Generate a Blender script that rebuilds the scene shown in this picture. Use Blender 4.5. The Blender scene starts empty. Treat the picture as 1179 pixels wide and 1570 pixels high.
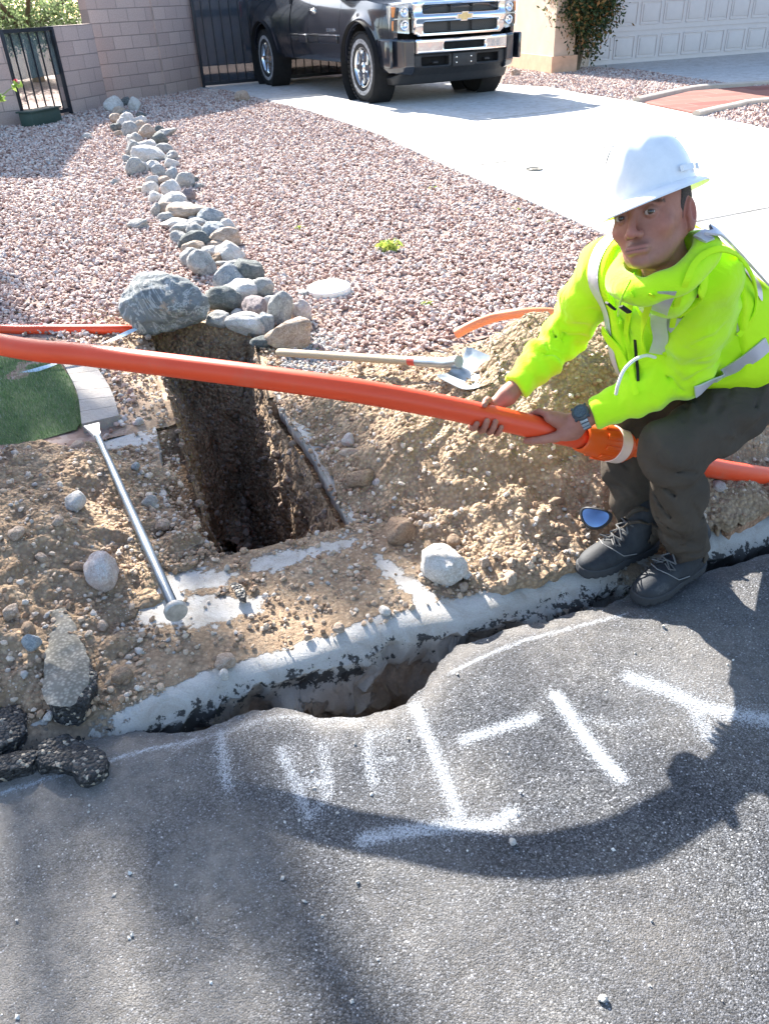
import bpy, math, random
import numpy as np
from math import radians, sin, cos, tan, pi, hypot, atan2, sqrt
from mathutils import Vector, Matrix, Quaternion, noise as mnoise

# ------------------------------------------------------------------ camera, sky, sun, exposure
SC = bpy.context.scene
COL = SC.collection
CAMH, PITCH, ROLL, FPX = 1.5, radians(33.6), radians(2.7), 1181.0
PW, PH = 1179.0, 1570.0
FWD = np.array([0, cos(PITCH), -sin(PITCH)])
_r0 = np.array([1.0, 0, 0]); _d0 = np.cross(FWD, _r0)
RGT = cos(ROLL)*_r0 + sin(ROLL)*_d0
DWN = -sin(ROLL)*_r0 + cos(ROLL)*_d0
CAMP = np.array([0, 0, CAMH])
cam = bpy.data.cameras.new('camera'); camo = bpy.data.objects.new('camera', cam); COL.objects.link(camo)
cam.sensor_fit = 'VERTICAL'; cam.sensor_height = 36.0; cam.lens = FPX/PH*36.0
cam.clip_start = 0.05; cam.clip_end = 2000
m = Matrix.Identity(4)
for i in range(3):
    m[i][0] = RGT[i]; m[i][1] = -DWN[i]; m[i][2] = -FWD[i]; m[i][3] = CAMP[i]
camo.matrix_world = m
SC.camera = camo

SUN_AZ, SUN_EL = radians(-26), radians(31)
SUND = np.array([sin(SUN_AZ)*cos(SUN_EL), cos(SUN_AZ)*cos(SUN_EL), sin(SUN_EL)])
w = bpy.data.worlds.new('World'); SC.world = w; w.use_nodes = True
nt = w.node_tree; bg = nt.nodes['Background']
sky = nt.nodes.new('ShaderNodeTexSky'); sky.sky_type = 'NISHITA'; sky.sun_disc = False
sky.sun_elevation = SUN_EL; sky.sun_rotation = SUN_AZ; sky.dust_density = 1.2; sky.ozone_density = 1.5
nt.links.new(sky.outputs[0], bg.inputs[0]); bg.inputs[1].default_value = 0.092
sl = bpy.data.lights.new('sun', 'SUN'); sl.energy = 5.0; sl.angle = radians(0.5); sl.color = (1.0, 0.95, 0.87)
so = bpy.data.objects.new('sun', sl); COL.objects.link(so); so.location = (-10, 20, 14)
so.rotation_euler = Vector(SUND).to_track_quat('Z', 'Y').to_euler()
SC.view_settings.view_transform = 'Standard'; SC.view_settings.look = 'None'
SC.view_settings.exposure = 2.18; SC.view_settings.gamma = 1.0
SC.view_settings.use_curve_mapping = False

# ------------------------------------------------------------------ helpers
def ray(x, y): return FWD + RGT*(x-PW/2)/FPX + DWN*(y-PH/2)/FPX
def G(x, y, z=0.0):
    d = ray(x, y); return CAMP + d*((z-CAMH)/d[2])
def Pd(x, y, dep): return CAMP + ray(x, y)*dep
def projpx(P):
    v = np.asarray(P, float) - CAMP
    k = v@FWD
    return v@RGT/k*FPX+PW/2, v@DWN/k*FPX+PH/2, k
CU = np.array([0.875, 0.484]); CN = np.array([-0.484, 0.875])     # along the kerb / into the yard
def UV(x, y): return x*CU[0]+y*CU[1], x*CN[0]+y*CN[1]
def XY(u, v): return u*CU[0]+v*CN[0], u*CU[1]+v*CN[1]
WALK_V = 2.98
def groundz(x, y):
    u, v = UV(x, y)
    return np.where(v < 1.05, 0.0, np.where(v < WALK_V, 0.02+0.04*(v-1.05)/(WALK_V-1.05), 0.06+0.20*np.clip((v-WALK_V)/7.5, 0, 1)*(2-np.clip((v-WALK_V)/7.5, 0, 1))*.95+.001*np.clip(v-WALK_V, 0, 40)))
def T(x, y, dz=0.0):                                   # photo pixel -> point on the terrain
    z = 0.05
    for _ in range(12):
        p = G(x, y, z+dz); z = float(groundz(p[0], p[1]))
    return p
def TXY(pts, dz=0.0): return np.array([T(px, py, dz)[:2] for px, py in pts])

# vector noise -----------------------------------------------------
_rng = np.random.RandomState(7)
_tab = _rng.rand(64, 64, 64).astype(np.float32)
def vnoise(x, y, z=0.0):
    x = np.asarray(x, np.float64); y = np.asarray(y, np.float64); z = np.asarray(z, np.float64)+np.zeros_like(x)
    xi = np.floor(x).astype(int); yi = np.floor(y).astype(int); zi = np.floor(z).astype(int)
    fx, fy, fz = x-xi, y-yi, z-zi
    fx = fx*fx*(3-2*fx); fy = fy*fy*(3-2*fy); fz = fz*fz*(3-2*fz)
    r = 0
    for a in (0, 1):
        for b in (0, 1):
            for c in (0, 1):
                r = r + _tab[(xi+a) & 63, (yi+b) & 63, (zi+c) & 63]*(fx if a else 1-fx)*(fy if b else 1-fy)*(fz if c else 1-fz)
    return r*2-1
def fbm(x, y, z=0.0, o=4, g=0.5):
    r = 0; a = 1.0; s = 1.0
    for i in range(o):
        r = r + a*vnoise(x*s+17.3*i, y*s+5.1*i, np.asarray(z)*s+9.7*i); a *= g; s *= 2.03
    return r

# objects ----------------------------------------------------------
def props(o, label=None, cat=None, group=None, kind=None):
    if label: o['label'] = label
    if cat: o['category'] = cat
    if group: o['group'] = group
    if kind: o['kind'] = kind
    return o
def thing(name, label, cat, loc=(0, 0, 0), group=None, rot=None):
    o = bpy.data.objects.new(name, None); o.empty_display_size = 0.1; COL.objects.link(o)
    o.location = loc
    if rot is not None: o.rotation_euler = rot
    return props(o, label, cat, group)
def mesh(name, V, F, mats, parent=None, smooth=True, midx=None, attrs=None, origin=None, auto=None):
    V = np.asarray(V, np.float64).reshape(-1, 3)
    if origin is not None: V = V-np.asarray(origin)
    me = bpy.data.meshes.new(name)
    if isinstance(F, np.ndarray) and F.ndim == 2:
        n = F.shape[1]; nf = len(F)
        me.vertices.add(len(V)); me.vertices.foreach_set('co', V.astype(np.float32).ravel())
        me.loops.add(nf*n); me.loops.foreach_set('vertex_index', F.astype(np.int32).ravel())
        me.polygons.add(nf); me.polygons.foreach_set('loop_start', (np.arange(nf)*n).astype(np.int32))
        me.polygons.foreach_set('loop_total', np.full(nf, n, np.int32))
    else:
        me.from_pydata([tuple(v) for v in V], [], [tuple(int(i) for i in f) for f in F])
    if not isinstance(mats, (list, tuple)): mats = [mats]
    for mm in mats: me.materials.append(mm)
    if midx is not None: me.polygons.foreach_set('material_index', np.asarray(midx, np.int32))
    if attrs:
        for k, a in attrs.items():
            at = me.attributes.new(k, 'FLOAT', 'POINT'); at.data.foreach_set('value', np.asarray(a, np.float32).ravel())
    me.update(calc_edges=True); me.validate()
    me.polygons.foreach_set('use_smooth', np.full(len(me.polygons), bool(smooth)))
    if auto is not None: me.set_sharp_from_angle(angle=radians(auto))
    o = bpy.data.objects.new(name, me); COL.objects.link(o)
    if origin is not None and parent is None: o.location = origin
    if parent is not None: o.parent = parent
    return o

class MB:
    """collects verts and faces, several shapes -> one mesh"""
    def __init__(s): s.v = []; s.f = []; s.m = []
    def add(s, V, F, mi=0, M=None):
        b = len(s.v)
        for p in V:
            p = Vector(p)
            s.v.append(tuple(M@p) if M is not None else tuple(p))
        for f in F: s.f.append(tuple(b+i for i in f)); s.m.append(mi)
        return s
    def box(s, c, d, M=None, mi=0, bev=0.0):
        hx, hy, hz = d[0]/2, d[1]/2, d[2]/2
        b = min(bev, hx*.99, hy*.99, hz*.99)
        if b <= 0:
            V = [(c[0]+i*hx, c[1]+j*hy, c[2]+k*hz) for i in (-1, 1) for j in (-1, 1) for k in (-1, 1)]
            F = [(0, 1, 3, 2), (4, 6, 7, 5), (0, 4, 5, 1), (2, 3, 7, 6), (0, 2, 6, 4), (1, 5, 7, 3)]
            return s.add(V, F, mi, M)
        import bmesh
        bm = bmesh.new(); bmesh.ops.create_cube(bm, size=1)
        for v in bm.verts: v.co = Vector((v.co.x*d[0], v.co.y*d[1], v.co.z*d[2]))
        bmesh.ops.bevel(bm, geom=list(bm.edges), offset=b, segments=2, affect='EDGES', profile=.5)
        V = [(v.co.x+c[0], v.co.y+c[1], v.co.z+c[2]) for v in bm.verts]
        bm.verts.index_update()
        F = [tuple(v.index for v in f.verts) for f in bm.faces]; bm.free()
        return s.add(V, F, mi, M)
    def cyl(s, p0, p1, r0, r1=None, n=16, cap=True, mi=0, M=None):
        r1 = r0 if r1 is None else r1
        return s.tube([p0, p1], [r0, r1], n, cap, mi, M)
    def tube(s, pts, rad, n=10, cap=True, mi=0, M=None):
        pts = [Vector(p) for p in pts]; N = len(pts)
        if not hasattr(rad, '__len__'): rad = [rad]*N
        V = []; F = []
        t = (pts[1]-pts[0]).normalized()
        a = t.orthogonal().normalized()
        for i, p in enumerate(pts):
            if i == 0: tt = pts[1]-pts[0]
            elif i == N-1: tt = pts[-1]-pts[-2]
            else: tt = pts[i+1]-pts[i-1]
            tt = tt.normalized(); a = (a-tt*a.dot(tt)).normalized(); b = tt.cross(a)
            for k in range(n):
                q = 2*pi*k/n; V.append(p+(a*cos(q)+b*sin(q))*rad[i])
        for i in range(N-1):
            for k in range(n): F.append((i*n+k, i*n+(k+1) % n, (i+1)*n+(k+1) % n, (i+1)*n+k))
        if cap:
            F.append(tuple(range(n))[::-1]); F.append(tuple((N-1)*n+k for k in range(n)))
        return s.add(V, F, mi, M)
    def lathe(s, prof, n=32, M=None, mi=0, ax='z'):
        V = []; F = []
        for r, z in prof:
            for k in range(n):
                q = 2*pi*k/n
                V.append((r*cos(q), r*sin(q), z) if ax == 'z' else (r*cos(q), z, r*sin(q)))
        for i in range(len(prof)-1):
            for k in range(n):
                f = (i*n+k, i*n+(k+1) % n, (i+1)*n+(k+1) % n, (i+1)*n+k)
                F.append(f if ax == 'z' else f[::-1])
        return s.add(V, F, mi, M)
    def prism(s, poly, M, depth, mi=0):
        n = len(poly); V = [(x, y, 0) for x, y in poly]+[(x, y, depth) for x, y in poly]
        F = [tuple(range(n))[::-1], tuple(range(n, 2*n))]+[(i, (i+1) % n, n+(i+1) % n, n+i) for i in range(n)]
        return s.add(V, F, mi, M)
    def build(s, name, mats, parent=None, smooth=True, auto=35, origin=None, **k):
        return mesh(name, s.v, s.f, mats, parent, smooth, s.m, auto=auto, origin=origin, **k)

def polysd(x, y, P):
    """signed distance to a polygon, positive outside"""
    P = np.asarray(P, float); d = np.full(np.shape(x), 1e9); ins = np.zeros(np.shape(x), bool)
    n = len(P)
    for i in range(n):
        ax, ay = P[i]; bx, by = P[(i+1) % n]
        ex, ey = bx-ax, by-ay; wx, wy = x-ax, y-ay
        t = np.clip((wx*ex+wy*ey)/(ex*ex+ey*ey+1e-12), 0, 1)
        d = np.minimum(d, (wx-ex*t)**2+(wy-ey*t)**2)
        c = (ay > y) != (by > y)
        xi = ax+(y-ay)/(by-ay+1e-18)*(bx-ax)
        ins ^= c & (x < xi)
    return np.where(ins, -1, 1)*np.sqrt(d)
def linesd(x, y, P):
    P = np.asarray(P, float); d = np.full(np.shape(x), 1e9)
    for i in range(len(P)-1):
        ax, ay = P[i]; bx, by = P[i+1]; ex, ey = bx-ax, by-ay; wx, wy = x-ax, y-ay
        t = np.clip((wx*ex+wy*ey)/(ex*ex+ey*ey+1e-12), 0, 1)
        d = np.minimum(d, (wx-ex*t)**2+(wy-ey*t)**2)
    return np.sqrt(d)
def gridmesh(us, vs):
    U, Vv = np.meshgrid(us, vs, indexing='ij'); nu, nv = U.shape
    idx = np.arange(nu*nv).reshape(nu, nv)
    a, b, c, d = idx[:-1, :-1].ravel(), idx[1:, :-1].ravel(), idx[1:, 1:].ravel(), idx[:-1, 1:].ravel()
    F = np.concatenate([np.stack([a, b, c], 1), np.stack([a, c, d], 1)])
    return U.ravel(), Vv.ravel(), F
def clip(V, F, f, attrs=None):
    """keep f>=0 of a triangle mesh; returns V,F,attrs,cut segments (index pairs)"""
    V = np.asarray(V, float); names = list(attrs) if attrs else []
    A = np.concatenate([V, f[:, None]]+[np.asarray(attrs[k], float)[:, None] for k in names], 1)
    ins = f >= 0; cnt = ins[F].sum(1)
    out = [F[cnt == 3]]; segs = []
    newv = []; base = len(V)
    def cutv(a, b):
        t = (A[a, 3]/(A[a, 3]-A[b, 3]))[:, None]
        return A[a]*(1-t)+A[b]*t
    for k in (1, 2):
        Fk = F[cnt == k]
        if not len(Fk): continue
        I = ins[Fk]
        first = np.argmax(I if k == 1 else ~I, 1)
        r = np.arange(len(Fk))
        p, q, s = Fk[r, first], Fk[r, (first+1) % 3], Fk[r, (first+2) % 3]
        n1 = cutv(p, q); n2 = cutv(p, s)
        i1 = base+np.arange(len(Fk)); i2 = i1+len(Fk); base += 2*len(Fk)
        newv += [n1, n2]
        if k == 1:
            out.append(np.stack([p, i1, i2], 1)); segs.append(np.stack([i1, i2], 1))
        else:
            out.append(np.stack([i1, q, s], 1)); out.append(np.stack([i1, s, i2], 1)); segs.append(np.stack([i2, i1], 1))
    A = np.concatenate([A]+newv); F = np.concatenate(out)
    segs = np.concatenate(segs) if segs else np.zeros((0, 2), int)
    # weld
    key = np.round(A[:, :3]*20000).astype(np.int64)
    _, ui, inv = np.unique(key, axis=0, return_index=True, return_inverse=True)
    inv = inv.ravel(); A = A[ui]; F = inv[F]; segs = inv[segs]
    F = F[(F[:, 0] != F[:, 1]) & (F[:, 1] != F[:, 2]) & (F[:, 0] != F[:, 2])]
    used = np.zeros(len(A), bool); used[F.ravel()] = True; segs = segs[used[segs].all(1) & (segs[:, 0] != segs[:, 1])]
    rem = np.cumsum(used)-1
    A = A[used]; F = rem[F]; segs = rem[segs]
    return A[:, :3], F, {k: A[:, 4+i] for i, k in enumerate(names)}, segs
def skirt(V, F, segs, depth, attrs=None, steps=4, rough=0.006, inward=0.0, seed=0.0):
    """hang a rough vertical band under cut edges"""
    ids = np.unique(segs); loc = {int(i): j for j, i in enumerate(ids)}
    Vs = [V]; n = len(V); prev = ids
    lists = [ids]
    for k in range(1, steps+1):
        P = V[ids].copy(); P[:, 2] -= depth*k/steps
        s = 14.0
        P[:, 0] += rough*fbm(P[:, 0]*s+seed, P[:, 1]*s, P[:, 2]*s, 3)*2; P[:, 1] += rough*fbm(P[:, 1]*s+40, P[:, 0]*s, P[:, 2]*s+seed, 3)*2
        Vs.append(P); lists.append(n+np.arange(len(ids))); n += len(ids)
    sj = np.array([[loc[int(a)], loc[int(b)]] for a, b in segs])
    T_ = []
    for k in range(steps):
        a, b = lists[k][sj[:, 0]], lists[k][sj[:, 1]]; c, d = lists[k+1][sj[:, 1]], lists[k+1][sj[:, 0]]
        T_ += [np.stack([b, a, d], 1), np.stack([b, d, c], 1)]
    if attrs: attrs = {k: np.concatenate([a]+[a[ids]]*steps) for k, a in attrs.items()}
    nf = len(F)
    F2 = np.concatenate([F]+T_)
    return np.concatenate(Vs), F2, attrs, np.r_[np.zeros(nf, int), np.ones(len(F2)-nf, int)]

# signed distance fields -> mesh (surface nets) --------------------
def surfnet(f, lo, hi, res):
    lo = np.asarray(lo, float); hi = np.asarray(hi, float)
    n = np.ceil((hi-lo)/res).astype(int)+1
    ax = [lo[i]+np.arange(n[i])*res for i in range(3)]
    X, Y, Z = np.meshgrid(*ax, indexing='ij')
    st = 4; cx = [a[::st] for a in ax]; Cx = np.meshgrid(*cx, indexing='ij'); Dc = f(*Cx)
    D = Dc.repeat(st, 0).repeat(st, 1).repeat(st, 2)[:X.shape[0], :X.shape[1], :X.shape[2]].astype(np.float32)
    nm = np.abs(D) < max(res*st*2.0+.004, .014); D[nm] = f(X[nm], Y[nm], Z[nm])
    S = D < 0
    n = np.array(D.shape)
    acc = np.zeros((n[0]-1, n[1]-1, n[2]-1, 3), np.float32); cnt = np.zeros(acc.shape[:3], np.float32)
    def sl(a, b, c, full): return (slice(a, a+n[0]-1), slice(b, b+n[1]-1), slice(c, c+n[2]-1))
    for axis in range(3):
        o = [(0, 0), (0, 1), (1, 0), (1, 1)]
        for p, q in o:
            A_ = [0, 0, 0]; oth = [i for i in range(3) if i != axis]; A_[oth[0]] = p; A_[oth[1]] = q
            B_ = list(A_); B_[axis] = 1
            a = D[sl(*A_, 0)]; b = D[sl(*B_, 0)]
            c = S[sl(*A_, 0)] != S[sl(*B_, 0)]
            t = np.where(c, a/(a-b+1e-12*(a == b)), 0)
            for k in range(3):
                if k == axis: acc[..., k] += np.where(c, t, 0)
                else: acc[..., k] += np.where(c, A_[k], 0)
            cnt += c
    act = cnt > 0
    vid = -np.ones(act.shape, np.int64); vid[act] = np.arange(act.sum())
    ijk = np.argwhere(act)
    V = lo+(ijk+acc[act]/cnt[act][:, None])*res
    Q = []
    for axis in range(3):
        o1, o2 = (axis+1) % 3, (axis+2) % 3
        s0 = [slice(None)]*3; s1 = [slice(None)]*3
        s0[axis] = slice(0, n[axis]-1); s1[axis] = slice(1, n[axis])
        c = S[tuple(s0)] != S[tuple(s1)]
        e = np.argwhere(c)
        e = e[(e[:, o1] > 0) & (e[:, o2] > 0) & (e[:, o1] < n[o1]-1) & (e[:, o2] < n[o2]-1)]
        if not len(e): continue
        def cell(d1, d2):
            q = e.copy(); q[:, o1] -= d1; q[:, o2] -= d2
            return vid[q[:, 0], q[:, 1], q[:, 2]]
        quad = np.stack([cell(1, 1), cell(0, 1), cell(0, 0), cell(1, 0)], 1)
        neg = S[e[:, 0], e[:, 1], e[:, 2]]
        quad[~neg] = quad[~neg][:, ::-1]
        Q.append(quad)
    F = np.concatenate(Q); F = F[(F >= 0).all(1)]
    return V, F
def relax(V, F, it=2, w=0.5):
    E = np.concatenate([F[:, [i, (i+1) % F.shape[1]]] for i in range(F.shape[1])])
    for _ in range(it):
        s = np.zeros_like(V); c = np.zeros(len(V))
        for k in range(3):
            s[:, k] = np.bincount(E[:, 0], V[E[:, 1], k], len(V))+np.bincount(E[:, 1], V[E[:, 0], k], len(V))
        c = np.bincount(E[:, 0], minlength=len(V))+np.bincount(E[:, 1], minlength=len(V))
        V = V*(1-w)+w*s/np.maximum(c, 1)[:, None]
    return V
def smin(a, b, k):
    h = np.clip(0.5+0.5*(b-a)/k, 0, 1); return b*(1-h)+a*h-k*h*(1-h)
def smax(a, b, k): return -smin(-a, -b, k)
def caps(X, Y, Z, a, b, ra, rb=None):
    rb = ra if rb is None else rb
    a = np.asarray(a, float); b = np.asarray(b, float); d = b-a; L = d@d+1e-12
    t = np.clip(((X-a[0])*d[0]+(Y-a[1])*d[1]+(Z-a[2])*d[2])/L, 0, 1)
    return np.sqrt((X-a[0]-d[0]*t)**2+(Y-a[1]-d[1]*t)**2+(Z-a[2]-d[2]*t)**2)-(ra+(rb-ra)*t)
def elli(X, Y, Z, c, r, R=None):
    x, y, z = X-c[0], Y-c[1], Z-c[2]
    if R is not None:
        R = np.asarray(R)  # columns = axes
        x, y, z = x*R[0, 0]+y*R[1, 0]+z*R[2, 0], x*R[0, 1]+y*R[1, 1]+z*R[2, 1], x*R[0, 2]+y*R[1, 2]+z*R[2, 2]
    k0 = np.sqrt((x/r[0])**2+(y/r[1])**2+(z/r[2])**2)+1e-9
    k1 = np.sqrt((x/r[0]**2)**2+(y/r[1]**2)**2+(z/r[2]**2)**2)+1e-9
    return k0*(k0-1)/k1
def chain(X, Y, Z, pts, rad, k=0.02):
    d = None
    for i in range(len(pts)-1):
        e = caps(X, Y, Z, pts[i], pts[i+1], rad[i], rad[i+1]); d = e if d is None else smin(d, e, k)
    return d
def spline(P, n):
    P = np.asarray(P, float); out = []
    Q = np.vstack([2*P[0]-P[1], P, 2*P[-1]-P[-2]])
    for i in range(1, len(Q)-2):
        for j in range(n):
            t = j/n; a, b, c, d = Q[i-1], Q[i], Q[i+1], Q[i+2]
            out.append(0.5*((2*b)+(c-a)*t+(2*a-5*b+4*c-d)*t*t+(-a+3*b-3*c+d)*t**3))
    out.append(P[-1]); return np.array(out)

# materials ---------------------------------------------------------
class NT:
    def __init__(s, name):
        s.m = bpy.data.materials.new(name); s.m.use_nodes = True
        s.t = s.m.node_tree; s.b = s.t.nodes['Principled BSDF']; s.tc = s.t.nodes.new('ShaderNodeTexCoord')
        s.co = s.tc.outputs['Object']
    def n(s, t, **k):
        x = s.t.nodes.new(t)
        for a, b in k.items(): setattr(x, a, b)
        return x
    def L(s, a, b): s.t.links.new(a, b)
    def noise(s, sc, det=4, rough=.55, dist=0.0, co=None, out='Fac'):
        x = s.n('ShaderNodeTexNoise'); x.inputs['Scale'].default_value = sc; x.inputs['Detail'].default_value = det
        x.inputs['Roughness'].default_value = rough; x.inputs['Distortion'].default_value = dist
        s.L(co or s.co, x.inputs['Vector']); return x.outputs[out]
    def vor(s, sc, feat='F1', out='Distance', co=None, rnd=1.0):
        x = s.n('ShaderNodeTexVoronoi', feature=feat); x.inputs['Scale'].default_value = sc; x.inputs['Randomness'].default_value = rnd
        s.L(co or s.co, x.inputs['Vector']); return x.outputs[out]
    def ramp(s, f, stops, interp='LINEAR'):
        x = s.n('ShaderNodeValToRGB'); x.color_ramp.interpolation = interp
        e = x.color_ramp.elements
        while len(e) < len(stops): e.new(0.5)
        for i, (p, c) in enumerate(stops):
            e[i].position = p; c = (c, c, c) if not hasattr(c, '__len__') else c; e[i].color = (*c[:3], 1)
        s.L(f, x.inputs[0]); return x.outputs[0]
    def mix(s, f, a, b, mode='MIX'):
        x = s.n('ShaderNodeMix', data_type='RGBA', blend_type=mode)
        for i, v in ((0, f), (6, a), (7, b)):
            if hasattr(v, 'links'): s.L(v, x.inputs[i])
            else: x.inputs[i].default_value = v if not hasattr(v, '__len__') else (*v[:3], 1)
        return x.outputs[2]
    def math(s, op, a, b=0.0, c=None, clamp=False):
        x = s.n('ShaderNodeMath', operation=op, use_clamp=clamp)
        for i, v in enumerate((a, b) if c is None else (a, b, c)):
            if hasattr(v, 'links'): s.L(v, x.inputs[i])
            else: x.inputs[i].default_value = v
        return x.outputs[0]
    def attr(s, name):
        x = s.n('ShaderNodeAttribute', attribute_name=name); return x.outputs['Fac']
    def rand(s): return s.n('ShaderNodeObjectInfo').outputs['Random']
    def island(s): return s.n('ShaderNodeNewGeometry').outputs['Random Per Island']
    def bump(s, h, st=0.5, dist=0.01, nrm=None):
        x = s.n('ShaderNodeBump'); x.inputs['Strength'].default_value = st; x.inputs['Distance'].default_value = dist
        s.L(h, x.inputs['Height'])
        if nrm: s.L(nrm, x.inputs['Normal'])
        return x.outputs[0]
    def done(s, col=None, rough=None, nrm=None, metal=None, spec=None):
        for nm, v in (('Base Color', col), ('Roughness', rough), ('Normal', nrm), ('Metallic', metal), ('Specular IOR Level', spec)):
            if v is None: continue
            i = s.b.inputs[nm]
            if hasattr(v, 'links'): s.L(v, i)
            else: i.default_value = (*v[:3], 1) if nm == 'Base Color' else v
        return s.m
def simple(name, col, rough=.5, metal=0.0, var=0.12, sc=8.0, bump=0.0, bsc=60.0, bd=0.002, spec=None, coat=0.0):
    t = NT(name); c = np.array(col)
    f = t.noise(sc, 5, .6)
    cc = t.ramp(f, [(.3, tuple(c*(1-var))), (.7, tuple(np.minimum(c*(1+var), 1)))])
    nr = t.bump(t.noise(bsc, 3), bump, bd) if bump else None
    r = t.ramp(t.noise(sc*2.3, 4), [(.3, max(rough-.06, 0)), (.7, min(rough+.08, 1))])
    m = t.done(cc, r, nr, metal, spec)
    if coat: t.b.inputs['Coat Weight'].default_value = coat; t.b.inputs['Coat Roughness'].default_value = 0.03
    return m
# ------------------------------------------------------------------ ground materials
def add_dirt_cols(t, sc=1.0):
    f = t.noise(9*sc, 6, .65); g = t.vor(90*sc, out='Color')
    c = t.ramp(f, [(.25, (.31, .215, .14)), (.5, (.44, .32, .215)), (.75, (.56, .435, .31))])
    s = t.ramp(t.vor(70*sc, 'F1'), [(.0, (1.25, 1.22, 1.18)), (.25, (1, 1, 1)), (.6, (.72, .7, .68))])
    return t.mix(1.0, c, s, 'MULTIPLY')
def mat_dirt(name='dirt', k=1.0, tint=(1, 1, 1)):
    t = NT(name)
    c = add_dirt_cols(t)
    c = t.mix(1.0, c, tint, 'MULTIPLY')
    h = t.math('ADD', t.math('MULTIPLY', t.vor(60), -1.0), t.noise(35, 8, .7))
    return t.done(c, .95, t.bump(h, 0.9*k, .02), spec=.2)
M_DIRT = mat_dirt('dirt_tan')
M_SOIL = mat_dirt('dirt_dark_soil', 1.0, (.62, .6, .6))
M_PIT = mat_dirt('trench_soil', 1.0, (.8, .74, .68))

def mat_asphalt():
    t = NT('asphalt')
    v = t.n('ShaderNodeTexVoronoi'); v.inputs['Scale'].default_value = 290; t.L(t.co, v.inputs['Vector'])
    sep = t.n('ShaderNodeSeparateColor'); t.L(v.outputs['Color'], sep.inputs[0])
    base = t.ramp(t.noise(5.0, 9, .72), [(.3, (.072, .078, .094)), (.5, (.125, .13, .145)), (.7, (.225, .225, .228))])
    cell = t.ramp(sep.outputs[0], [(0, .25), (.3, .62), (.6, 1.05), (.88, 1.5), (.97, 2.2), (.992, 4.2)])
    c = t.mix(1.0, base, cell, 'MULTIPLY')
    gap = t.ramp(v.outputs['Distance'], [(.25, 1.0), (.75, .5)])
    c = t.mix(1.0, c, gap, 'MULTIPLY')
    # dusty, worn patches
    dust = t.math('MULTIPLY', t.attr('dust'), t.ramp(t.noise(22, 6, .7), [(.3, .35), (.65, 1)]))
    c = t.mix(dust, c, (.35, .32, .285))
    dn = t.ramp(t.noise(1.7, 4, .6), [(.5, 0.0), (.72, .3)])
    c = t.mix(dn, c, (.25, .245, .24))
    # sprayed white marking paint, broken up by the stones
    p = t.attr('paint')
    pn = t.math('ADD', t.math('MULTIPLY', p, .95), t.math('MULTIPLY', t.math('SUBTRACT', t.noise(150, 4, .8), .5), 1.5))
    pf = t.ramp(t.math('SUBTRACT', pn, t.math('MULTIPLY', v.outputs['Distance'], .55)), [(.05, 0), (.62, .92)])
    c = t.mix(pf, c, (.66, .7, .76))
    dk = t.attr('tar'); c = t.mix(t.math('MULTIPLY', dk, .8), c, (.03, .03, .032))
    h = t.math('SUBTRACT', t.math('MULTIPLY', sep.outputs[1], .7), t.math('MULTIPLY', v.outputs['Distance'], 1.0))
    h = t.math('ADD', h, t.math('MULTIPLY', t.noise(500, 2), .25))
    return t.done(c, .88, t.bump(t.math('ADD', t.math('MULTIPLY', h, .5), t.math('MULTIPLY', t.noise(130, 6, .8), 1.3)), 1.0, .007), spec=.35)
M_ASPH = mat_asphalt()
def mat_conc(name, base=(.52, .5, .47), dirt=True):
    t = NT(name)
    c = t.ramp(t.noise(2.2, 6, .6), [(.3, tuple(np.array(base)*.86)), (.7, base)])
    sp = t.ramp(t.noise(260, 3, .7), [(.35, .82), (.6, 1.0)]); c = t.mix(1.0, c, sp, 'MULTIPLY'); c = t.mix(1.0, c, t.ramp(t.noise(8, 8, .72, 1.0), [(.36, (.74, .70, .65)), (.55, (1, 1, 1))]), 'MULTIPLY')
    h = t.math('MULTIPLY', t.noise(180, 4, .7), .5)
    if dirt:
        d = t.attr('dirt')
        n = t.math('ADD', t.math('MULTIPLY', t.noise(26, 7, .7), .9), t.math('MULTIPLY', t.noise(6, 4, .6), .5))
        f = t.ramp(t.math('ADD', t.math('MULTIPLY', d, 1.5), t.math('SUBTRACT', n, 1.2)), [(.10, 0), (.16, 1)])
        c = t.mix(f, c, add_dirt_cols(t))
        h = t.math('ADD', h, t.math('MULTIPLY', f, t.math('ADD', t.math('MULTIPLY', t.noise(60, 6, .75), 3.0), .8)))
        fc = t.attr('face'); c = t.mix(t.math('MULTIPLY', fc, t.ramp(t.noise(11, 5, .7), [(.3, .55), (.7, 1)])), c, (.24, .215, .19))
        tar = t.attr('tar')
        tf = t.ramp(t.math('ADD', tar, t.math('MULTIPLY', t.math('SUBTRACT', t.noise(38, 5, .7), .5), 1.3)), [(.45, 0), (.5, 1)])
        c = t.mix(tf, c, (.045, .042, .04))
    return t.done(c, .85, t.bump(h, .8, .006), spec=.25)
M_CONC = mat_conc('concrete_walk', (.54, .52, .49))
M_DRIVE = mat_conc('concrete_driveway', (.62, .605, .58), dirt=False)
def mat_gravelbase():
    t = NT('gravel_bed')
    v = t.vor(38, out='Color'); s = t.n('ShaderNodeSeparateColor'); t.L(v, s.inputs[0])
    c = t.ramp(s.outputs[0], [(0, (.14, .09, .075)), (.5, (.24, .16, .135)), (1, (.33, .26, .23))])
    so_ = t.ramp(t.noise(1.1, 4), [(.45, 0), (.65, .5)])
    c = t.mix(t.attr('soil'), c, add_dirt_cols(t))
    return t.done(c, .9, t.bump(t.vor(38), -1.0, .02), spec=.2)
M_YARD = mat_gravelbase()

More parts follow.
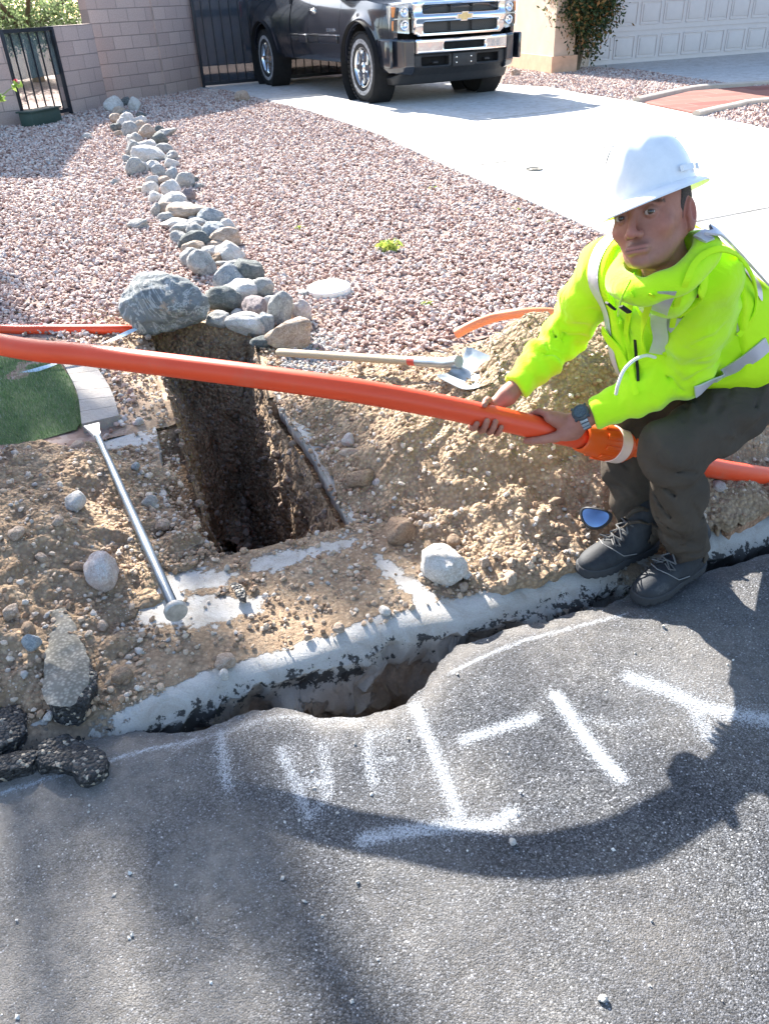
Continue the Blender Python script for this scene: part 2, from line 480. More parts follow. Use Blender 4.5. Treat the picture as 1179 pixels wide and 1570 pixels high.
# ------------------------------------------------------------------ road
def uvpoly(px, z):
    o = []
    for a, b in px:
        p = G(a, b, z); o.append(UV(p[0], p[1]))
    o = np.array(o); return o[np.argsort(o[:, 0])]
ROAD_EDGE = uvpoly([(-150, 1190), (60, 1135), (150, 1118), (206, 1112), (273, 1119), (343, 1102), (365, 1090), (418, 1074), (445, 1078), (480, 1091),
                    (528, 1092), (564, 1087), (621, 1069), (648, 1047), (661, 1020), (679, 1005), (698, 986), (772, 956), (836, 944), (895, 927),
                    (954, 912), (1076, 872), (1179, 843), (1400, 768)], 0.0)
KERB_EDGE = uvpoly([(-150, 1185), (60, 1130), (150, 1114), (206, 1104), (290, 1073), (339, 1050), (445, 1022), (533, 994), (603, 970), (713, 951),
                    (796, 922), (895, 892), (1071, 848), (1179, 814), (1400, 742)], 0.03)
def vroad(u): return np.interp(u, ROAD_EDGE[:, 0], ROAD_EDGE[:, 1])
def vkerb(u): return np.interp(u, KERB_EDGE[:, 0], KERB_EDGE[:, 1])
def nonuni(a0, a1, fine, b0, b1, coarse):
    l = []; x = a0; s = fine
    while x > b0: s = min(s*1.12, coarse); x -= s; l.append(x)
    r = []; x = a1; s = fine
    while x < b1: s = min(s*1.12, coarse); x += s; r.append(x)
    return np.array(l[::-1]+list(np.arange(a0, a1+1e-9, fine))+r)
def wpts(px, z=0.0): return np.array([G(a, b, z)[:2] for a, b in px])

us = nonuni(-1.6, 2.6, .011, -30, 30, 1.5); vs = nonuni(-.35, 1.75, .011, -9, 1.76, .8)
U, Vv, F = gridmesh(us, vs)
X, Y = XY(U, Vv)
keep = vroad(U)+.012*fbm(X*22, Y*22, 0, 4)-Vv
Zr = .004*fbm(X*5, Y*5, 3, 4)-.02*np.exp(-((vroad(U)-Vv)/.05)**2)
PAINT = [  # wide faint overspray, then the strokes
    ([(300, 1130), (420, 1108), (548, 1104)], .10, .30), ([(345, 1120), (352, 1210)], .09, .28), ([(440, 1150), (476, 1250)], .10, .34), ([(500, 1145), (496, 1240)], .09, .30), ([(575, 1120), (585, 1215)], .10, .32), ([(640, 1080), (704, 1250)], .11, .34), ([(560, 1284), (784, 1256)], .09, .30),
    ([(712, 1134), (816, 1102)], .07, .26), ([(852, 1068), (950, 1192)], .07, .28), ([(990, 1046), (1190, 1106)], .16, .34),   # strokes of the sprayed marks, photo pixels, width (m), strength
    ([(262, 1143), (330, 1122), (400, 1103), (470, 1095), (548, 1096)], .034, .50),
    ([(338, 1118), (342, 1160), (350, 1205)], .036, .62),
    ([(432, 1152), (452, 1200), (474, 1250)], .036, .62), ([(494, 1145), (500, 1180), (500, 1222), (476, 1252)], .032, .56), ([(446, 1200), (498, 1200)], .030, .6),
    ([(566, 1126), (564, 1165), (572, 1200)], .030, .62), ([(562, 1130), (596, 1122)], .026, .52), ([(566, 1166), (604, 1162)], .026, .52), ([(600, 1180), (606, 1225)], .024, .36),
    ([(636, 1075), (648, 1110), (664, 1150), (682, 1195), (704, 1250)], .036, .72), ([(614, 1120), (640, 1200)], .04, .36),
    ([(556, 1288), (620, 1276), (700, 1266), (752, 1264), (786, 1246)], .036, .78),
    ([(712, 1134), (760, 1118), (816, 1102)], .034, .74),
    ([(852, 1068), (882, 1110), (915, 1155), (950, 1192)], .036, .86),
    ([(968, 1040), (1020, 1058), (1080, 1085), (1200, 1108)], .052, .74), ([(1060, 1075), (1085, 1130)], .05, .6), ([(885, 1100), (940, 1110), (985, 1105)], .03, .45),
    ([(0, 1216), (120, 1180), (220, 1150), (300, 1128)], .012, .8), ([(690, 1030), (760, 998), (830, 975), (880, 960), (960, 940)], .014, .72),
    ([(820, 1240), (860, 1225)], .03, .3), ([(380, 1330), (420, 1350)], .05, .3)]
pa = np.zeros(len(X))
for pts, wd, st in PAINT:
    pts = spline(wpts(pts), 4)
    d = linesd(X, Y, pts); pa = np.maximum(pa, st*np.exp(-(d/(wd*.72))**1.9))
du = .55*np.exp(-((vroad(U)-Vv)/.10)**2)
for cx, cy, r, s in [(330, 1330, .16, .8), (30, 1190, .35, .9), (160, 1170, .3, .8), (1100, 980, .3, .5), (60, 1400, .2, .4), (330, 1520, .16, .6), (860, 960, .2, .45), (650, 1400, .2, .35), (1000, 1430, .16, .4), (60, 1500, .3, .75), (250, 1450, .22, .45), (400, 1400, .1, .5), (700, 1200, .12, .3), (760, 1500, .2, .35), (1120, 1040, .25, .5)]:
    p = G(cx, cy, 0); du = np.maximum(du, s*np.exp(-((X-p[0])**2+(Y-p[1])**2)/(r*r)))
ta = np.zeros(len(X))
V2, F2, at, segs = clip(np.stack([X, Y, Zr], 1), F, keep, dict(paint=pa, dust=du, tar=ta))
V2, F2, at, mi = skirt(V2, F2, segs, .085, at, 4, .006)
nsk = len(at['paint'])
o = mesh('road', V2, F2, [M_ASPH], None, True, None, at, auto=50); props(o, kind='structure')

# ------------------------------------------------------------------ kerb and walk (one concrete band), with the slab hole over the trench
SLAB_HOLE = [(214, 600), (237, 640), (246, 700), (257, 770), (292, 806), (338, 846), (400, 836), (470, 818), (542, 800), (512, 748), (480, 692), (452, 655), (425, 612), (418, 600), (405, 540), (205, 540)]
PIT = [(246, 585), (262, 640), (283, 720), (306, 790), (338, 842), (405, 832), (470, 814), (530, 797), (500, 745), (472, 695), (446, 660), (420, 625), (408, 585), (398, 545), (385, 522), (300, 512), (214, 513), (232, 548)]
SH = wpts(SLAB_HOLE, .05); PT = wpts(PIT, .05)
WHITE = [  # where the concrete shows through the dirt (photo pixels)
    [(205, 925), (215, 905), (240, 885), (262, 870), (330, 862), (365, 875), (358, 893), (310, 900), (290, 905), (400, 905), (395, 930), (330, 955), (262, 958), (212, 948)],
    [(378, 870), (385, 850), (450, 835), (545, 812), (560, 822), (520, 840), (440, 862), (400, 875)],
    [(560, 835), (600, 850), (640, 880), (690, 925), (640, 925), (600, 890), (575, 862)],
    [(20, 690), (100, 672), (200, 655), (232, 650), (238, 680), (150, 695), (60, 720)],
    [(232, 640), (240, 640), (257, 768), (248, 768)],
    [(414, 600), (436, 604), (470, 650), (500, 697), (530, 745), (566, 800), (532, 800), (500, 745), (465, 690)],
    [(430, 610), (520, 600), (560, 640), (480, 650)],
    [(560, 960), (620, 930), (700, 912), (900, 860), (900, 880), (700, 945), (560, 990)],
    [(1060, 830), (1130, 790), (1250, 760), (1250, 800), (1080, 850)],
    [(206, 1108), (230, 1085), (300, 1058), (400, 1018), (470, 985), (560, 960), (600, 990), (480, 1030), (340, 1085), (200, 1120)],
    [(505, 576), (530, 572), (520, 590), (505, 588)]]
WP = [wpts(p, .05) for p in WHITE]
us = nonuni(-1.75, 2.3, .012, -26, 26, 1.2); vs = nonuni(1.02, 2.98, .012, 1.01, 2.985, .2)
vs = vs[(vs >= 1.0)]; vs[-1] = WALK_V
U, Vv, F = gridmesh(us, vs)
X, Y = XY(U, Vv)
dk = Vv-vkerb(U)
Zc = groundz(X, Y)+.006*fbm(X*3, Y*3, 1, 3)
Zc = Zc-.05*np.exp(-np.clip(dk, 0, 1)/.035)
wh = np.full(len(X), -9.0)
for p in WP: wh = np.maximum(wh, -polysd(X, Y, p))
dirt = np.clip(.44-wh*3.2-.5*np.clip(wh, -.02, .02), .12, .95)
dirt = np.maximum(dirt*np.clip((dk-.02)/.09, .5, 1), 0)
dirt = np.where(abs(U) > 4, .35, dirt)
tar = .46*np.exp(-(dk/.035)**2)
Zc += .012*np.clip(dirt-.4, 0, 1)*(fbm(X*14, Y*14, 5, 4)+.3)
keep = np.minimum(polysd(X, Y, SH)+.004*fbm(X*30, Y*30, 2, 3), dk+.013*fbm(X*18, Y*18, 8, 4))
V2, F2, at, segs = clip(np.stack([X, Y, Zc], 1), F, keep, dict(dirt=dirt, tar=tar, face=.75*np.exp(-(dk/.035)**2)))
# separate skirts: thin slab edge at the hole, deep rough kerb face at the road
mid = (V2[segs[:, 0]]+V2[segs[:, 1]])/2; um, vm = UV(mid[:, 0], mid[:, 1])
isk = (vm-vkerb(um)) < .08
V3, F3, at3, _ = skirt(V2, F2, segs[isk], .30, at, 10, .017)
n0 = len(V2); dep = V2[np.unique(segs[isk])][:, 2].mean()
for k in at3:
    if k == 'dirt':
        zz = V3[n0:, 2]; at3[k][n0:] = np.clip(.27+.25*(-.02-zz)/.2+.32*fbm(V3[n0:, 0]*7, V3[n0:, 1]*7, zz*16, 4), 0, .95)
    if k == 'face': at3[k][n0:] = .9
    if k == 'tar':
        zz = V3[n0:, 2]; at3[k][n0:] = np.clip(.52*np.exp(-((zz+.06)/.04)**2)+.42*vnoise(V3[n0:, 0]*5, V3[n0:, 1]*5, zz*3), 0, 1)
V4, F4, at4, _ = skirt(V3, F3, segs[~isk], .085, at3, 4, .003)
at4['dirt'][len(V3):] = .3; at4['tar'][len(V3):] = 0; at4['face'][len(V3):] = 0
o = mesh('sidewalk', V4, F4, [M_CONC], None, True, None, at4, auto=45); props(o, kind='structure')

# soil under the slabs (ledge beside the pit, bed under kerb) with the gully hole along the kerb
us = nonuni(-1.7, 2.0, .016, -2.6, 3.4, .1); vs = nonuni(.9, 3.0, .016, .6, 3.05, .1)
U, Vv, F = gridmesh(us, vs); X, Y = XY(U, Vv)
Zs = -.045+.012*fbm(X*12, Y*12, 2, 5)
gv = 1-np.clip((Vv-vkerb(U)-.03)/.08, 0, 1)
hp = G(600, 1075, -.2); uu, vv = UV(hp[0], hp[1])
Zs = Zs-gv*(.10+.30*np.exp(-((U-uu)/.28)**2)+.06*np.clip((U+.2)/.5, 0, 1))-.02*gv*fbm(X*20, Y*20, 1, 3)
Zs += .088*np.clip((Vv-2.90)/.07, 0, 1)
V2, F2, at, segs = clip(np.stack([X, Y, Zs], 1), F, polysd(X, Y, PT)+.014+.004*fbm(X*16, Y*16, 4, 4))
o = mesh('soil_bed', V2, F2, [M_PIT], None, True); props(o, kind='structure')

# ------------------------------------------------------------------ the trench pit
def resample(P, n):
    P = np.vstack([P, P[:1]]); d = np.r_[0, np.cumsum(np.hypot(*np.diff(P, axis=0).T))]
    s = np.linspace(0, d[-1], n, endpoint=False); return np.stack([np.interp(s, d, P[:, i]) for i in (0, 1)], 1)
R0 = resample(PT, 420)
nr = np.roll(R0, -1, 0)-np.roll(R0, 1, 0); nr = np.stack([-nr[:, 1], nr[:, 0]], 1); nr /= np.linalg.norm(nr, axis=1)[:, None]
cen = R0.mean(0)
if ((cen-R0)*nr).sum() < 0: nr = -nr
uR, vR = UV(R0[:, 0], R0[:, 1]); far = np.clip((vR-3.05)/.75, 0, 1)
lay = []
NL = 56; DEP = 0.86
for k in range(NL):
    q = k/(NL-1); z = groundz(R0[:, 0], R0[:, 1])*(1 if True else 0)-.03-q*(DEP-.10*far)
    top = np.where(vR > WALK_V, .05, 0)*(1-q)**8
    off = .015+.07*q+.30*far*q**1.2+.035*q*fbm(R0[:, 0]*5, R0[:, 1]*5, z*5, 2)
    off = off+.022*fbm(R0[:, 0]*11, R0[:, 1]*11, z*11, 5)*min(1, q*12)
    P = R0+nr*off[:, None]
    lay.append(np.c_[P, z+top])
c0 = lay[-1][:, :2].mean(0)
for k in range(1, 22):
    q = 1-k/22; P = c0+(lay[NL-1][:, :2]-c0)*q
    lay.append(np.c_[P, lay[NL-1][:, 2]*1.0+.03*fbm(P[:, 0]*10, P[:, 1]*10, 0, 5)-.05*(1-q)])
Vp = np.concatenate(lay); nR = len(R0); nl = len(lay)
i = np.arange(nR); Fp = []
for k in range(nl-1):
    a = k*nR+i; b = k*nR+(i+1) % nR
    Fp.append(np.stack([a, b, b+nR, a+nR], 1))
Fp = np.concatenate(Fp)
def mat_pit():
    t = NT('trench_wall_soil'); c = add_dirt_cols(t)
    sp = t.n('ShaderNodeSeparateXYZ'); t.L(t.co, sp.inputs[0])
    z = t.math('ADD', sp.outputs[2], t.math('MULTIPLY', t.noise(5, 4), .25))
    # soil colour runs darker deeper down
    depth_tint = t.ramp(z, [(.0, .32), (1, 1)])
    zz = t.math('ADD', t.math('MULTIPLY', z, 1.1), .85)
    depth_tint = t.ramp(zz, [(.0, (.52, .49, .48)), (.45, (.85, .80, .78)), (.9, (1.0, .96, .92))])
    c = t.mix(1.0, c, depth_tint, 'MULTIPLY')
    h = t.math('ADD', t.math('MULTIPLY', t.vor(45), -1.0), t.noise(22, 8, .72))
    return t.done(c, .95, t.bump(h, 1.0, .03), spec=.2)
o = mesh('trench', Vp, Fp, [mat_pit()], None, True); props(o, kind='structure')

# ------------------------------------------------------------------ driveways, path, yard
DRV_PX_L = [(300, 137), (345, 139), (470, 171), (580, 208), (700, 265), (800, 307), (925, 362)]
DRV_PX_R = [(767, 131), (842, 135), (895, 146), (973, 158), (1066, 176), (1179, 200)]
dl = TXY(DRV_PX_L); dr = TXY(DRV_PX_R)
def ext(a, b, v):                    # run on from b, away from a, to that v
    ua, va = UV(*a); ub, vb = UV(*b); t = (v-vb)/(vb-va); return b+(b-a)*t
gate_far = TXY([(310, 133), (770, 112)])
DRIVE = np.vstack([[dl[0]+np.array([-.2, 1.5])], dl, [ext(dl[-3], dl[-1], WALK_V-.3)], [ext(dr[-2], dr[-1], WALK_V-.3)], dr[::-1], [dr[0]+np.array([.1, 2.5])]])
FARD = np.vstack([TXY([(880, 104), (1179, 80), (1500, 56), (1700, 110), (1400, 150), (1179, 136), (1130, 131), (1060, 122), (980, 109)])])
PATHP = TXY([(985, 161), (1058, 143), (1120, 138), (1179, 134), (1400, 118), (1420, 145), (1179, 157), (1120, 165), (1070, 179)])
def slab(name, poly, mat, dz, joints=(), res=.12, thick=.09, attrs=None):
    lo, hi = poly.min(0)-.05, poly.max(0)+.05
    r = res
    # fine lines near joints come from clipping, so a moderate grid is enough
    gx = np.arange(lo[0], hi[0]+r, r); gy = np.arange(lo[1], hi[1]+r, r)
    U, V_, F_ = gridmesh(gx, gy)
    P = np.stack([U, V_, groundz(U, V_)+dz], 1)
    P, F_, _, s0 = clip(P, F_, -polysd(U, V_, poly))
    outV, outF, n = [], [], 0
    pieces = [(P, F_)]
    for a, b in joints:
        nx = np.array([-(b-a)[1], (b-a)[0]]); nx /= np.linalg.norm(nx); np_ = []
        for P_, F__ in pieces:
            for sg in (1, -1):
                f = sg*((P_[:, :2]-a)@nx)-.018
                if (f > 0).any():
                    q, g, _, _ = clip(P_, F__, f)
                    if len(g): np_.append((q, g))
        pieces = np_
    for P_, F__ in pieces:
        E_ = np.concatenate([F__[:, [0, 1]], F__[:, [1, 2]], F__[:, [2, 0]]])
        key = {}
        es = np.sort(E_, 1); _, ix, ct = np.unique(es, axis=0, return_index=True, return_counts=True)
        bd = E_[ix[ct == 1]]
        V5, F5, _, _ = skirt(P_, F__, bd, thick, None, 1, 0)
        outV.append(V5); outF.append(F5+n); n += len(V5)
    o = mesh(name, np.concatenate(outV), np.concatenate(outF), [mat], None, True, auto=40)
    return props(o, kind='structure')
jl = [TXY([(580, 208), (745, 186)]), TXY([(695, 262), (1150, 197)]), TXY([(1101, 337), (1179, 322)])]
slab('driveway', DRIVE, M_DRIVE, .018, [(j[0], j[1]) for j in jl])
slab('neighbouring_driveway', FARD, M_DRIVE, .018)
def mat_brick():
    t = NT('brick_paving'); b = t.n('ShaderNodeTexBrick'); mp = t.n('ShaderNodeMapping')
    a = (PATHP[3]-PATHP[1]); mp.inputs['Rotation'].default_value = (0, 0, -atan2(a[1], a[0]))
    t.L(t.co, mp.inputs[0]); t.L(mp.outputs[0], b.inputs['Vector'])
    for k, v in (('Scale', 1.0), ('Mortar Size', .008), ('Brick Width', .6), ('Row Height', .3), ('Bias', 0.0)): b.inputs[k].default_value = v
    b.inputs['Color1'].default_value = (.17, .038, .026, 1); b.inputs['Color2'].default_value = (.26, .10, .07, 1); b.inputs['Mortar'].default_value = (.2, .14, .11, 1)
    return t.done(b.outputs[0], .85, t.bump(b.outputs[1], -.6, .01))
slab('path', PATHP, mat_brick(), .03)

def edging(name, label, px, w_, h_, mat):
    P = spline(TXY(px), 5); t_ = np.gradient(P, axis=0); t_ /= np.linalg.norm(t_, axis=1)[:, None]; nn = np.stack([-t_[:, 1], t_[:, 0]], 1)
    V, F_ = [], []
    for i_ in range(len(P)):
        z = float(groundz(*P[i_]))
        a, b = P[i_]+nn[i_]*w_/2, P[i_]-nn[i_]*w_/2
        V += [(a[0], a[1], z-.03), (a[0], a[1], z+h_*.75), (P[i_][0]*.6+a[0]*.4, P[i_][1]*.6+a[1]*.4, z+h_), (P[i_][0]*.6+b[0]*.4, P[i_][1]*.6+b[1]*.4, z+h_), (b[0], b[1], z+h_*.75), (b[0], b[1], z-.03)]
    for i_ in range(len(P)-1):
        for k in range(5): F_.append((i_*6+k, i_*6+k+1, i_*6+7+k, i_*6+6+k))
    F_ += [tuple(range(6))[::-1], tuple((len(P)-1)*6+k for k in range(6))]
    o = mesh(name, V, F_, mat, None, True, auto=40); return props(o, label, 'edging', 'concrete edging strips beside the brick path')
M_EDG = simple('edging_concrete', (.5, .42, .34), .85, bump=.4)
edging('path_edging', 'tan concrete edging along the far side of the brick path', [(975, 158), (1060, 140), (1120, 135), (1179, 131), (1400, 115)], .10, .07, M_EDG)
edging('path_edging', 'tan concrete edging along the near side of the brick path', [(1066, 180), (1120, 168), (1179, 159), (1420, 147)], .10, .07, M_EDG)

# yard sheet with the hole for the trench
GRASS_PX = [(-200, 560), (-60, 540), (0, 535), (60, 540), (92, 562), (112, 590), (124, 620), (130, 655), (60, 676), (0, 690), (-250, 740)]
GR = wpts(GRASS_PX, .07)
us = nonuni(-3.0, 2.2, .03, -60, 60, 2.5); vs = nonuni(2.98, 5.6, .03, 2.97, 40, 1.5); vs = vs[vs >= 2.979]
U, Vv, F = gridmesh(us, vs); X, Y = XY(U, Vv)
near = np.exp(-np.clip(polysd(X, Y, PT), 0, 9)/.28)
Zy = groundz(X, Y)+.008*fbm(X*3, Y*3, 7, 3)-.03*near*(fbm(X*9, Y*9, 1, 3)*.5+.4)
V2, F2, at, segs = clip(np.stack([X, Y, Zy], 1), F, np.minimum(polysd(X, Y, PT)+.016+.004*fbm(X*20, Y*20, 4, 3), 1), dict(soil=np.clip(near*1.6-.3, 0, 1)))
o = mesh('yard_ground', V2, F2, [M_YARD], None, True, None, at); props(o, kind='structure')
# land beyond
o = mesh('terrain', [(-600, -300, -1.3), (600, -300, -1.3), (600, 900, -1.3), (-600, 900, -1.3)], [(0, 1, 2, 3)], [M_YARD]); props(o, kind='structure')

# ------------------------------------------------------------------ scattered stones
def ico():
    p = (1+5**.5)/2
    V = np.array([(-1, p, 0), (1, p, 0), (-1, -p, 0), (1, -p, 0), (0, -1, p), (0, 1, p), (0, -1, -p), (0, 1, -p), (p, 0, -1), (p, 0, 1), (-p, 0, -1), (-p, 0, 1)], float)
    F_ = np.array([(0, 11, 5), (0, 5, 1), (0, 1, 7), (0, 7, 10), (0, 10, 11), (1, 5, 9), (5, 11, 4), (11, 10, 2), (10, 7, 6), (7, 1, 8), (3, 9, 4), (3, 4, 2), (3, 2, 6), (3, 6, 8), (3, 8, 9), (4, 9, 5), (2, 4, 11), (6, 2, 10), (8, 6, 7), (9, 8, 1)])
    return V/np.linalg.norm(V[0]), F_
OCT = (np.array([(1, 0, 0), (-1, 0, 0), (0, 1, 0), (0, -1, 0), (0, 0, 1), (0, 0, -1)], float), np.array([(0, 2, 4), (2, 1, 4), (1, 3, 4), (3, 0, 4), (2, 0, 5), (1, 2, 5), (3, 1, 5), (0, 3, 5)]))
ICO = ico()
def stones(P, rad, seed, proto=ICO, flat=.62, jit=.28):
    """P (n,3) places, rad (n,) half sizes -> one mesh of angular little stones"""
    rs = np.random.RandomState(seed); Vb, Fb = proto; n, k = len(P), len(Vb)
    sc = rad[:, None]*np.stack([rs.uniform(.8, 1.35, n), rs.uniform(.65, 1.1, n), rs.uniform(flat*.7, flat*1.3, n)], 1)
    V = Vb[None]*(1+rs.uniform(-jit, jit, (n, k, 1)))*sc[:, None, :]
    q = rs.normal(size=(n, 4))*np.array([1, .25, .25, 1]); q /= np.linalg.norm(q, axis=1)[:, None]
    w_, x, y, z = q.T
    R = np.stack([1-2*(y*y+z*z), 2*(x*y-z*w_), 2*(x*z+y*w_), 2*(x*y+z*w_), 1-2*(x*x+z*z), 2*(y*z-x*w_), 2*(x*z-y*w_), 2*(y*z+x*w_), 1-2*(x*x+y*y)], 1).reshape(n, 3, 3)
    V = np.einsum('nij,nkj->nki', R, V)+P[:, None, :]
    F_ = Fb[None]+(np.arange(n)*k)[:, None, None]
    return V.reshape(-1, 3), F_.reshape(-1, 3)
def mat_stones(name, stops, rough=.85):
    t = NT(name); c = t.ramp(t.island(), stops)
    c = t.mix(1.0, c, t.ramp(t.noise(70, 4, .7), [(.3, .78), (.7, 1.12)]), 'MULTIPLY')
    return t.done(c, rough, t.bump(t.noise(150, 3), .3, .003), spec=.3)
M_GRAVEL = mat_stones('pink_gravel', [(0, (.26, .15, .125)), (.2, (.44, .30, .25)), (.45, (.54, .40, .345)), (.7, (.61, .49, .43)), (.88, (.72, .63, .57)), (.97, (.42, .39, .38))])
M_PEB = mat_stones('tan_pebbles', [(0, (.26, .17, .11)), (.35, (.40, .28, .19)), (.7, (.5, .39, .29)), (.9, (.62, .54, .46)), (1, (.3, .29, .28))])
M_GREYG = mat_stones('grey_gravel', [(0, (.2, .2, .21)), (.5, (.36, .35, .34)), (.9, (.52, .5, .48))])
rs = np.random.RandomState(11)
WALLBASE = TXY([(-260, 232), (0, 196), (38, 192), (112, 176), (165, 160), (310, 135)])
YARD_POLY = np.vstack([WALLBASE[[1, 3, 4, 5]], dl[1:], [ext(dl[-3], dl[-1], WALK_V+.02)], [np.array(XY(-.9, WALK_V+.03))], [np.array(XY(-3.2, WALK_V+.03))], [[-6.5, 7.0]]])
ISL = np.vstack([TXY([(770, 131), (842, 134), (895, 145), (973, 157), (1060, 139), (1120, 134), (1179, 131), (1400, 150), (1179, 136), (1130, 131), (1060, 122), (980, 109), (885, 103), (845, 106), (780, 104)])])
ISL2 = TXY([(1070, 180), (1120, 167), (1179, 158), (1420, 147), (1500, 250), (1179, 199)])
def scatter(poly, dens, seed, ex=()):
    r = np.random.RandomState(seed); lo, hi = poly.min(0), poly.max(0); n = int((hi-lo).prod()*dens)
    x = r.uniform(lo[0], hi[0], n); y = r.uniform(lo[1], hi[1], n)
    k = polysd(x, y, poly) < 0
    for e, m_ in ex: k &= polysd(x, y, e) > m_
    return x[k], y[k]
gx, gy = scatter(YARD_POLY, 2100, 3, [(PT, .10), (GR, .12), (DRIVE, -.01)])
dist = np.hypot(gx, gy); r = np.random.RandomState(5).rand(len(gx))
dp = polysd(gx, gy, PT)
k = (r < np.where(dist < 5, 1.0, np.clip((5/dist)**1.25, .28, 1))) & (r < np.clip((dp-.08)/.35, .15, 1)+(gy > 4.6)*1.0)
gx, gy, dist = gx[k], gy[k], dist[k]
rad = rs.uniform(.0085, .016, len(gx))*np.clip((dist/5)**.35, 1, 1.45)
gz = groundz(gx, gy)+rad*.25+rs.uniform(0, .012, len(gx))
ax_, ay_ = [], []
for pl, sd in ((ISL, 21), (ISL2, 22)):
    a, b = scatter(pl, 900, sd); ax_.append(a); ay_.append(b)
ix, iy = np.concatenate(ax_), np.concatenate(ay_); ir = rs.uniform(.015, .026, len(ix))
P1 = np.stack([np.r_[gx, ix], np.r_[gy, iy], np.r_[gz, groundz(ix, iy)+ir*.3+rs.uniform(0, .012, len(ix))]], 1)
R1 = np.r_[rad, ir]
nearm = np.hypot(P1[:, 0], P1[:, 1]) < 9
Va, Fa = stones(P1[nearm], R1[nearm], 1, ICO, .62, .34); Vb_, Fb_ = stones(P1[~nearm], R1[~nearm]*1.1, 2, OCT, .75)
o = mesh('gravel', np.concatenate([Va, Vb_]), np.concatenate([Fa, Fb_+len(Va)]), M_GRAVEL, None, False)
props(o, 'pink crushed gravel spread over the front yard', 'gravel', kind='stuff')
print('gravel stones', len(P1))
# ------------------------------------------------------------------ dirt heaps
def cone(px, py, z, sl): p = G(px, py, z); return (p[0], p[1], z, sl)
def heap(cones, k=.02, seed=1.0):
    def h(x, y):
        x = x+.05*vnoise(x*4+seed, y*4, 1); y = y+.05*vnoise(y*4+seed, x*4, 2)
        r = None
        for cx, cy, z, s in cones:
            d = z-s*(np.sqrt((x-cx)**2+(y-cy)**2+.0025)-.05)
            r = d if r is None else smax(r, d, k)
        return r+.030*fbm(x*4.5+seed, y*4.5, 3, 3)+.016*(1-2*np.abs(fbm(x*8, y*8, seed+5, 3)))*.6+.011*fbm(x*26, y*26, seed, 4)
    return h
H_RIGHT = heap([cone(700, 566, .325, .52), cone(800, 545, .375, .62), cone(845, 497, .51, .66), cone(935, 505, .48, .62), cone(620, 555, .24, .42), cone(655, 628, .26, .55),
                cone(790, 740, .17, .42), cone(880, 660, .24, .48), cone(700, 800, .09, .3), cone(840, 830, .07, .3), cone(560, 640, .11, .32), cone(960, 740, .10, .3), cone(620, 715, .12, .4)], seed=3)
H_LEFT = heap([cone(-120, 740, .32, .42), cone(-10, 745, .24, .42), cone(70, 775, .16, .36), cone(140, 785, .09, .36), cone(20, 880, .13, .3), cone(-120, 900, .2, .35), cone(285, 805, .085, .6), cone(240, 830, .06, .3), cone(80, 960, .07, .25)], seed=8)
H_FAR = heap([cone(1110, 745, .08, .14), cone(1250, 700, .10, .12)], seed=14)
def heapmesh(name, label, hf, c, rx, ry, base, hole=None, res=.011, mat=M_DIRT, group=None):
    gx_ = np.arange(c[0]-rx, c[0]+rx, res); gy_ = np.arange(c[1]-ry, c[1]+ry, res)
    X, Y, F = gridmesh(gx_, gy_); gz_ = groundz(X, Y); H = hf(X, Y)
    f = H-gz_-.004
    u_, v_ = UV(X, Y); f = np.minimum(f, v_-vkerb(u_)-.05+.02*fbm(X*20, Y*20, 0, 3))
    if hole is not None: f = np.minimum(f, polysd(X, Y, hole)-.03+.012*fbm(X*14, Y*14, 3, 3))
    V, F, _, sg = clip(np.stack([X, Y, H], 1), F, f)
    V, F, _, _ = skirt(V, F, sg, .03, None, 1, 0)
    o = mesh(name, V, F, mat, None, True, origin=np.array([c[0], c[1], 0.0])); props(o, label, 'dirt pile', group)
    return o
c1 = G(760, 640, .1); c2 = G(20, 800, .1); c3 = G(1150, 720, .05)
heapmesh('dirt_pile', 'big heap of light brown dug dirt in front of the crouching worker', H_RIGHT, c1, 1.45, 1.5, 0, PT)
heapmesh('dirt_pile', 'low heap of tan dirt and stones at the left edge, under the steel bar', H_LEFT, c2, 1.2, 1.3, 0, PT)
heapmesh('dirt_pile', 'thin spread of pinkish rubble behind the worker at the right edge', H_FAR, c3, .9, .9, 0, None, .016, mat_dirt('dirt_pink', 1, (1.15, .95, .9)))
def surfz(x, y):
    x = np.asarray(x, float); y = np.asarray(y, float)
    g = groundz(x, y); ok = (polysd(x, y, PT) > .02)
    u_, v_ = UV(x, y); ok &= (v_-vkerb(u_)) > .05
    return np.where(ok, np.maximum.reduce([g, H_RIGHT(x, y), H_LEFT(x, y), H_FAR(x, y)]), g)

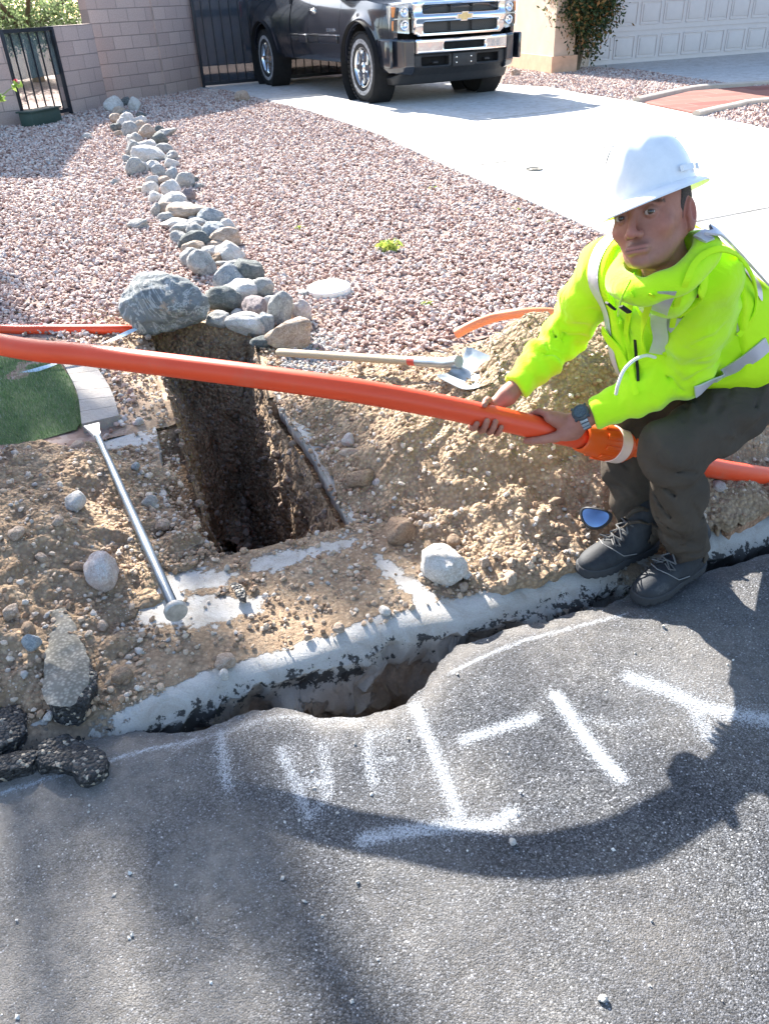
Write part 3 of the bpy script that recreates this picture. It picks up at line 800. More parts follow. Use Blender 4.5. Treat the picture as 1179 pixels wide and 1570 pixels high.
# pebbles and clods too many to count ------------------------------
def pebfield(n, seed, lo, hi, prob, r0, r1, pw=3.0):
    r = np.random.RandomState(seed); x = r.uniform(lo[0], hi[0], n); y = r.uniform(lo[1], hi[1], n)
    p = prob(x, y); k = r.rand(n) < p; x, y = x[k], y[k]
    rad = r0+(r1-r0)*r.rand(len(x))**pw
    return np.stack([x, y, surfz(x, y)+rad*.25], 1), rad
def pr(x, y):
    u_, v_ = UV(x, y); d = polysd(x, y, PT); p = np.zeros(len(x))
    hr = np.maximum.reduce([H_RIGHT(x, y), H_LEFT(x, y)])-groundz(x, y)
    p = np.where(v_ > vkerb(u_)+.06, .15+.30*np.clip(fbm(x*5, y*5, 0, 3)+.1, 0, 1), 0)
    p = np.where(hr > -.02, .42, p)
    p = np.where((hr > -.06) & (hr < .05), 1.0, p)
    p = np.where(v_ > WALK_V, np.maximum(np.exp(-np.clip(d, 0, 9)/.25), np.where(hr > -.02, .7, 0)), p)
    for w_ in WP[:5]+WP[7:9]: p = np.where(polysd(x, y, w_) < 0, p*.05, p)
    p = np.where(polysd(x, y, GR) < .06, 0, p); p = np.where(v_ < vkerb(u_)+.05, 0, p); p = np.where((u_ < -.35) & (v_ > vkerb(u_)+.01) & (v_ < vkerb(u_)+.25), np.maximum(p, .5), p)
    return np.where((d < .01), 0, p)
PA, RA = pebfield(230000, 31, (-2.4, 1.25), (2.2, 4.3), pr, .0016, .0125, 8.0)
Va, Fa = stones(PA[RA > .005], RA[RA > .005], 41, ICO, .7, .26); Vb_, Fb_ = stones(PA[RA <= .005], RA[RA <= .005], 42, OCT, .8, .2)
o = mesh('pebbles', np.concatenate([Va, Vb_]), np.concatenate([Fa, Fb_+len(Va)]), M_PEB, None, False)
props(o, 'loose tan pebbles and clods over the dirt heaps and the walk', 'pebbles', kind='stuff')
# grey crushed stone by the far end of the walk, small loose grit on the asphalt, rubble in the pit wall
gp = G(480, 545, .07)
x, y = scatter(TXY([(440, 520), (500, 505), (545, 530), (550, 560), (500, 580), (430, 565)]), 5200, 51)
gr2 = np.random.RandomState(3).uniform(.006, .013, len(x)); P2 = np.stack([x, y, surfz(x, y)+gr2*.3], 1)
r3 = np.random.RandomState(61); n3 = 1500; x = r3.uniform(-1.6, 1.8, n3); y = r3.uniform(.45, 2.3, n3); u_, v_ = UV(x, y); k = v_ < vroad(u_)-.03
x, y = x[k], y[k]; g3 = .0014+.005*r3.rand(len(x))**6
Vc, Fc = stones(P2, gr2, 52, ICO, .7, .25)
o = mesh('crushed_stone', Vc, Fc, M_GREYG, None, False); props(o, 'small grey crushed stone at the back corner of the walk beside the trench', 'gravel', kind='stuff')
Vc, Fc = stones(np.stack([x, y, g3*.4], 1), g3, 62, OCT, .8, .2)
o = mesh('grit', Vc, Fc, mat_stones('pale_grit', [(0, (.3, .28, .26)), (.5, (.5, .47, .43)), (1, (.75, .73, .7))]), None, False); props(o, 'pale grit scattered on the asphalt', 'grit', kind='stuff')
rr = np.random.RandomState(71); ii = rr.randint(0, NL-2, 2600); jj = rr.randint(0, nR, 2600)
P4 = Vp.reshape(nl, nR, 3)[ii, jj]; g4 = .004+.016*rr.rand(2600)**3
Vc, Fc = stones(P4, g4, 72, ICO, .8, .2)
ii = rr.randint(NL, nl-1, 1600); jj = rr.randint(0, nR, 1600); g5 = .006+.02*rr.rand(1600)**3
Vd, Fd = stones(Vp.reshape(nl, nR, 3)[ii, jj], g5, 73, ICO, .8, .2)
o = mesh('trench_stones', np.concatenate([Vc, Vd]), np.concatenate([Fc, Fd+len(Vc)]), mat_stones('trench_stone', [(0, (.12, .085, .06)), (.5, (.22, .16, .12)), (1, (.3, .25, .21))]), None, False)
props(o, 'small brown stones sticking out of the trench walls', 'stones', kind='stuff')

# ------------------------------------------------------------------ rocks one can count
def mat_rock(name, a, b, c, bumpst=.6):
    t = NT(name); r = t.rand()
    v = t.n('ShaderNodeVectorMath', operation='ADD'); t.L(t.co, v.inputs[0])
    cx = t.n('ShaderNodeCombineXYZ'); t.L(t.math('MULTIPLY', r, 37.0), cx.inputs[0]); t.L(t.math('MULTIPLY', r, 11.0), cx.inputs[2]); t.L(cx.outputs[0], v.inputs[1])
    co = v.outputs[0]
    f = t.noise(2.2, 8, .65, .8, co=co)
    cc = t.ramp(f, [(.3, a), (.5, b), (.68, c)])
    vein = t.ramp(t.noise(1.6, 6, .7, 2.5, co=co), [(.47, 0), (.5, .55), (.53, 0)])
    cc = t.mix(vein, cc, tuple(min(1, q*1.7) for q in c))
    cc = t.mix(1.0, cc, t.ramp(t.noise(18, 5, .75, co=co), [(.35, .72), (.65, 1.12)]), 'MULTIPLY')
    h = t.math('ADD', t.noise(5, 8, .7, .5, co=co), t.math('MULTIPLY', t.noise(26, 5, .7, co=co), .35))
    return t.done(cc, .85, t.bump(h, bumpst, .06), spec=.3)
RM = dict(white=mat_rock('rock_white', (.46, .42, .37), (.62, .58, .53), (.76, .73, .7)),
          tan=mat_rock('rock_tan', (.30, .21, .15), (.44, .33, .25), (.55, .46, .38)),
          grey=mat_rock('rock_grey', (.22, .22, .21), (.36, .355, .34), (.5, .49, .46)),
          dark=mat_rock('rock_dark', (.07, .085, .085), (.13, .145, .14), (.22, .23, .22)),
          blue=mat_rock('rock_blue', (.17, .20, .22), (.30, .33, .35), (.48, .50, .51)),
          purple=mat_rock('rock_purple', (.13, .11, .12), (.24, .2, .2), (.36, .3, .3)),
          brown=mat_rock('rock_brown', (.22, .14, .09), (.32, .22, .15), (.42, .31, .22)),
          pink=mat_rock('rock_pinkish', (.42, .33, .29), (.6, .5, .46), (.66, .62, .6)))
import bmesh
def icos(sub):
    bm = bmesh.new(); bmesh.ops.create_icosphere(bm, subdivisions=sub, radius=1); bm.verts.index_update()
    V = np.array([v.co[:] for v in bm.verts]); F_ = np.array([[v.index for v in f.verts] for f in bm.faces]); bm.free(); return V, F_
ICOS4, ICOS5 = icos(4), icos(5)
def rockshape(seed, ang=1.0, base=None, nz=.10, npl=11):
    V, F_ = base or ICOS4; r = np.random.RandomState(seed)
    N = r.normal(size=(npl, 3)); N /= np.linalg.norm(N, axis=1)[:, None]; d = r.uniform(.62, .98, npl)
    dots = np.clip(V@N.T, 1e-3, None); rr_ = d/dots
    p = 8+10*ang; rad = (np.sum(rr_**-p, 1)+1)**(-1/p)
    s = seed*3.7
    rad = rad*(1+nz*fbm(V[:, 0]*1.5+s, V[:, 1]*1.5, V[:, 2]*1.5, 3)+.35*nz*fbm(V[:, 0]*5+s, V[:, 1]*5, V[:, 2]*5, 4))
    return V*rad[:, None], F_
PROTO = {}
def rockmesh(seed, ang):
    key = (seed % 12, ang)
    if key not in PROTO:
        V, F_ = rockshape(seed % 12+20*int(ang*10), ang)
        o = mesh('rock', V, F_, RM['grey'], None, True, auto=28); PROTO[key] = o.data; bpy.data.objects.remove(o)
    return PROTO[key]
def rock(name, label, cat, px, py, w_, h_, tone, seed, ang=1.0, group=None, zoff=0.0, sit=.40, own=None, rotz=None):
    """rock whose outline is about w_ x h_ photo pixels round (px, py), sitting on the surface there"""
    p = T(px, py+h_*.25)
    for _ in range(6): p = G(px, py+h_*.25, float(surfz(np.array([p[0]]), np.array([p[1]]))[0]))
    _, _, k = projpx(p); a = w_*k/FPX/2; b = h_*k/FPX/2
    r = random.Random(seed*7+3)
    me = rockmesh(seed, ang)
    o = bpy.data.objects.new(name, me); COL.objects.link(o)
    o.scale = (a*1.12, a*r.uniform(.8, 1.05)*.95, b*1.05)
    o.rotation_euler = (r.uniform(-.25, .25), r.uniform(-.25, .25), r.uniform(0, 6.28) if rotz is None and abs(w_-h_) < .35*w_ else (rotz or r.uniform(-.25, .25)))
    o.location = (p[0], p[1], p[2]+b*sit*1.5+zoff)
    o.material_slots[0].link = 'OBJECT'; o.material_slots[0].material = RM[tone]
    return props(o, label, cat, group)
TONEW = dict(white='whitish', tan='tan', grey='grey', dark='dark greenish', blue='bluish grey', purple='purple brown', brown='brown', pink='pinkish')
LINE = [(75,110,95,85,'white'),(160,85,60,50,'dark'),(215,112,70,70,'white'),(115,150,80,55,'tan'),(170,160,50,40,'grey'),(90,205,70,55,'tan'),(132,228,60,50,'white'),(93,262,55,55,'dark'),
(180,212,80,70,'white'),(255,215,80,50,'white'),(262,172,44,30,'dark'),(190,285,80,80,'grey'),(248,262,85,65,'tan'),(115,302,50,32,'tan'),(310,302,95,72,'tan'),(380,275,55,45,'dark'),
(422,300,110,45,'grey'),(402,350,92,72,'dark'),(235,345,80,65,'grey'),(182,340,50,50,'white'),(205,422,80,90,'grey'),(292,390,120,62,'white'),(312,455,150,85,'white'),(420,408,80,50,'grey'),
(375,445,46,60,'dark'),(165,480,65,45,'grey'),(228,545,100,88,'grey'),(285,540,70,60,'white'),(345,530,90,65,'white'),(388,568,80,70,'grey'),(470,462,80,56,'grey'),(472,512,80,56,'white'),
(475,592,80,75,'blue'),(350,625,80,52,'white'),(422,628,64,46,'tan'),(330,690,80,66,'white'),(365,748,85,66,'white'),(470,690,110,85,'white'),(570,640,105,80,'grey'),
(625,622,50,40,'dark'),(580,738,90,80,'purple'),(655,665,60,30,'grey'),(475,770,140,86,'white'),(450,825,110,76,'tan'),(365,838,60,76,'grey'),(560,812,110,50,'grey'),(596,845,210,76,'tan'),
(440,882,90,46,'grey'),(740,880,130,88,'blue'),(615,880,64,42,'white'),(865,940,80,60,'white'),(520,922,150,56,'white'),(542,968,100,76,'grey'),(645,922,110,50,'grey'),(640,982,115,84,'grey'),
(527,1026,100,66,'grey'),(650,1048,160,96,'dark'),(765,995,140,115,'blue'),(852,1032,140,104,'tan'),(780,1078,100,46,'tan'),(565,1065,50,52,'grey'),(640,1100,120,76,'tan'),(722,1125,120,50,'white'),
(890,1135,150,118,'white'),(640,1168,140,106,'grey'),(690,1222,150,146,'grey'),(790,1170,80,60,'brown'),(842,1206,80,40,'grey'),(925,1232,120,70,'grey'),(1000,1270,160,146,'dark')]
grp = 'rocks laid in a line across the gravel yard'
used = {}
for i_, (zx, zy, zw, zh, tn) in enumerate(LINE):
    px_, py_ = 160+zx/4.535, 140+zy/4.535
    seg = (['far end', 'far third', 'upper middle', 'middle', 'lower middle', 'near third', 'near end'][min(6, int((zy-60)/175))])+' of the stone line'+(', left side' if zx < np.interp(zy, [110, 500, 900, 1250], [160, 330, 600, 830])-25 else ', right side' if zx > np.interp(zy, [110, 500, 900, 1250], [160, 330, 600, 830])+25 else ', centre')
    a_ = zw*zh; sz = 'large' if a_ > 11000 else 'small' if a_ < 3600 else 'mid sized'
    shp = 'flat' if zw > 1.7*zh else 'upright' if zh > 1.15*zw else 'angular'
    lb_ = f'{sz} {shp} {TONEW[tn]} rock in the {seg}'; used[lb_] = used.get(lb_, 0)+1
    lb_ = lb_ if used[lb_] == 1 else lb_.replace(shp, ['', 'blunt', 'pointed', 'lopsided', 'cracked'][min(used[lb_]-1, 4)]) if used[lb_] > 1 else lb_
    rock('rock', lb_, 'rock', px_, py_, zw/4.535*1.42, zh/4.535*1.45, tn, i_*5+1, 1.5 if i_ % 3 else .8, grp)
grp2 = 'bigger rocks piled beside the boulder'
NEAR = [(355, 430, 46, 42, 'blue', 'blue grey rock with white veins behind the boulder, topmost of the near rocks', .8), (368, 448, 64, 30, 'white', 'flat pale slab rock lying across the near rocks', 1.0),
(402, 446, 38, 32, 'grey', 'rounded grey rock at the back of the near rocks', .3), (346, 464, 52, 40, 'dark', 'dark green rock touching the right side of the boulder', .6), (392, 476, 46, 36, 'purple', 'purple brown rock in the middle of the near rocks', .9),
(416, 462, 26, 18, 'white', 'small pale blue rock at the back of the near rocks', 1.0), (338, 493, 38, 26, 'grey', 'low grey rock in front of the boulder corner', .5), (380, 500, 54, 34, 'white', 'pale angular rock at the edge of the trench', 1.0),
(411, 497, 30, 36, 'blue', 'smooth blue grey cobble left of the tall grey rock', .2), (434, 482, 38, 56, 'grey', 'tall rounded grey rock leaning over the others', .2), (464, 481, 28, 40, 'pink', 'upright pinkish white quartz rock at the right end', 1.0),
(448, 516, 62, 46, 'tan', 'broad tan grey rock behind the end of the shovel handle', .6), (365, 482, 18, 14, 'white', 'tiny pale rock between the dark green and purple rocks', 1.0), (404, 524, 34, 18, 'dark', 'low dark rock half sunk in gravel at the trench rim', .7),
(466, 450, 20, 11, 'grey', 'small flat grey rock left of the round white lid', .6)]
for i_, (a, b, w_, h_, tn, lb, an) in enumerate(NEAR): rock('rock', lb, 'rock', a, b, w_*1.08, h_*1.1, tn, i_*7+3, an, grp2)
for a, b, w_, h_, tn, lb in [(372, 150, 22, 20, 'tan', 'lone cream rock at the corner of the driveway and the gravel yard'), (790, 114, 17, 12, 'tan', 'small tan rock on gravel in front of the stucco pier'),
    (212, 346, 30, 16, 'grey', 'flat grey rock lying alone on the gravel left of the stone line'), (177, 281, 12, 10, 'grey', 'small grey rock alone on gravel at the upper left of the line'), (216, 291, 14, 10, 'tan', 'small tan rock just left of the middle of the line'), (135, 210, 12, 9, 'white', 'small white rock in the wall shadow on the left')]:
    rock('rock', lb, 'rock', a, b, w_*1.1, h_*1.1, tn, a, .4)
# stones lying in the dug dirt
ST = [(165, 874, 58, 62, 'pink', 'large pinkish white river stone beside the steel bar', .3), (680, 866, 62, 62, 'white', 'large pale stone at the foot of the big dirt heap', .7), (615, 812, 46, 48, 'brown', 'round brown clod stone on the big dirt heap', .4),
(118, 768, 32, 28, 'white', 'white stone on the left dirt heap above the bar', .6), (28, 818, 30, 22, 'tan', 'flat tan stone at the left edge of the left heap', .3), (346, 1012, 34, 20, 'tan', 'oval tan stone on the dirty walk above the kerb', .2),
(556, 735, 46, 30, 'brown', 'brown clod on the left slope of the big heap', .4), (583, 741, 24, 18, 'pink', 'small pale stone beside the brown clod', .6), (571, 781, 24, 18, 'brown', 'little brown stone below the brown clod', .5),
(53, 985, 28, 26, 'blue', 'bluish stone left of the standing asphalt slab', .3), (190, 1033, 30, 22, 'brown', 'brown stone at the foot of the dirt by the asphalt slab', .3), (345, 1034, 16, 18, 'white', 'small white stone just below the oval tan stone', .4),
(782, 886, 22, 20, 'tan', 'tan angular stone near the worker toes', .9), (820, 803, 20, 16, 'white', 'sharp white stone on the lower right of the heap', 1.0), (742, 862, 20, 16, 'tan', 'tan stone right of the large pale stone', .5),
(696, 830, 22, 20, 'brown', 'brown stone above the large pale stone', .5), (714, 880, 18, 12, 'white', 'small white stone at the foot of the heap', .5), (784, 862, 16, 14, 'tan', 'small tan stone in front of the heap', .6),
(860, 830, 18, 16, 'brown', 'brown stone close to the worker shoe', .5), (535, 675, 22, 18, 'pink', 'pale block stone on the rubble right of the trench', 1.0), (538, 695, 30, 12, 'tan', 'flat tan stone under the pale block stone', .4),
(590, 937, 20, 16, 'white', 'white pebble stone on the walk near the kerb', .3), (520, 962, 18, 14, 'tan', 'tan pebble stone on the edge of the kerb', .3), (230, 770, 24, 18, 'grey', 'grey stone lying against the steel bar', .7),
(76, 1098, 16, 14, 'white', 'white stone below the standing asphalt slab', .4), (127, 1092, 14, 16, 'white', 'small white stone right of the asphalt slab foot', .4), (250, 806, 24, 18, 'tan', 'tan stone between the steel bar and the trench', .7),
(92, 800, 18, 14, 'tan', 'small tan stone in the middle of the left heap', .5), (66, 855, 18, 16, 'tan', 'round tan stone low on the left heap', .3), (120, 870, 22, 16, 'brown', 'brown stone left of the large pinkish stone', .4),
(20, 940, 28, 24, 'tan', 'tan stone at the left edge above the black chunks', .4), (45, 965, 24, 20, 'brown', 'brown stone at the left edge beside the asphalt slab', .4), (160, 960, 18, 14, 'tan', 'tan stone right of the top of the asphalt slab', .4),
(210, 715, 16, 12, 'blue', 'bluish chip on the walk right of the bar', .9), (215, 482+165, 12, 12, 'white', 'white chip at the back corner of the walk', 1.0), (710, 1000-100, 16, 12, 'tan', 'tan pebble on the pale concrete by the kerb', .5),
(850, 770, 26, 20, 'brown', 'brown stone half buried on the right of the heap', .4), (668, 745, 20, 16, 'brown', 'brown clod in the middle of the big heap', .4), (120, 685, 26, 16, 'tan', 'tan stone on the white strip of walk near the grass', .4),
(1098, 745, 20, 16, 'pink', 'pinkish stone behind the worker under the pipe', .6), (785, 1290, 12, 10, 'white', 'small white chip on the asphalt below the painted line', 1.0), (923, 1530, 14, 14, 'white', 'white chip on the asphalt at the bottom of the view', 1.0)]
for i_, (a, b, w_, h_, tn, lb, an) in enumerate(ST): rock('stone', lb, 'stone', a, b, w_*1.08, h_*1.1, tn, i_*11+2, an, zoff=0)

# boulder -----------------------------------------------------------
def boulder():
    V, F_ = rockshape(8, .22, ICOS5, .08, 18)
    V = V*(1+.03*fbm(V[:, 0]*7, V[:, 1]*7, V[:, 2]*7, 5))[:, None]
    p = T(258, 506); _, _, k = projpx(p); s = 63*k/FPX
    V = V*np.array([s*1.24, s*.9, s*.80])
    R = Matrix.Rotation(radians(4), 3, 'Y'); V = V@np.array(R).T
    t = NT('boulder_stone')
    f = t.noise(3.2, 9, .68, 1.2); c = t.ramp(f, [(.3, (.095, .11, .12)), (.5, (.18, .20, .205)), (.65, (.29, .305, .30)), (.8, (.44, .45, .43))])
    ve = t.ramp(t.noise(2.4, 8, .7, 3.0), [(.47, 0), (.5, .7), (.535, 0)]); c = t.mix(ve, c, (.6, .62, .62))
    b = t.ramp(t.noise(4.5, 5, .6), [(.63, 0), (.67, .85)]); c = t.mix(b, c, (.45, .33, .24))
    sp = t.ramp(t.noise(70, 4, .7), [(.60, 0), (.68, .7)]); c = t.mix(sp, c, (.6, .58, .5))
    h = t.math('ADD', t.noise(7, 9, .72, .8), t.math('MULTIPLY', t.noise(40, 5, .7), .3))
    mt = t.done(c, .82, t.bump(h, .9, .035), spec=.3)
    c0_ = np.array([p[0], p[1]+.02, p[2]+s*.58])
    o = mesh('boulder', V+c0_, F_, mt, None, True, auto=40, origin=c0_); props(o, 'large blue grey boulder with pale veins at the head of the trench', 'boulder')
boulder()

# broken asphalt ------------------------------------------------------
def mat_chunk():
    t = NT('broken_asphalt'); v = t.n('ShaderNodeTexVoronoi'); v.inputs['Scale'].default_value = 120; t.L(t.co, v.inputs['Vector'])
    sp = t.n('ShaderNodeSeparateColor'); t.L(v.outputs['Color'], sp.inputs[0])
    c = t.ramp(sp.outputs[0], [(0, (.012, .012, .013)), (.75, (.035, .035, .037)), (.88, (.10, .095, .09)), (.95, (.42, .36, .28))])
    return t.done(c, .6, t.bump(t.math('ADD', t.math('MULTIPLY', v.outputs['Distance'], -1), t.noise(30, 6, .7)), 1.0, .01), spec=.5)
def mat_chunktop():
    t = NT('worn_asphalt_top'); c = t.ramp(t.noise(14, 6, .7), [(.3, (.2, .19, .16)), (.7, (.36, .33, .28))])
    c = t.mix(1.0, c, t.ramp(t.vor(110), [(.1, 1.2), (.6, .6)]), 'MULTIPLY')
    return t.done(c, .92, t.bump(t.vor(110), -1, .006), spec=.2)
M_CHK, M_CHT = mat_chunk(), mat_chunktop()
def chunk(label, outline, th, z, tilt, seed, top=True):
    P = np.array([G(a, b, z)[:2] for a, b in outline]); c = P.mean(0)
    d = .012; gx_ = np.arange(P[:, 0].min()-.03, P[:, 0].max()+.03, d); gy_ = np.arange(P[:, 1].min()-.03, P[:, 1].max()+.03, d)
    X, Y, F_ = gridmesh(gx_, gy_); f = -polysd(X, Y, P)+.006*fbm(X*25+seed, Y*25, 1, 4)
    zt = z+tilt[0]*(X-c[0])+tilt[1]*(Y-c[1])+.006*fbm(X*20, Y*20, seed, 4)-.008*np.exp(-np.clip(f, 0, 1)/.010)
    V, F_, _, sg = clip(np.stack([X, Y, zt], 1), F_, f)
    V, F2_, _, mi = skirt(V, F_, sg, th, None, 6, .008, seed=seed)
    o = mesh('asphalt_chunk', V, F2_, [M_CHT if top else M_CHK, M_CHK], None, True, mi, auto=40, origin=np.array([c[0], c[1], 0])); props(o, label, 'asphalt chunk', 'broken pieces of asphalt at the left')
chunk('long standing slab of broken asphalt with a grey worn top at the left', [(75, 935), (98, 925), (115, 960), (135, 1000), (138, 1040), (110, 1085), (72, 1082), (66, 1040), (72, 985)], .07, .095, (-.05, -.05), 1)
chunk('black broken asphalt chunk behind the long slab at the left edge', [(-30, 1000), (10, 995), (60, 1030), (66, 1060), (40, 1065), (-30, 1045)], .06, .06, (-.2, -.1), 2, False)
chunk('blocky black asphalt chunk cut by the left edge above the flat piece', [(-40, 1080), (22, 1080), (40, 1110), (20, 1135), (-40, 1150)], .05, .05, (-.1, 0), 3, False)
chunk('flat black asphalt piece nearest the road, longest of the dark ones', [(60, 1138), (104, 1120), (158, 1150), (163, 1172), (132, 1186), (64, 1168)], .04, .04, (-.1, 0), 4, False)
chunk('small black asphalt lump at the left edge beside the flat piece', [(-20, 1158), (30, 1145), (60, 1150), (40, 1176), (-20, 1182)], .05, .04, (0, -.1), 5, False)
chunk('tiny black asphalt crumb on the white patch of the walk', [(350, 893), (360, 888), (376, 900), (374, 912), (362, 908)], .025, .075, (.1, 0), 6, False)
# ------------------------------------------------------------------ block walls
def height_for(base_px, ytop):
    p = T(*base_px); z = p[2]
    lo_, hi_ = 0.2, 6.0
    for _ in range(40):
        mm = (lo_+hi_)/2
        if projpx((p[0], p[1], z+mm))[1] > ytop: lo_ = mm
        else: hi_ = mm
    return lo_
def mat_block():
    t = NT('split_block'); b = t.n('ShaderNodeTexBrick')
    mp = t.n('ShaderNodeMapping'); mp.inputs['Rotation'].default_value = (radians(90), 0, 0)
    t.L(t.co, mp.inputs[0]); t.L(mp.outputs[0], b.inputs['Vector'])
    for k, v in (('Scale', 1.0), ('Mortar Size', .006), ('Brick Width', .37), ('Row Height', .184), ('Mortar Smooth', .3), ('Bias', -.1)): b.inputs[k].default_value = v
    b.inputs['Color1'].default_value = (.50, .39, .35, 1); b.inputs['Color2'].default_value = (.42, .325, .295, 1); b.inputs['Mortar'].default_value = (.30, .25, .23, 1)
    c = t.mix(1.0, b.outputs[0], t.ramp(t.noise(55, 5, .7), [(.3, .82), (.7, 1.12)]), 'MULTIPLY')
    h = t.math('ADD', t.math('MULTIPLY', b.outputs[1], -1.2), t.math('MULTIPLY', t.noise(90, 5, .7), .5))
    return t.done(c, .92, t.bump(h, .8, .012), spec=.2)
M_BLOCK = mat_block()
def wall(name, label, a, b, h, th=.15, mat=M_BLOCK, z0=-.1, cap=False, zb=None):
    a = np.array(a[:2]); b = np.array(b[:2]); L = float(np.hypot(*(b-a))); ang = atan2(*(b-a)[::-1])
    z = float(groundz(*a)) if zb is None else zb; mb = MB(); mb.box((L/2, th/2, (h+z0)/2), (L, th, h-z0), bev=.006)
    root = mb.build(name, [mat]); root.location = (a[0], a[1], z); root.rotation_euler = (0, 0, ang)
    return props(root, label, 'wall'), L, ang
TL = T(165, 160); TM = T(255, 147); TR = T(310, 135); G0 = T(38, 192); G1 = T(112, 176); WL = T(-300, 232)
hl = height_for((140, 170), 38)
print('low wall', hl, 'tall base', TL, TR)
wall('block_wall', 'low pinkish block wall between the small gate and the tall wall', G1, T(168, 164), hl)
wall('block_wall', 'low pinkish block wall left of the small gate, cut by the left edge', WL, G0, hl*.97)
wall('block_wall', 'tall pinkish block wall above the far end of the stone line', TL, TM, 2.02, .2)
dmx = (TR-TM)[:2]; dmx /= np.linalg.norm(dmx); nmx = np.array([dmx[1], -dmx[0]])*.03
wall('block_pillar', 'wide block pillar joined to the tall wall, beside the big dark gate', np.array(TM[:2])+nmx, np.array(TR[:2])+nmx, 2.06, .42)
M_IRON = simple('gate_iron', (.018, .022, .03), .45, .3, bump=.2)
def mat_screen(alpha, col=(.03, .045, .06), sc=260):
    t = NT('shade_screen'); c = t.ramp(t.noise(1.5, 4), [(.3, tuple(np.array(col)*.7)), (.7, tuple(np.array(col)*1.4))]); t.done(c, .8)
    t.b.inputs['Alpha'].default_value = alpha; return t.m
def gate(name, label, a, b, h, spacing, screen, extra=None, z0=.03):
    a = np.array(a[:2]); b = np.array(b[:2]); L = float(np.hypot(*(b-a))); ang = atan2(*(b-a)[::-1])
    r = thing(name, label, 'gate', (a[0], a[1], float(groundz(*a)))); r.rotation_euler = (0, 0, ang)
    f = MB(); s = .045
    f.box((s/2, 0, h/2), (s, s, h), bev=.004); f.box((L-s/2, 0, h/2), (s, s, h), bev=.004); f.box((L/2, 0, h-s/2), (L-2*s, s, s)); f.box((L/2, 0, z0+s), (L-2*s, s, s))
    f.build('gate_frame', [M_IRON], r)
    n = int(L/spacing)
    for i_ in range(1, n):
        p = MB(); p.box((i_*L/n, -.004, h/2), (.016, .016, h-.1)); p.build('picket', [M_IRON], r)
    m_ = MB(); zlo = extra or z0; m_.box((L/2, .026, (h+zlo)/2), (L-.02, .003, h-zlo-.02)); m_.build('mesh_screen', [screen], r)
    return r, L
gs, Lg = gate('yard_gate', 'small dark metal gate with vertical bars and mesh in the low block wall', G0, G1, height_for((75, 184), 43), .155, mat_screen(.62, (.10, .15, .16)), extra=.52)
k = MB(); k.box((Lg*.92, -.04, .95), (.03, .06, .12), bev=.004); k.build('latch', [M_IRON], gs)
bgA = T(312, 136); bgB = T(470, 122)
gb, Lb = gate('vehicle_gate', 'big dark metal vehicle gate with black screening behind the parked truck', bgA, bgB+(bgB-bgA)*.9, 1.98, .165, mat_screen(.72, (.02, .035, .055)))
p = T(72, 189); bx = MB(); bx.box((0, 0, .09), (.62, .2, .18), bev=.02); bx.box((0, 0, .185), (.66, .24, .02), bev=.005)
o = bx.build('planter_box', [simple('planter_green', (.03, .06, .05), .6)]); o.location = p+np.array([0, -.15, 0]); o.rotation_euler = (0, 0, gs.rotation_euler.z); props(o, 'low dark green planter box in front of the small gate', 'planter')

# unseen roof added above the view, shaped to shade the gravel at the left
def upsun(p, z): q = np.array(p[:2])+SUND[:2]/SUND[2]*(z-float(groundz(*p[:2]))); return q
PRZ = 3.2
pp = [upsun(T(168, 161), PRZ), upsun(T(120, 225), PRZ), upsun(T(92, 262), PRZ), upsun(T(96, 272), PRZ), upsun(T(0, 270), PRZ), upsun(T(-300, 262), PRZ), upsun(T(-300, 185), PRZ)]
pr_ = thing('shade_blocker', 'added roof out of view that shades the gravel at the left', 'added shade roof', (pp[5][0], pp[5][1], 0))
c_ = MB(); c_.prism([(q[0]-pp[5][0], q[1]-pp[5][1]) for q in pp][::-1], Matrix.Translation((0, 0, PRZ)), .12); c_.build('roof', [simple('blocker_tan', (.45, .36, .28), .8)], pr_)
for q in (pp[5]*.9+pp[6]*.1, pp[6]*.9+pp[0]*.1-np.array([1.5, 0])):
    c_ = MB(); c_.box((q[0]-pp[5][0], q[1]-pp[5][1], PRZ/2), (.12, .12, PRZ)); c_.build('post', [simple('blocker_tan2', (.45, .36, .28), .8)], pr_)

# ------------------------------------------------------------------ house with garage
def mat_stucco():
    t = NT('stucco'); c = t.ramp(t.noise(3, 5), [(.3, (.62, .47, .36)), (.7, (.72, .56, .44))])
    return t.done(c, .95, t.bump(t.noise(60, 6, .75), 1.0, .02), spec=.15)
M_STUC = mat_stucco(); M_TRIM = simple('stucco_trim', (.58, .36, .24), .9, bump=.6); M_DOORP = simple('garage_door_paint', (.62, .55, .52), .6, var=.03)
HC = T(846, 114)[:2]; HL = T(776, 103)[:2]; GA = T(898, 104)[:2]; GB = T(1179, 82)[:2]
gd = (GB-GA)/np.linalg.norm(GB-GA); gn = np.array([-gd[1], gd[0]])          # gn points away from the camera
print('house', HC, HL, GA, GB)
hz0 = float(groundz(*HC))-.02
house = thing('house', 'stucco house with a pale garage door, seen beyond the truck and the shrub', 'house', (HC[0], HC[1], hz0))
def hb(name, poly, z0, z1, mat, par=house):
    m_ = MB(); m_.prism([(q[0]-HC[0], q[1]-HC[1]) for q in poly], Matrix.Translation((0, 0, z0)), z1-z0); return m_.build(name, [mat], par)
HH = 2.75
pr1 = HC+gd*.42; back = gn*7.5
lf = (HL-HC)/np.linalg.norm(HL-HC)
def ccw(P):
    P = [np.array(q) for q in P]; a = sum(P[i][0]*P[(i+1) % len(P)][1]-P[(i+1) % len(P)][0]*P[i][1] for i in range(len(P))); return P if a > 0 else P[::-1]
hb('pier', ccw([HC, HC+lf*2.2, HC+lf*2.2+gd*1.2, HC+gd*.42+gn*.6, HC+gd*.42]), 0, HH, M_STUC)
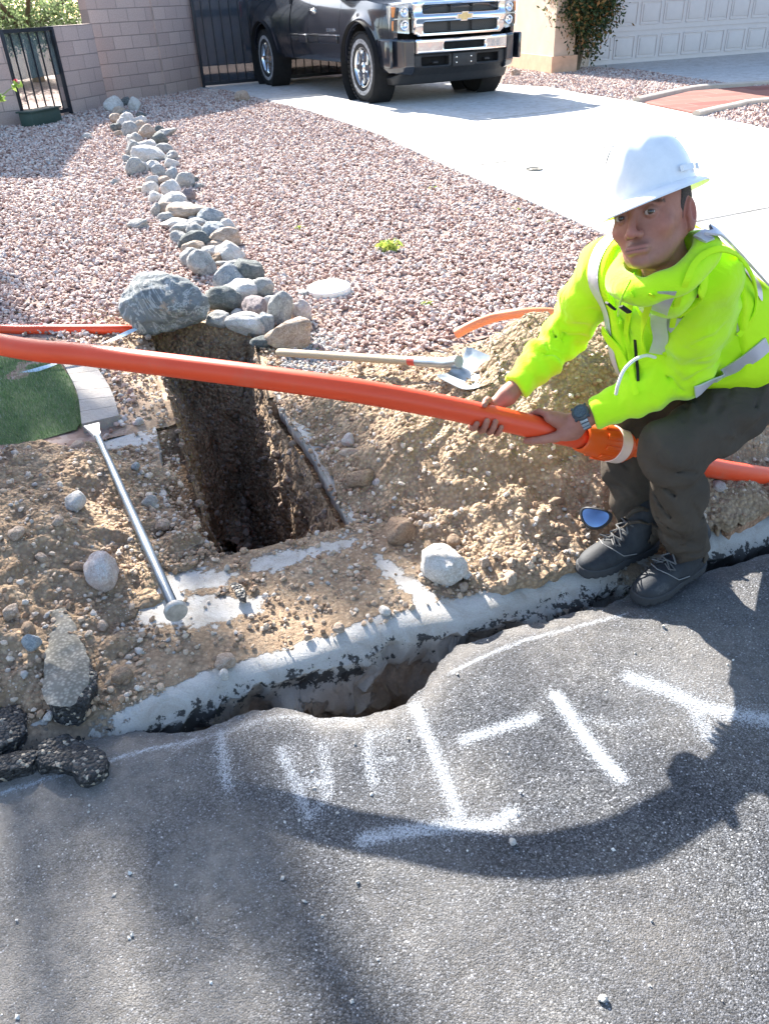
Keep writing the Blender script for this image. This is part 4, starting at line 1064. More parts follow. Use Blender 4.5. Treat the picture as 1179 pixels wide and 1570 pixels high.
off = -lf*0+np.array([lf[1], -lf[0]])*-.05
if off@(np.array([0, 0])-HC) < 0: off = -off
hb('trim', ccw([HC+off-gn*.05, HC+lf*2.2+off, HC+lf*2.2+gd*.2, HC+gd*.47+gn*.3, HC+gd*.47-gn*.05]), 0, .30, M_TRIM)
Rr = GB+gd*3
hb('wall', ccw([HC+gd*.42+gn*.4, GA, GA+gn*.3, HC+gd*.42+gn*.9]), 0, HH, M_STUC)
hb('wall', ccw([GA, GA+gd*.05, GA+gd*.05+gn*.3, GA+gn*.3]), 0, HH, M_STUC)
W_ = 5.4
hb('wall', ccw([GA+gd*.05, GA+gd*W_, GA+gd*W_+gn*.3, GA+gd*.05+gn*.3]), 2.25, HH, M_STUC)
hb('wall', ccw([GA+gd*W_, GA+gd*(W_+4), GA+gd*(W_+4)+gn*.3, GA+gd*W_+gn*.3]), 0, HH, M_STUC)
roof = hb('roof', ccw([HC-gn*.25-gd*.3, GA+gd*(W_+4.3)-gn*.3, GA+gd*(W_+4.3)+gn*6, HC+lf*2.2+gn*5]), HH, HH+.25, simple('roof_tile', (.35, .2, .14), .85, bump=.5))
door = hb('garage_door', ccw([GA+gd*.06+gn*.12, GA+gd*(W_-.01)+gn*.12, GA+gd*(W_-.01)+gn*.17, GA+gd*.06+gn*.17]), .03, 2.24, M_DOORP)
ang = atan2(gd[1], gd[0]); M0 = Matrix.Translation((GA[0]-HC[0], GA[1]-HC[1], 0))@Matrix.Rotation(ang, 4, 'Z')
pn_ = MB()
for r_ in range(4):
    z = .03+r_*.5525
    pn_.box((W_/2+.03, .112, z+.549), (W_-.1, .014, .010), M0)
    for c in range(10):
        x = .1+c*.53; cx, cz = x+.255, z+.275
        for (dx, dz, sx, sz) in ((0, .185, .44, .022), (0, -.185, .44, .022), (.22, 0, .022, .37), (-.22, 0, .022, .37)):
            pn_.box((cx+dx, .113, cz+dz), (sx, .014, sz), M0, bev=.004)
        pn_.box((cx, .115, cz), (.36, .014, .28), M0, bev=.006)
pn_.build('door_panels', [M_DOORP], door)
sl_ = MB(); sl_.box((W_/2, .10, .022), (W_-.1, .05, .03), M0); sl_.build('door_seal', [simple('rubber_seal', (.02, .02, .025), .7)], door)

# ------------------------------------------------------------------ leaves
def leafcloud(n, cen, rad, size, seed, gaps=0, sub=12, drop=None, hang=0.0, squash=1.0):
    r = np.random.RandomState(seed); C = []
    cl = r.normal(size=(sub, 3)); cl /= np.linalg.norm(cl, axis=1)[:, None]; cl *= (r.rand(sub, 1)**.4)
    k = r.randint(0, sub, n); P = cl[k]*.78+r.normal(size=(n, 3))*.20
    P = P*np.asarray(rad)+np.asarray(cen)
    if drop is not None: P = P[drop(P)]
    n = len(P); a = r.normal(size=(n, 3)); a /= np.linalg.norm(a, axis=1)[:, None]; b = np.cross(a, r.normal(size=(n, 3))); b /= np.linalg.norm(b, axis=1)[:, None]
    c = np.cross(a, b); s = size*r.uniform(.6, 1.3, (n, 1))
    V = np.stack([P-a*s, P+b*s*.42*squash+c*s*.12, P+a*s, P-b*s*.42*squash+c*s*.12], 1).reshape(-1, 3)
    F_ = np.arange(n*4).reshape(n, 4); return V, F_
def mat_leaf(name, stops, tr=.25):
    t = NT(name); c = t.ramp(t.island(), stops); t.done(c, .55, spec=.35)
    d = t.n('ShaderNodeBsdfTranslucent'); t.L(c, d.inputs[0]); mx = t.n('ShaderNodeMixShader'); mx.inputs[0].default_value = tr
    t.L(t.b.outputs[0], mx.inputs[1]); t.L(d.outputs[0], mx.inputs[2]); t.L(mx.outputs[0], t.t.nodes['Material Output'].inputs[0]); return t.m
M_BARK = simple('bark', (.16, .12, .08), .9, bump=.8)
bp = T(882, 110); shr = thing('shrub', 'dense dark green shrub with orange tinted leaves beside the stucco pier', 'shrub', bp)
sh_stops = [(0, (.018, .035, .014)), (.4, (.035, .065, .02)), (.7, (.07, .10, .03)), (.85, (.22, .13, .04)), (1, (.36, .17, .06))]
V, F_ = leafcloud(13000, (.03, -.05, 1.08), (.66, .55, .98), .040, 5, sub=40)
mesh('foliage', V, F_, mat_leaf('shrub_leaf', sh_stops), shr, False)
st = MB(); rr_ = random.Random(2)
for q in range(8):
    a = q*.8; st.tube([(0.03*cos(a), 0.03*sin(a), -.05), (.1*cos(a), .1*sin(a), .35), (.3*cos(a), .28*sin(a), .9), (.42*cos(a), .4*sin(a), 1.5)], [.025, .02, .013, .006], 6)
st.build('stem', [M_BARK], shr)
# desert trees beyond the wall; their tops are above the view and dapple the ground
def branchy(base, h, spread, seed, n1=7, name='trunk', par=None, r0=.13, lean=(0, 0)):
    r = random.Random(seed); mb = MB(); tips = []
    top = Vector((lean[0], lean[1], h*.35))
    mb.tube([(0, 0, -.2), (lean[0]*.3, lean[1]*.3, h*.15), top], [r0*1.2, r0, r0*.8], 8)
    for i_ in range(n1):
        a = i_*2*pi/n1+r.uniform(-.3, .3); d = spread*r.uniform(.6, 1)
        p1 = top+Vector((cos(a)*d*.4, sin(a)*d*.4, h*.22*r.uniform(.7, 1.2))); p2 = top+Vector((cos(a)*d*.8, sin(a)*d*.8, h*.45*r.uniform(.6, 1.2)))
        mb.tube([top, p1, p2], [r0*.5, r0*.33, r0*.14], 6); 
        for j in range(5):
            b = a+r.uniform(-.9, .9); q = p1.lerp(p2, r.random()); e = q+Vector((cos(b)*d*.45, sin(b)*d*.45, r.uniform(-.1, .35)*h*.5))
            mb.tube([q, q.lerp(e, .5)+Vector((0, 0, .15)), e], [r0*.16, r0*.1, r0*.05], 5); tips += [e, q.lerp(e, .6)]
    mb.build(name, [M_BARK], par); return tips
pv = mat_leaf('palo_verde_leaf', [(0, (.14, .20, .08)), (.5, (.22, .30, .13)), (1, (.34, .40, .22))], .4)
def desert_tree(label, loc, h, spread, nleaf, seed, size=.06, grp='desert trees beyond the block wall', cl=.2, low=0):
    z = float(groundz(loc[0], loc[1])) if loc[1] < 40 else 0
    r = thing('desert_tree', label, 'tree', (loc[0], loc[1], z), grp); tips = branchy(loc, h, spread, seed, par=r)
    Vs, Fs, n = [], [], 0; q = np.random.RandomState(seed)
    for e in tips:
        m_ = max(4, int(nleaf/len(tips)*q.uniform(.4, 1.6)))
        V, F_ = leafcloud(m_, tuple(e), (spread*cl, spread*cl, h*.3*cl), size, int(q.randint(1e6)), sub=5, squash=.7); Vs.append(V); Fs.append(F_+n); n += len(V)
    if low:
        V, F_ = leafcloud(low, (0, 0, 1.15), (spread*.95, spread*.8, .75), size, seed+1, sub=60); Vs.append(V); Fs.append(F_+n)
    mesh('crown', np.concatenate(Vs), np.concatenate(Fs), pv, r, False); return r
def tall_tree():
    loc = (-7.4, 14.4); r = thing('desert_tree', 'tall thin desert tree behind the low wall at the far left, above the view', 'tree', (loc[0], loc[1], .2), 'desert trees beyond the block wall')
    q = np.random.RandomState(19); mb = MB(); Vs, Fs, n = [], [], 0
    mb.tube([(0, 0, -.2), (.1, 0, 2.4), (0, .1, 5.0), (.05, 0, 7.2)], [.17, .14, .11, .06], 10)
    for k_ in range(26):
        d_ = q.normal(size=3); d_ /= np.linalg.norm(d_); d_ *= q.rand()**.33; P = d_*np.array([2.0, 2.0, 2.3])+np.array([0, 0, 8.3])
        st_ = np.array([.05, 0, min(7.0, max(3.6, P[2]-1.6))]); mb.tube([st_, st_*.5+P*.5+np.array([0, 0, .15]), P], [.06, .04, .018], 6)
        V, F_ = leafcloud(int(q.uniform(120, 330)), tuple(P), (q.uniform(.3, .55), q.uniform(.3, .55), .26), .10, int(q.randint(1e6)), sub=7, squash=.9); Vs.append(V); Fs.append(F_+n); n += len(V)
    mb.build('trunk', [M_BARK], r); mesh('crown', np.concatenate(Vs), np.concatenate(Fs), pv, r, False)
tall_tree()
desert_tree('pale green feathery tree showing above the small gate', (-7.3, 20.0), 2.5, 2.4, 4000, 23, .05, low=9000)
desert_tree('pale green feathery tree beyond the low block wall at the top left corner', (-9.8, 21.5), 2.7, 2.6, 4000, 37, .05, low=9000)

# small flowering twig reaching in from the left
tw = thing('flowering_twig', 'thin green twig with a red flower reaching in at the left edge', 'plant', Pd(-60, 175, 6.0)); o0 = Pd(-60, 175, 6.0)
tp = [Pd(-60, 175, 6)-o0, Pd(0, 148, 6)-o0, Pd(14, 138, 6)-o0, Pd(27, 131, 6)-o0]; m_ = MB(); m_.tube(spline(tp, 4), .004, 6); m_.tube([tp[0], tp[0]+np.array([-.1, .1, -.7])], .006, 6); m_.build('stem', [simple('twig_green', (.12, .2, .05), .6)], tw)
V, F_ = leafcloud(16, tuple(tp[3]), (.035, .03, .03), .03, 3, sub=4); V2_, F2_ = leafcloud(14, tuple(tp[1]), (.03, .03, .04), .035, 4, sub=3)
mesh('leaf', np.concatenate([V, V2_]), np.concatenate([F_, F2_+len(V)]), mat_leaf('twig_leaf', [(0, (.15, .26, .05)), (1, (.3, .42, .1))]), tw, False)
V, F_ = leafcloud(12, tuple(tp[3]+np.array([0, 0, .03])), (.012, .012, .012), .018, 6, sub=3); mesh('flower', V, F_, simple('red_flower', (.7, .05, .08), .5), tw, False)
# weeds
wl = mat_leaf('weed_leaf', [(0, (.25, .36, .06)), (1, (.5, .55, .12))], .3)
for i_, (a, b, w_, lb) in enumerate([(595, 384, 46, 'largest yellow green weed in the gravel, between the stone line and the driveway'), (459, 351, 16, 'small bright weed in the gravel left of the biggest weed'), (657, 468, 24, 'yellow green weed in the gravel above the dirt heap'),
        (664, 290, 14, 'small weed in the gravel close to the driveway edge'), (790, 323, 14, 'tiny weed at the very edge of the driveway'), (843, 342, 12, 'tiny weed at the driveway edge nearest the worker'), (345, 342, 12, 'tiny yellow weed on the right of the stone line'), (995, 127, 8, 'tiny weed on the gravel below the shrub'), (531, 443, 12, 'tiny weed touching the round white lid')]):
    q = T(a, b); _, _, k = projpx(q); s = w_*k/FPX/2
    V, F_ = leafcloud(int(30+w_*3), (0, 0, s*.25), (s, s*.8, s*.4), s*.22, 90+i_, sub=8); o = mesh('weed', V, F_, wl, None, False); o.location = q; props(o, lb, 'weed', 'weeds growing in the gravel')

# artificial grass patch and its stamped border
def grass():
    x, y = scatter(GR, 26000, 77); r = np.random.RandomState(4); n = len(x); z = groundz(x, y)
    a = r.rand(n)*2*pi; L = r.uniform(.012, .026, n); w_ = .0011
    b0 = np.stack([x, y, z-.002], 1); d = np.stack([np.cos(a), np.sin(a), 0*a], 1)*w_; tip = b0+np.stack([np.cos(a+1.4)*L*.5*r.rand(n), np.sin(a+1.4)*L*.5*r.rand(n), L], 1)
    V = np.stack([b0-d, b0+d, tip], 1).reshape(-1, 3); F_ = np.arange(3*n).reshape(n, 3)
    o = mesh('grass', V, F_, mat_leaf('grass_blade', [(0, (.07, .15, .05)), (.6, (.13, .25, .08)), (.88, (.22, .32, .13)), (1, (.5, .52, .45))], .2), None, False); props(o, 'short green grass patch inside the curved border at the left', 'grass', kind='stuff')
    P = GR; u_, v_, F2_ = gridmesh(np.arange(P[:, 0].min(), P[:, 0].max(), .05), np.arange(P[:, 1].min(), P[:, 1].max(), .05))
    V, F2_, _, _ = clip(np.stack([u_, v_, groundz(u_, v_)+.004], 1), F2_, -polysd(u_, v_, P)); o = mesh('lawn_soil', V, F2_, simple('lawn_soil', (.05, .09, .03), .9)); props(o, kind='structure')
grass()
BI = np.array([G(a, b, .07)[:2] for a, b in [(40, 536), (88, 556), (108, 584), (122, 616), (128, 662)]]); BO = np.array([G(a, b, .07)[:2] for a, b in [(80, 520), (130, 548), (156, 578), (176, 612), (187, 648)]])
bi, bo = spline(BI, 5), spline(BO, 5); nb = len(bi)
t = NT('stamped_concrete'); cst = t.ramp(t.noise(9, 6, .7), [(.3, (.27, .24, .21)), (.7, (.40, .36, .33))]); M_STAMP = t.done(cst, .85, t.bump(t.noise(60, 5, .7), .6, .01))
c0_ = np.array([BI[2][0], BI[2][1], .07]); eg = thing('lawn_edging', 'curved border of stamped pale pavers round the grass patch', 'edging', c0_)
for i_ in range(0, nb-2, 2):
    m_ = MB(); q = [bi[i_], bo[i_], bo[min(i_+2, nb-1)], bi[min(i_+2, nb-1)]]; c = sum(q)/4; q = [c+(x-c)*.965 for x in q]
    q = ccw([x-c0_[:2] for x in q]); m_.prism(q, Matrix.Translation((0, 0, -.05)), .085); m_.build('paver', [M_STAMP], eg, auto=30)
# ------------------------------------------------------------------ pickup truck
A_ = T(570, 157); B_ = T(438, 134); tf = (A_-B_)[:2]; print('wheelbase seen', np.linalg.norm(tf)); tf = tf/np.linalg.norm(tf); tl = np.array([-tf[1], tf[0]])
C_ = T(742, 140); print('track', (C_-A_)[:2]@tl, (C_-A_)[:2]@tf)
TZ = float(groundz(*A_[:2]))+.018
TO = np.array([*(A_[:2]+tl*.88-tf*.02), TZ])
TSC = float((C_-A_)[:2]@tl)/1.80; print('truck scale', TSC)
TO = np.array([*(A_[:2]+tl*.88*TSC-tf*.02), TZ])
tk = thing('pickup_truck', 'black pickup truck with chrome grille parked on the driveway facing the street', 'truck', TO); tk.rotation_euler = (0, 0, atan2(tf[1], tf[0])); tk.scale = (TSC,)*3
def paint():
    t = NT('black_truck_paint'); c = t.ramp(t.noise(3, 5, .6), [(.3, (.010, .012, .018)), (.7, (.018, .021, .030))])
    t.done(c, .22, None, .0, .6); t.b.inputs['Coat Weight'].default_value = 1; t.b.inputs['Coat Roughness'].default_value = .06; return t.m
M_PNT = paint(); M_CHR = simple('chrome', (.78, .79, .8), .09, 1.0, var=.04); M_BLK = simple('black_plastic', (.02, .021, .023), .55, bump=.2); M_RUB = simple('tyre_rubber', (.022, .022, .023), .8, bump=.4)
M_DARKV = simple('dark_void', (.006, .006, .007), .9)
WB = 3.62; ARC = .475; HB = 1.13
def sideY(x, z):
    w_ = .995-.10*np.clip((z-.80)/.42, 0, 1)**2-.05*np.clip((.72-z)/.35, 0, 1)**2
    w_ = w_-.16*np.clip((x-.25)/.62, 0, 1)**2.2
    for ax_ in (0, -WB):
        r_ = np.sqrt((x-ax_)**2+(z-.42)**2); w_ = w_+.022*np.exp(-((r_-.52)/.055)**2)
    return w_
def sidepanel(name, outline, side, par=tk, mat=M_PNT, res=.02, dy=0.0, depth=.05):
    P = np.array(outline); xs = np.arange(P[:, 0].min()-.02, P[:, 0].max()+.03, res); zs = np.arange(P[:, 1].min()-.02, P[:, 1].max()+.03, res)
    X, Z, F_ = gridmesh(xs, zs); f = -polysd(X, Z, P)
    for ax_ in (0, -WB): f = np.minimum(f, np.sqrt((X-ax_)**2+(Z-.42)**2)-ARC)
    Yv = sideY(X, Z)+dy
    V, F_, _, sg = clip(np.stack([X, Z, Yv], 1), F_, f)
    V = V[:, [0, 2, 1]]; n = len(V); ids = np.unique(sg); loc = {int(a): j for j, a in enumerate(ids)}
    V2_ = V[ids].copy(); V2_[:, 1] -= depth; V = np.vstack([V, V2_])
    Q = np.array([(a, b, n+loc[int(b)]) for a, b in sg]+[(a, n+loc[int(b)], n+loc[int(a)]) for a, b in sg])
    if len(Q): F_ = np.vstack([F_, Q])
    if side < 0: V = V*np.array([1, -1, 1])
    else: F_ = F_[:, ::-1]
    return mesh(name, V, F_, mat, par, True, auto=40)
for s in (-1, 1):
    sidepanel('fender', [(-.64, .44), (-.64, 1.15), (.1, 1.14), (.62, 1.08), (.74, 1.05), (.74, .74), (.66, .55), (.3, .5), (-.5, .44)], s)
    d = sidepanel('door', [(-.648, .44), (-1.74, .44), (-1.74, 1.2), (-.648, 1.2)], s)
    h_ = MB(); y = float(sideY(-1.62, 1.04)); h_.box((-1.6, s*(y+.018), 1.045), (.17, .03, .035), bev=.012); h_.box((-1.6, s*(y+.002), 1.04), (.2, .02, .075), bev=.009); h_.build('handle', [M_CHR], d)
    for x0, x1 in ((-.70, -1.70),):
        y = float(sideY(-1.2, .7)); g = MB(); g.box(((x0+x1)/2, s*(y+.012), .70), (abs(x1-x0), .026, .085), bev=.01); g.build('side_moulding', [M_PNT], d)
        g = MB(); g.box(((x0+x1)/2, s*(y+.014), .755), (abs(x1-x0), .026, .018), bev=.005); g.build('chrome_strip', [M_CHR], d)
    d2 = sidepanel('door', [(-1.748, .44), (-2.42, .44), (-2.42, 1.2), (-1.748, 1.2)], s)
    y = float(sideY(-2.1, .7)); g = MB(); g.box((-2.08, s*(y+.012), .70), (.62, .026, .085), bev=.01); g.build('side_moulding', [M_PNT], d2)
    g = MB(); g.box((-2.08, s*(y+.014), .755), (.62, .026, .018), bev=.005); g.build('chrome_strip', [M_CHR], d2)
    sidepanel('bed_side', [(-2.46, .44), (-2.9, .44), (-3.1, .5), (-4.1, .5), (-4.72, .58), (-4.74, 1.24), (-2.46, 1.24)], s)
    tlh = MB(); tlh.box((-4.72, s*.93, 1.0), (.1, .09, .42), bev=.02); tlh.build('tail_light', [simple('tail_red', (.35, .02, .02), .25)], tk)
    # mirror
    mr = MB(); mr.box((-.9, s*1.12, 1.33), (.12, .2, .2), bev=.03); mr.box((-.86, s*1.0, 1.24), (.05, .12, .05), bev=.01); mr.build('mirror', [M_PNT], tk)
# lettering on the doors
def text_mesh(txt, size, ext, mat, name, par, M_):
    cu = bpy.data.curves.new('t', 'FONT'); cu.body = txt; cu.size = size; cu.extrude = ext; cu.align_x = 'CENTER'; ob = bpy.data.objects.new('t', cu); COL.objects.link(ob)
    bpy.context.view_layer.update(); me = bpy.data.meshes.new_from_object(ob.evaluated_get(bpy.context.evaluated_depsgraph_get())); me.name = name
    bpy.data.objects.remove(ob); me.transform(M_); me.materials.clear(); me.materials.append(mat); o = bpy.data.objects.new(name, me); COL.objects.link(o); o.parent = par; return o
yy = float(sideY(-.95, .83))
MR = Matrix.Translation((-.92, -(yy+.004), .80))@Matrix.Rotation(radians(90), 4, 'X')
text_mesh('SILVERADO', .055, .004, M_CHR, 'lettering', [c for c in tk.children if c.name.startswith('door')][0], MR)
# hood, cab, bed
def loft(name, secs, mat, par=tk, auto=40, cap=True):
    n = len(secs[0]); V = [p for s_ in secs for p in s_]; F_ = []
    for i_ in range(len(secs)-1):
        for k in range(n-1): F_.append((i_*n+k, i_*n+k+1, (i_+1)*n+k+1, (i_+1)*n+k))
    return mesh(name, V, F_, mat, par, True, auto=auto)
ys = np.linspace(-1, 1, 21)
secs = []
for x, z, w_ in [(-.62, 1.17, .90), (-.3, 1.175, .885), (.1, 1.165, .86), (.45, 1.14, .80), (.68, 1.115, .75), (.80, 1.09, .71), (.84, 1.06, .70), (.85, 1.03, .70)]:
    secs.append([(x-.05*abs(y)**3, y*w_, z-.045*abs(y)**3+(.018 if .25 < abs(y) < .62 else 0)) for y in ys])
loft('hood', secs, M_PNT)
bd = MB()
bd.box((-.02, 0, .74), (1.3, 1.28, .56)); bd.build('engine_bay', [M_DARKV], tk)
bd = MB(); bd.box((-2.4, 0, .50), (4.3, 1.2, .22)); bd.box((-1.55, 0, .78), (1.72, 1.84, .64)); bd.box((-3.6, 0, .95), (2.2, 1.4, .10)); bd.box((-2.5, 0, .95), (.06, 1.86, .5)); bd.build('chassis', [M_BLK], tk)
bd = MB(); bd.box((-4.74, 0, .95), (.06, 1.80, .52), bev=.02); bd.build('tailgate', [M_PNT], tk)
bd = MB(); bd.box((-4.85, 0, .58), (.16, 1.9, .2), bev=.04); bd.build('rear_bumper', [M_CHR], tk)
cab = [(-.60, 1.16), (-1.22, 1.80), (-1.5, 1.87), (-2.2, 1.865), (-2.40, 1.78), (-2.46, 1.2)]
def cabm():
    mb = MB(); V = []; n = len(cab)
    for s in (-1, 1):
        for x, z in cab: V.append((x, s*(.90-(z-1.18)*.27), z))
    F_ = [tuple(range(n)), tuple(range(2*n-1, n-1, -1))]+[(i_, n+i_, n+i_+1, i_+1) for i_ in range(n-1)]
    mb.add(V, F_); return mb.build('cab', [M_PNT], tk, auto=30)
cb = cabm(); M_GLS = simple('truck_glass', (.015, .02, .025), .05, 0, spec=.8)
for s in (-1, 1):
    for xs in ([(-.78, 1.21), (-1.26, 1.71), (-1.70, 1.76), (-1.70, 1.21)], [(-1.78, 1.21), (-1.78, 1.76), (-2.2, 1.75), (-2.34, 1.65), (-2.36, 1.21)]):
        mesh('window', [(x, s*(.906-(z-1.18)*.27), z) for x, z in xs], [(0, 1, 2, 3, 4)[:len(xs)]], M_GLS, cb, False)
mesh('windscreen', [(-.64, -.80, 1.215), (-.64, .80, 1.215), (-1.19, .66, 1.785), (-1.19, -.66, 1.785)], [(0, 1, 2, 3)], M_GLS, cb, False)
# front end: pieces in front-view coordinates (y to the left, z up), x given by a gentle bow
def fx(y, z=0.8): return .90-.16*(abs(y)/.95)**2.6
def fpanel(name, poly, mat, x0, th, par=tk, holes=(), res=.012, crown=0.0, xf=None, auto=40):
    P = np.array(poly); ya = np.arange(P[:, 0].min()-res, P[:, 0].max()+2*res, res); za = np.arange(P[:, 1].min()-res, P[:, 1].max()+2*res, res)
    Y, Z, F_ = gridmesh(ya, za); d = -polysd(Y, Z, P)
    for h_ in holes: d = np.minimum(d, polysd(Y, Z, np.array(h_)))
    edge = np.clip(d/.02, 0, 1); X = np.array([fx(q) for q in Y])+x0+crown*np.sqrt(np.clip(1-(1-edge)**2, 0, 1))-0
    if xf is not None: X = X+xf(Y, Z)
    V, F_, _, sg = clip(np.stack([Y, Z, X], 1), F_, d); V = V[:, [2, 0, 1]]
    ids = np.unique(sg); loc = {int(a): j for j, a in enumerate(ids)}; n = len(V); V2_ = V[ids].copy(); V2_[:, 0] -= th; V = np.vstack([V, V2_])
    Q = np.array([(a, b, n+loc[int(b)]) for a, b in sg]+[(a, n+loc[int(b)], n+loc[int(a)]) for a, b in sg]); F_ = np.vstack([F_, Q])
    return mesh(name, V, F_, mat, par, True, auto=auto)
def rrect(y0, y1, z0, z1, r=.03, n=4):
    o = []
    for cx, cz, a0 in ((y1-r, z1-r, 0), (y0+r, z1-r, 90), (y0+r, z0+r, 180), (y1-r, z0+r, 270)):
        for i_ in range(n+1): a = radians(a0+90*i_/n); o.append((cx+r*cos(a), cz+r*sin(a)))
    return o
gt, gb_ = rrect(-.56, .56, .985, 1.065, .015), rrect(-.55, .55, .785, .885, .015)
gr_out = [(-.68, 1.10), (-.665, .77), (-.60, .735), (.60, .735), (.665, .77), (.68, 1.10), (.62, 1.105), (-.62, 1.105)]
bow = lambda Y, Z: .03*np.exp(-((Z-.935)/.04)**2)
gr = fpanel('grille', gr_out, M_CHR, -.01, .08, holes=(gt, gb_), crown=.03, xf=bow)
def mat_mesh():
    t = NT('grille_mesh'); mp = t.n('ShaderNodeMapping'); mp.inputs['Rotation'].default_value = (radians(45), 0, 0); t.L(t.co, mp.inputs[0])
    ch = t.n('ShaderNodeTexBrick'); ch.offset = 0; t.L(mp.outputs[0], ch.inputs['Vector'])
    sp = t.n('ShaderNodeSeparateXYZ'); t.L(mp.outputs[0], sp.inputs[0])
    a = t.math('PINGPONG', sp.outputs[1], .011); b = t.math('PINGPONG', sp.outputs[2], .011)
    m1 = t.math('MAXIMUM', t.math('LESS_THAN', a, .003), t.math('LESS_THAN', b, .003))
    return t.done(t.mix(m1, (.004, .004, .005), (.06, .065, .07)), .4, t.bump(m1, 1, .01))
M_MESH = mat_mesh()
for a, b in ((.97, 1.08), (.77, .90)):
    fpanel('mesh_insert', rrect(-.6, .6, a, b, .01), M_MESH, -.06, .01, par=gr)
    for y in (-.16, .16):
        v_ = MB(); v_.box((fx(y)-.035, y, (a+b)/2), (.02, .012, b-a-.02)); v_.build('grille_bar', [M_BLK], gr)
# emblem: a plain bow-tie cross in gold with a chrome edge
def bowtie(s):
    return [(-1*s*1.0, -.20*s), (-.98*s+.10*s, .18*s), (-.36*s, .18*s), (-.33*s, .38*s), (.43*s, .38*s), (.40*s, .18*s), (1.0*s, .18*s), (.88*s, -.20*s), (.33*s, -.20*s), (.30*s, -.40*s), (-.46*s, -.40*s), (-.43*s, -.20*s)]
ME = Matrix.Translation((fx(0)+.035, 0, .935))@Matrix(((0, 0, 1, 0), (1, 0, 0, 0), (0, 1, 0, 0), (0, 0, 0, 1)))
e1 = MB(); e1.prism(bowtie(.125), ME, .016); em = e1.build('emblem', [M_CHR], gr, auto=20)
e2 = MB(); e2.prism(bowtie(.098), ME@Matrix.Translation((0, 0, .014)), .008); e2.build('emblem_face', [simple('gold_emblem', (.62, .46, .22), .3, .4)], em, auto=20)
# headlights
M_LENS = simple('lamp_reflector', (.62, .63, .62), .15, .45, var=.25, sc=30); M_AMB = simple('amber_lens', (.85, .30, .08), .25); M_BOWL = simple('lamp_bowl', (.85, .85, .86), .08, .9)
M_CLEAR = NT('clear_lens'); M_CLEAR.done((.95, .97, 1.0), .05); M_CLEAR.b.inputs['Transmission Weight'].default_value = 1.0; M_CLEAR.b.inputs['IOR'].default_value = 1.2; M_CLEAR = M_CLEAR.m
for s in (-1, 1):
    q = [(s*.69, .775), (s*.925, .80), (s*.93, 1.075), (s*.70, 1.10)]
    hl_ = fpanel('headlight', ccw(q), M_LENS, -.075, .05, crown=.0)
    fpanel('lens', ccw(q), M_CLEAR, .0, .006, par=hl_, crown=.012)
    for z0, z1 in ((.955, 1.06), (.815, .92)):
        a_ = MB(); y = .885; a_.box((fx(y)-.045, s*y, (z0+z1)/2), (.03, .055, z1-z0), bev=.008); a_.build('amber_lamp', [M_AMB], hl_)
        y = .775; b_ = MB(); Mb = Matrix.Translation((fx(y)-.05, s*y, (z0+z1)/2))@Matrix.Rotation(radians(90), 4, 'Y')
        b_.lathe([(.012, 0), (.03, .004), (.05, .022), (.056, .036), (.058, .03)], 24, Mb); b_.build('lamp_bowl', [M_BOWL], hl_)
    b_ = MB(); b_.box((fx(.8)-.03, s*.8, .937), (.04, .22, .012)); b_.build('lamp_divider', [M_LENS], hl_)
# bumper
bmp = fpanel('front_bumper', rrect(-.68, .68, .555, .715, .02), M_CHR, .045, .1, holes=(rrect(-.31, .30, .605, .665, .01),), crown=.04)
fpanel('bumper_slot', rrect(-.33, .33, .59, .68, .01), M_DARKV, .02, .01, par=bmp)
def wrap(Y, Z): return -.30*np.clip((abs(Y)-.80)/.22, 0, 1)**1.8-.05*np.clip((.42-Z)/.1, 0, 1)
for s in (-1, 1):
    c = fpanel('bumper_corner', ccw([(s*.683, .715), (s*1.0, .735), (s*1.0, .45), (s*.93, .36), (s*.70, .33), (s*.683, .38)]), M_PNT, .03, .14, par=bmp, crown=.03, xf=wrap)
    g = MB(); g.box((.58, s*.972, .57), (.44, .05, .30), bev=.02); g.build('bumper_side', [M_PNT], bmp)
val = fpanel('lower_valance', [(-.70, .552), (.70, .552), (.72, .40), (.90, .30), (.86, .215), (-.86, .215), (-.90, .30), (-.72, .40)], M_BLK, -.0, .2, holes=(rrect(-.58, -.2, .42, .52, .015), rrect(.22, .58, .42, .52, .015)), crown=.02, xf=lambda Y, Z: -.10*np.clip((.40-Z)/.2, 0, 1)+wrap(Y, Z))
fpanel('intake', [(-.6, .40), (.6, .40), (.6, .54), (-.6, .54)], M_DARKV, -.08, .01, par=val)
for s in (-1, 1):
    hk = MB(); hk.tube([(fx(.4)-.05, s*.36, .455), (fx(.4)+.0, s*.36, .455), (fx(.4)+.005, s*.42, .455), (fx(.4)-.05, s*.42, .455)], .013, 8); hk.build('tow_hook', [M_BLK], val)
pb = MB(); pb.box((fx(0)+.03, 0, .47), (.03, .33, .15), bev=.008); pbo = pb.build('plate_bracket', [M_BLK], bmp)
for y in (-.11, .11):
    for z in (.44, .50):
        b_ = MB(); b_.lathe([(.0, .004), (.007, .003), (.009, 0)], 10, Matrix.Translation((fx(0)+.045, y, z))@Matrix.Rotation(radians(90), 4, 'Y')); b_.build('bolt', [M_CHR], pbo)
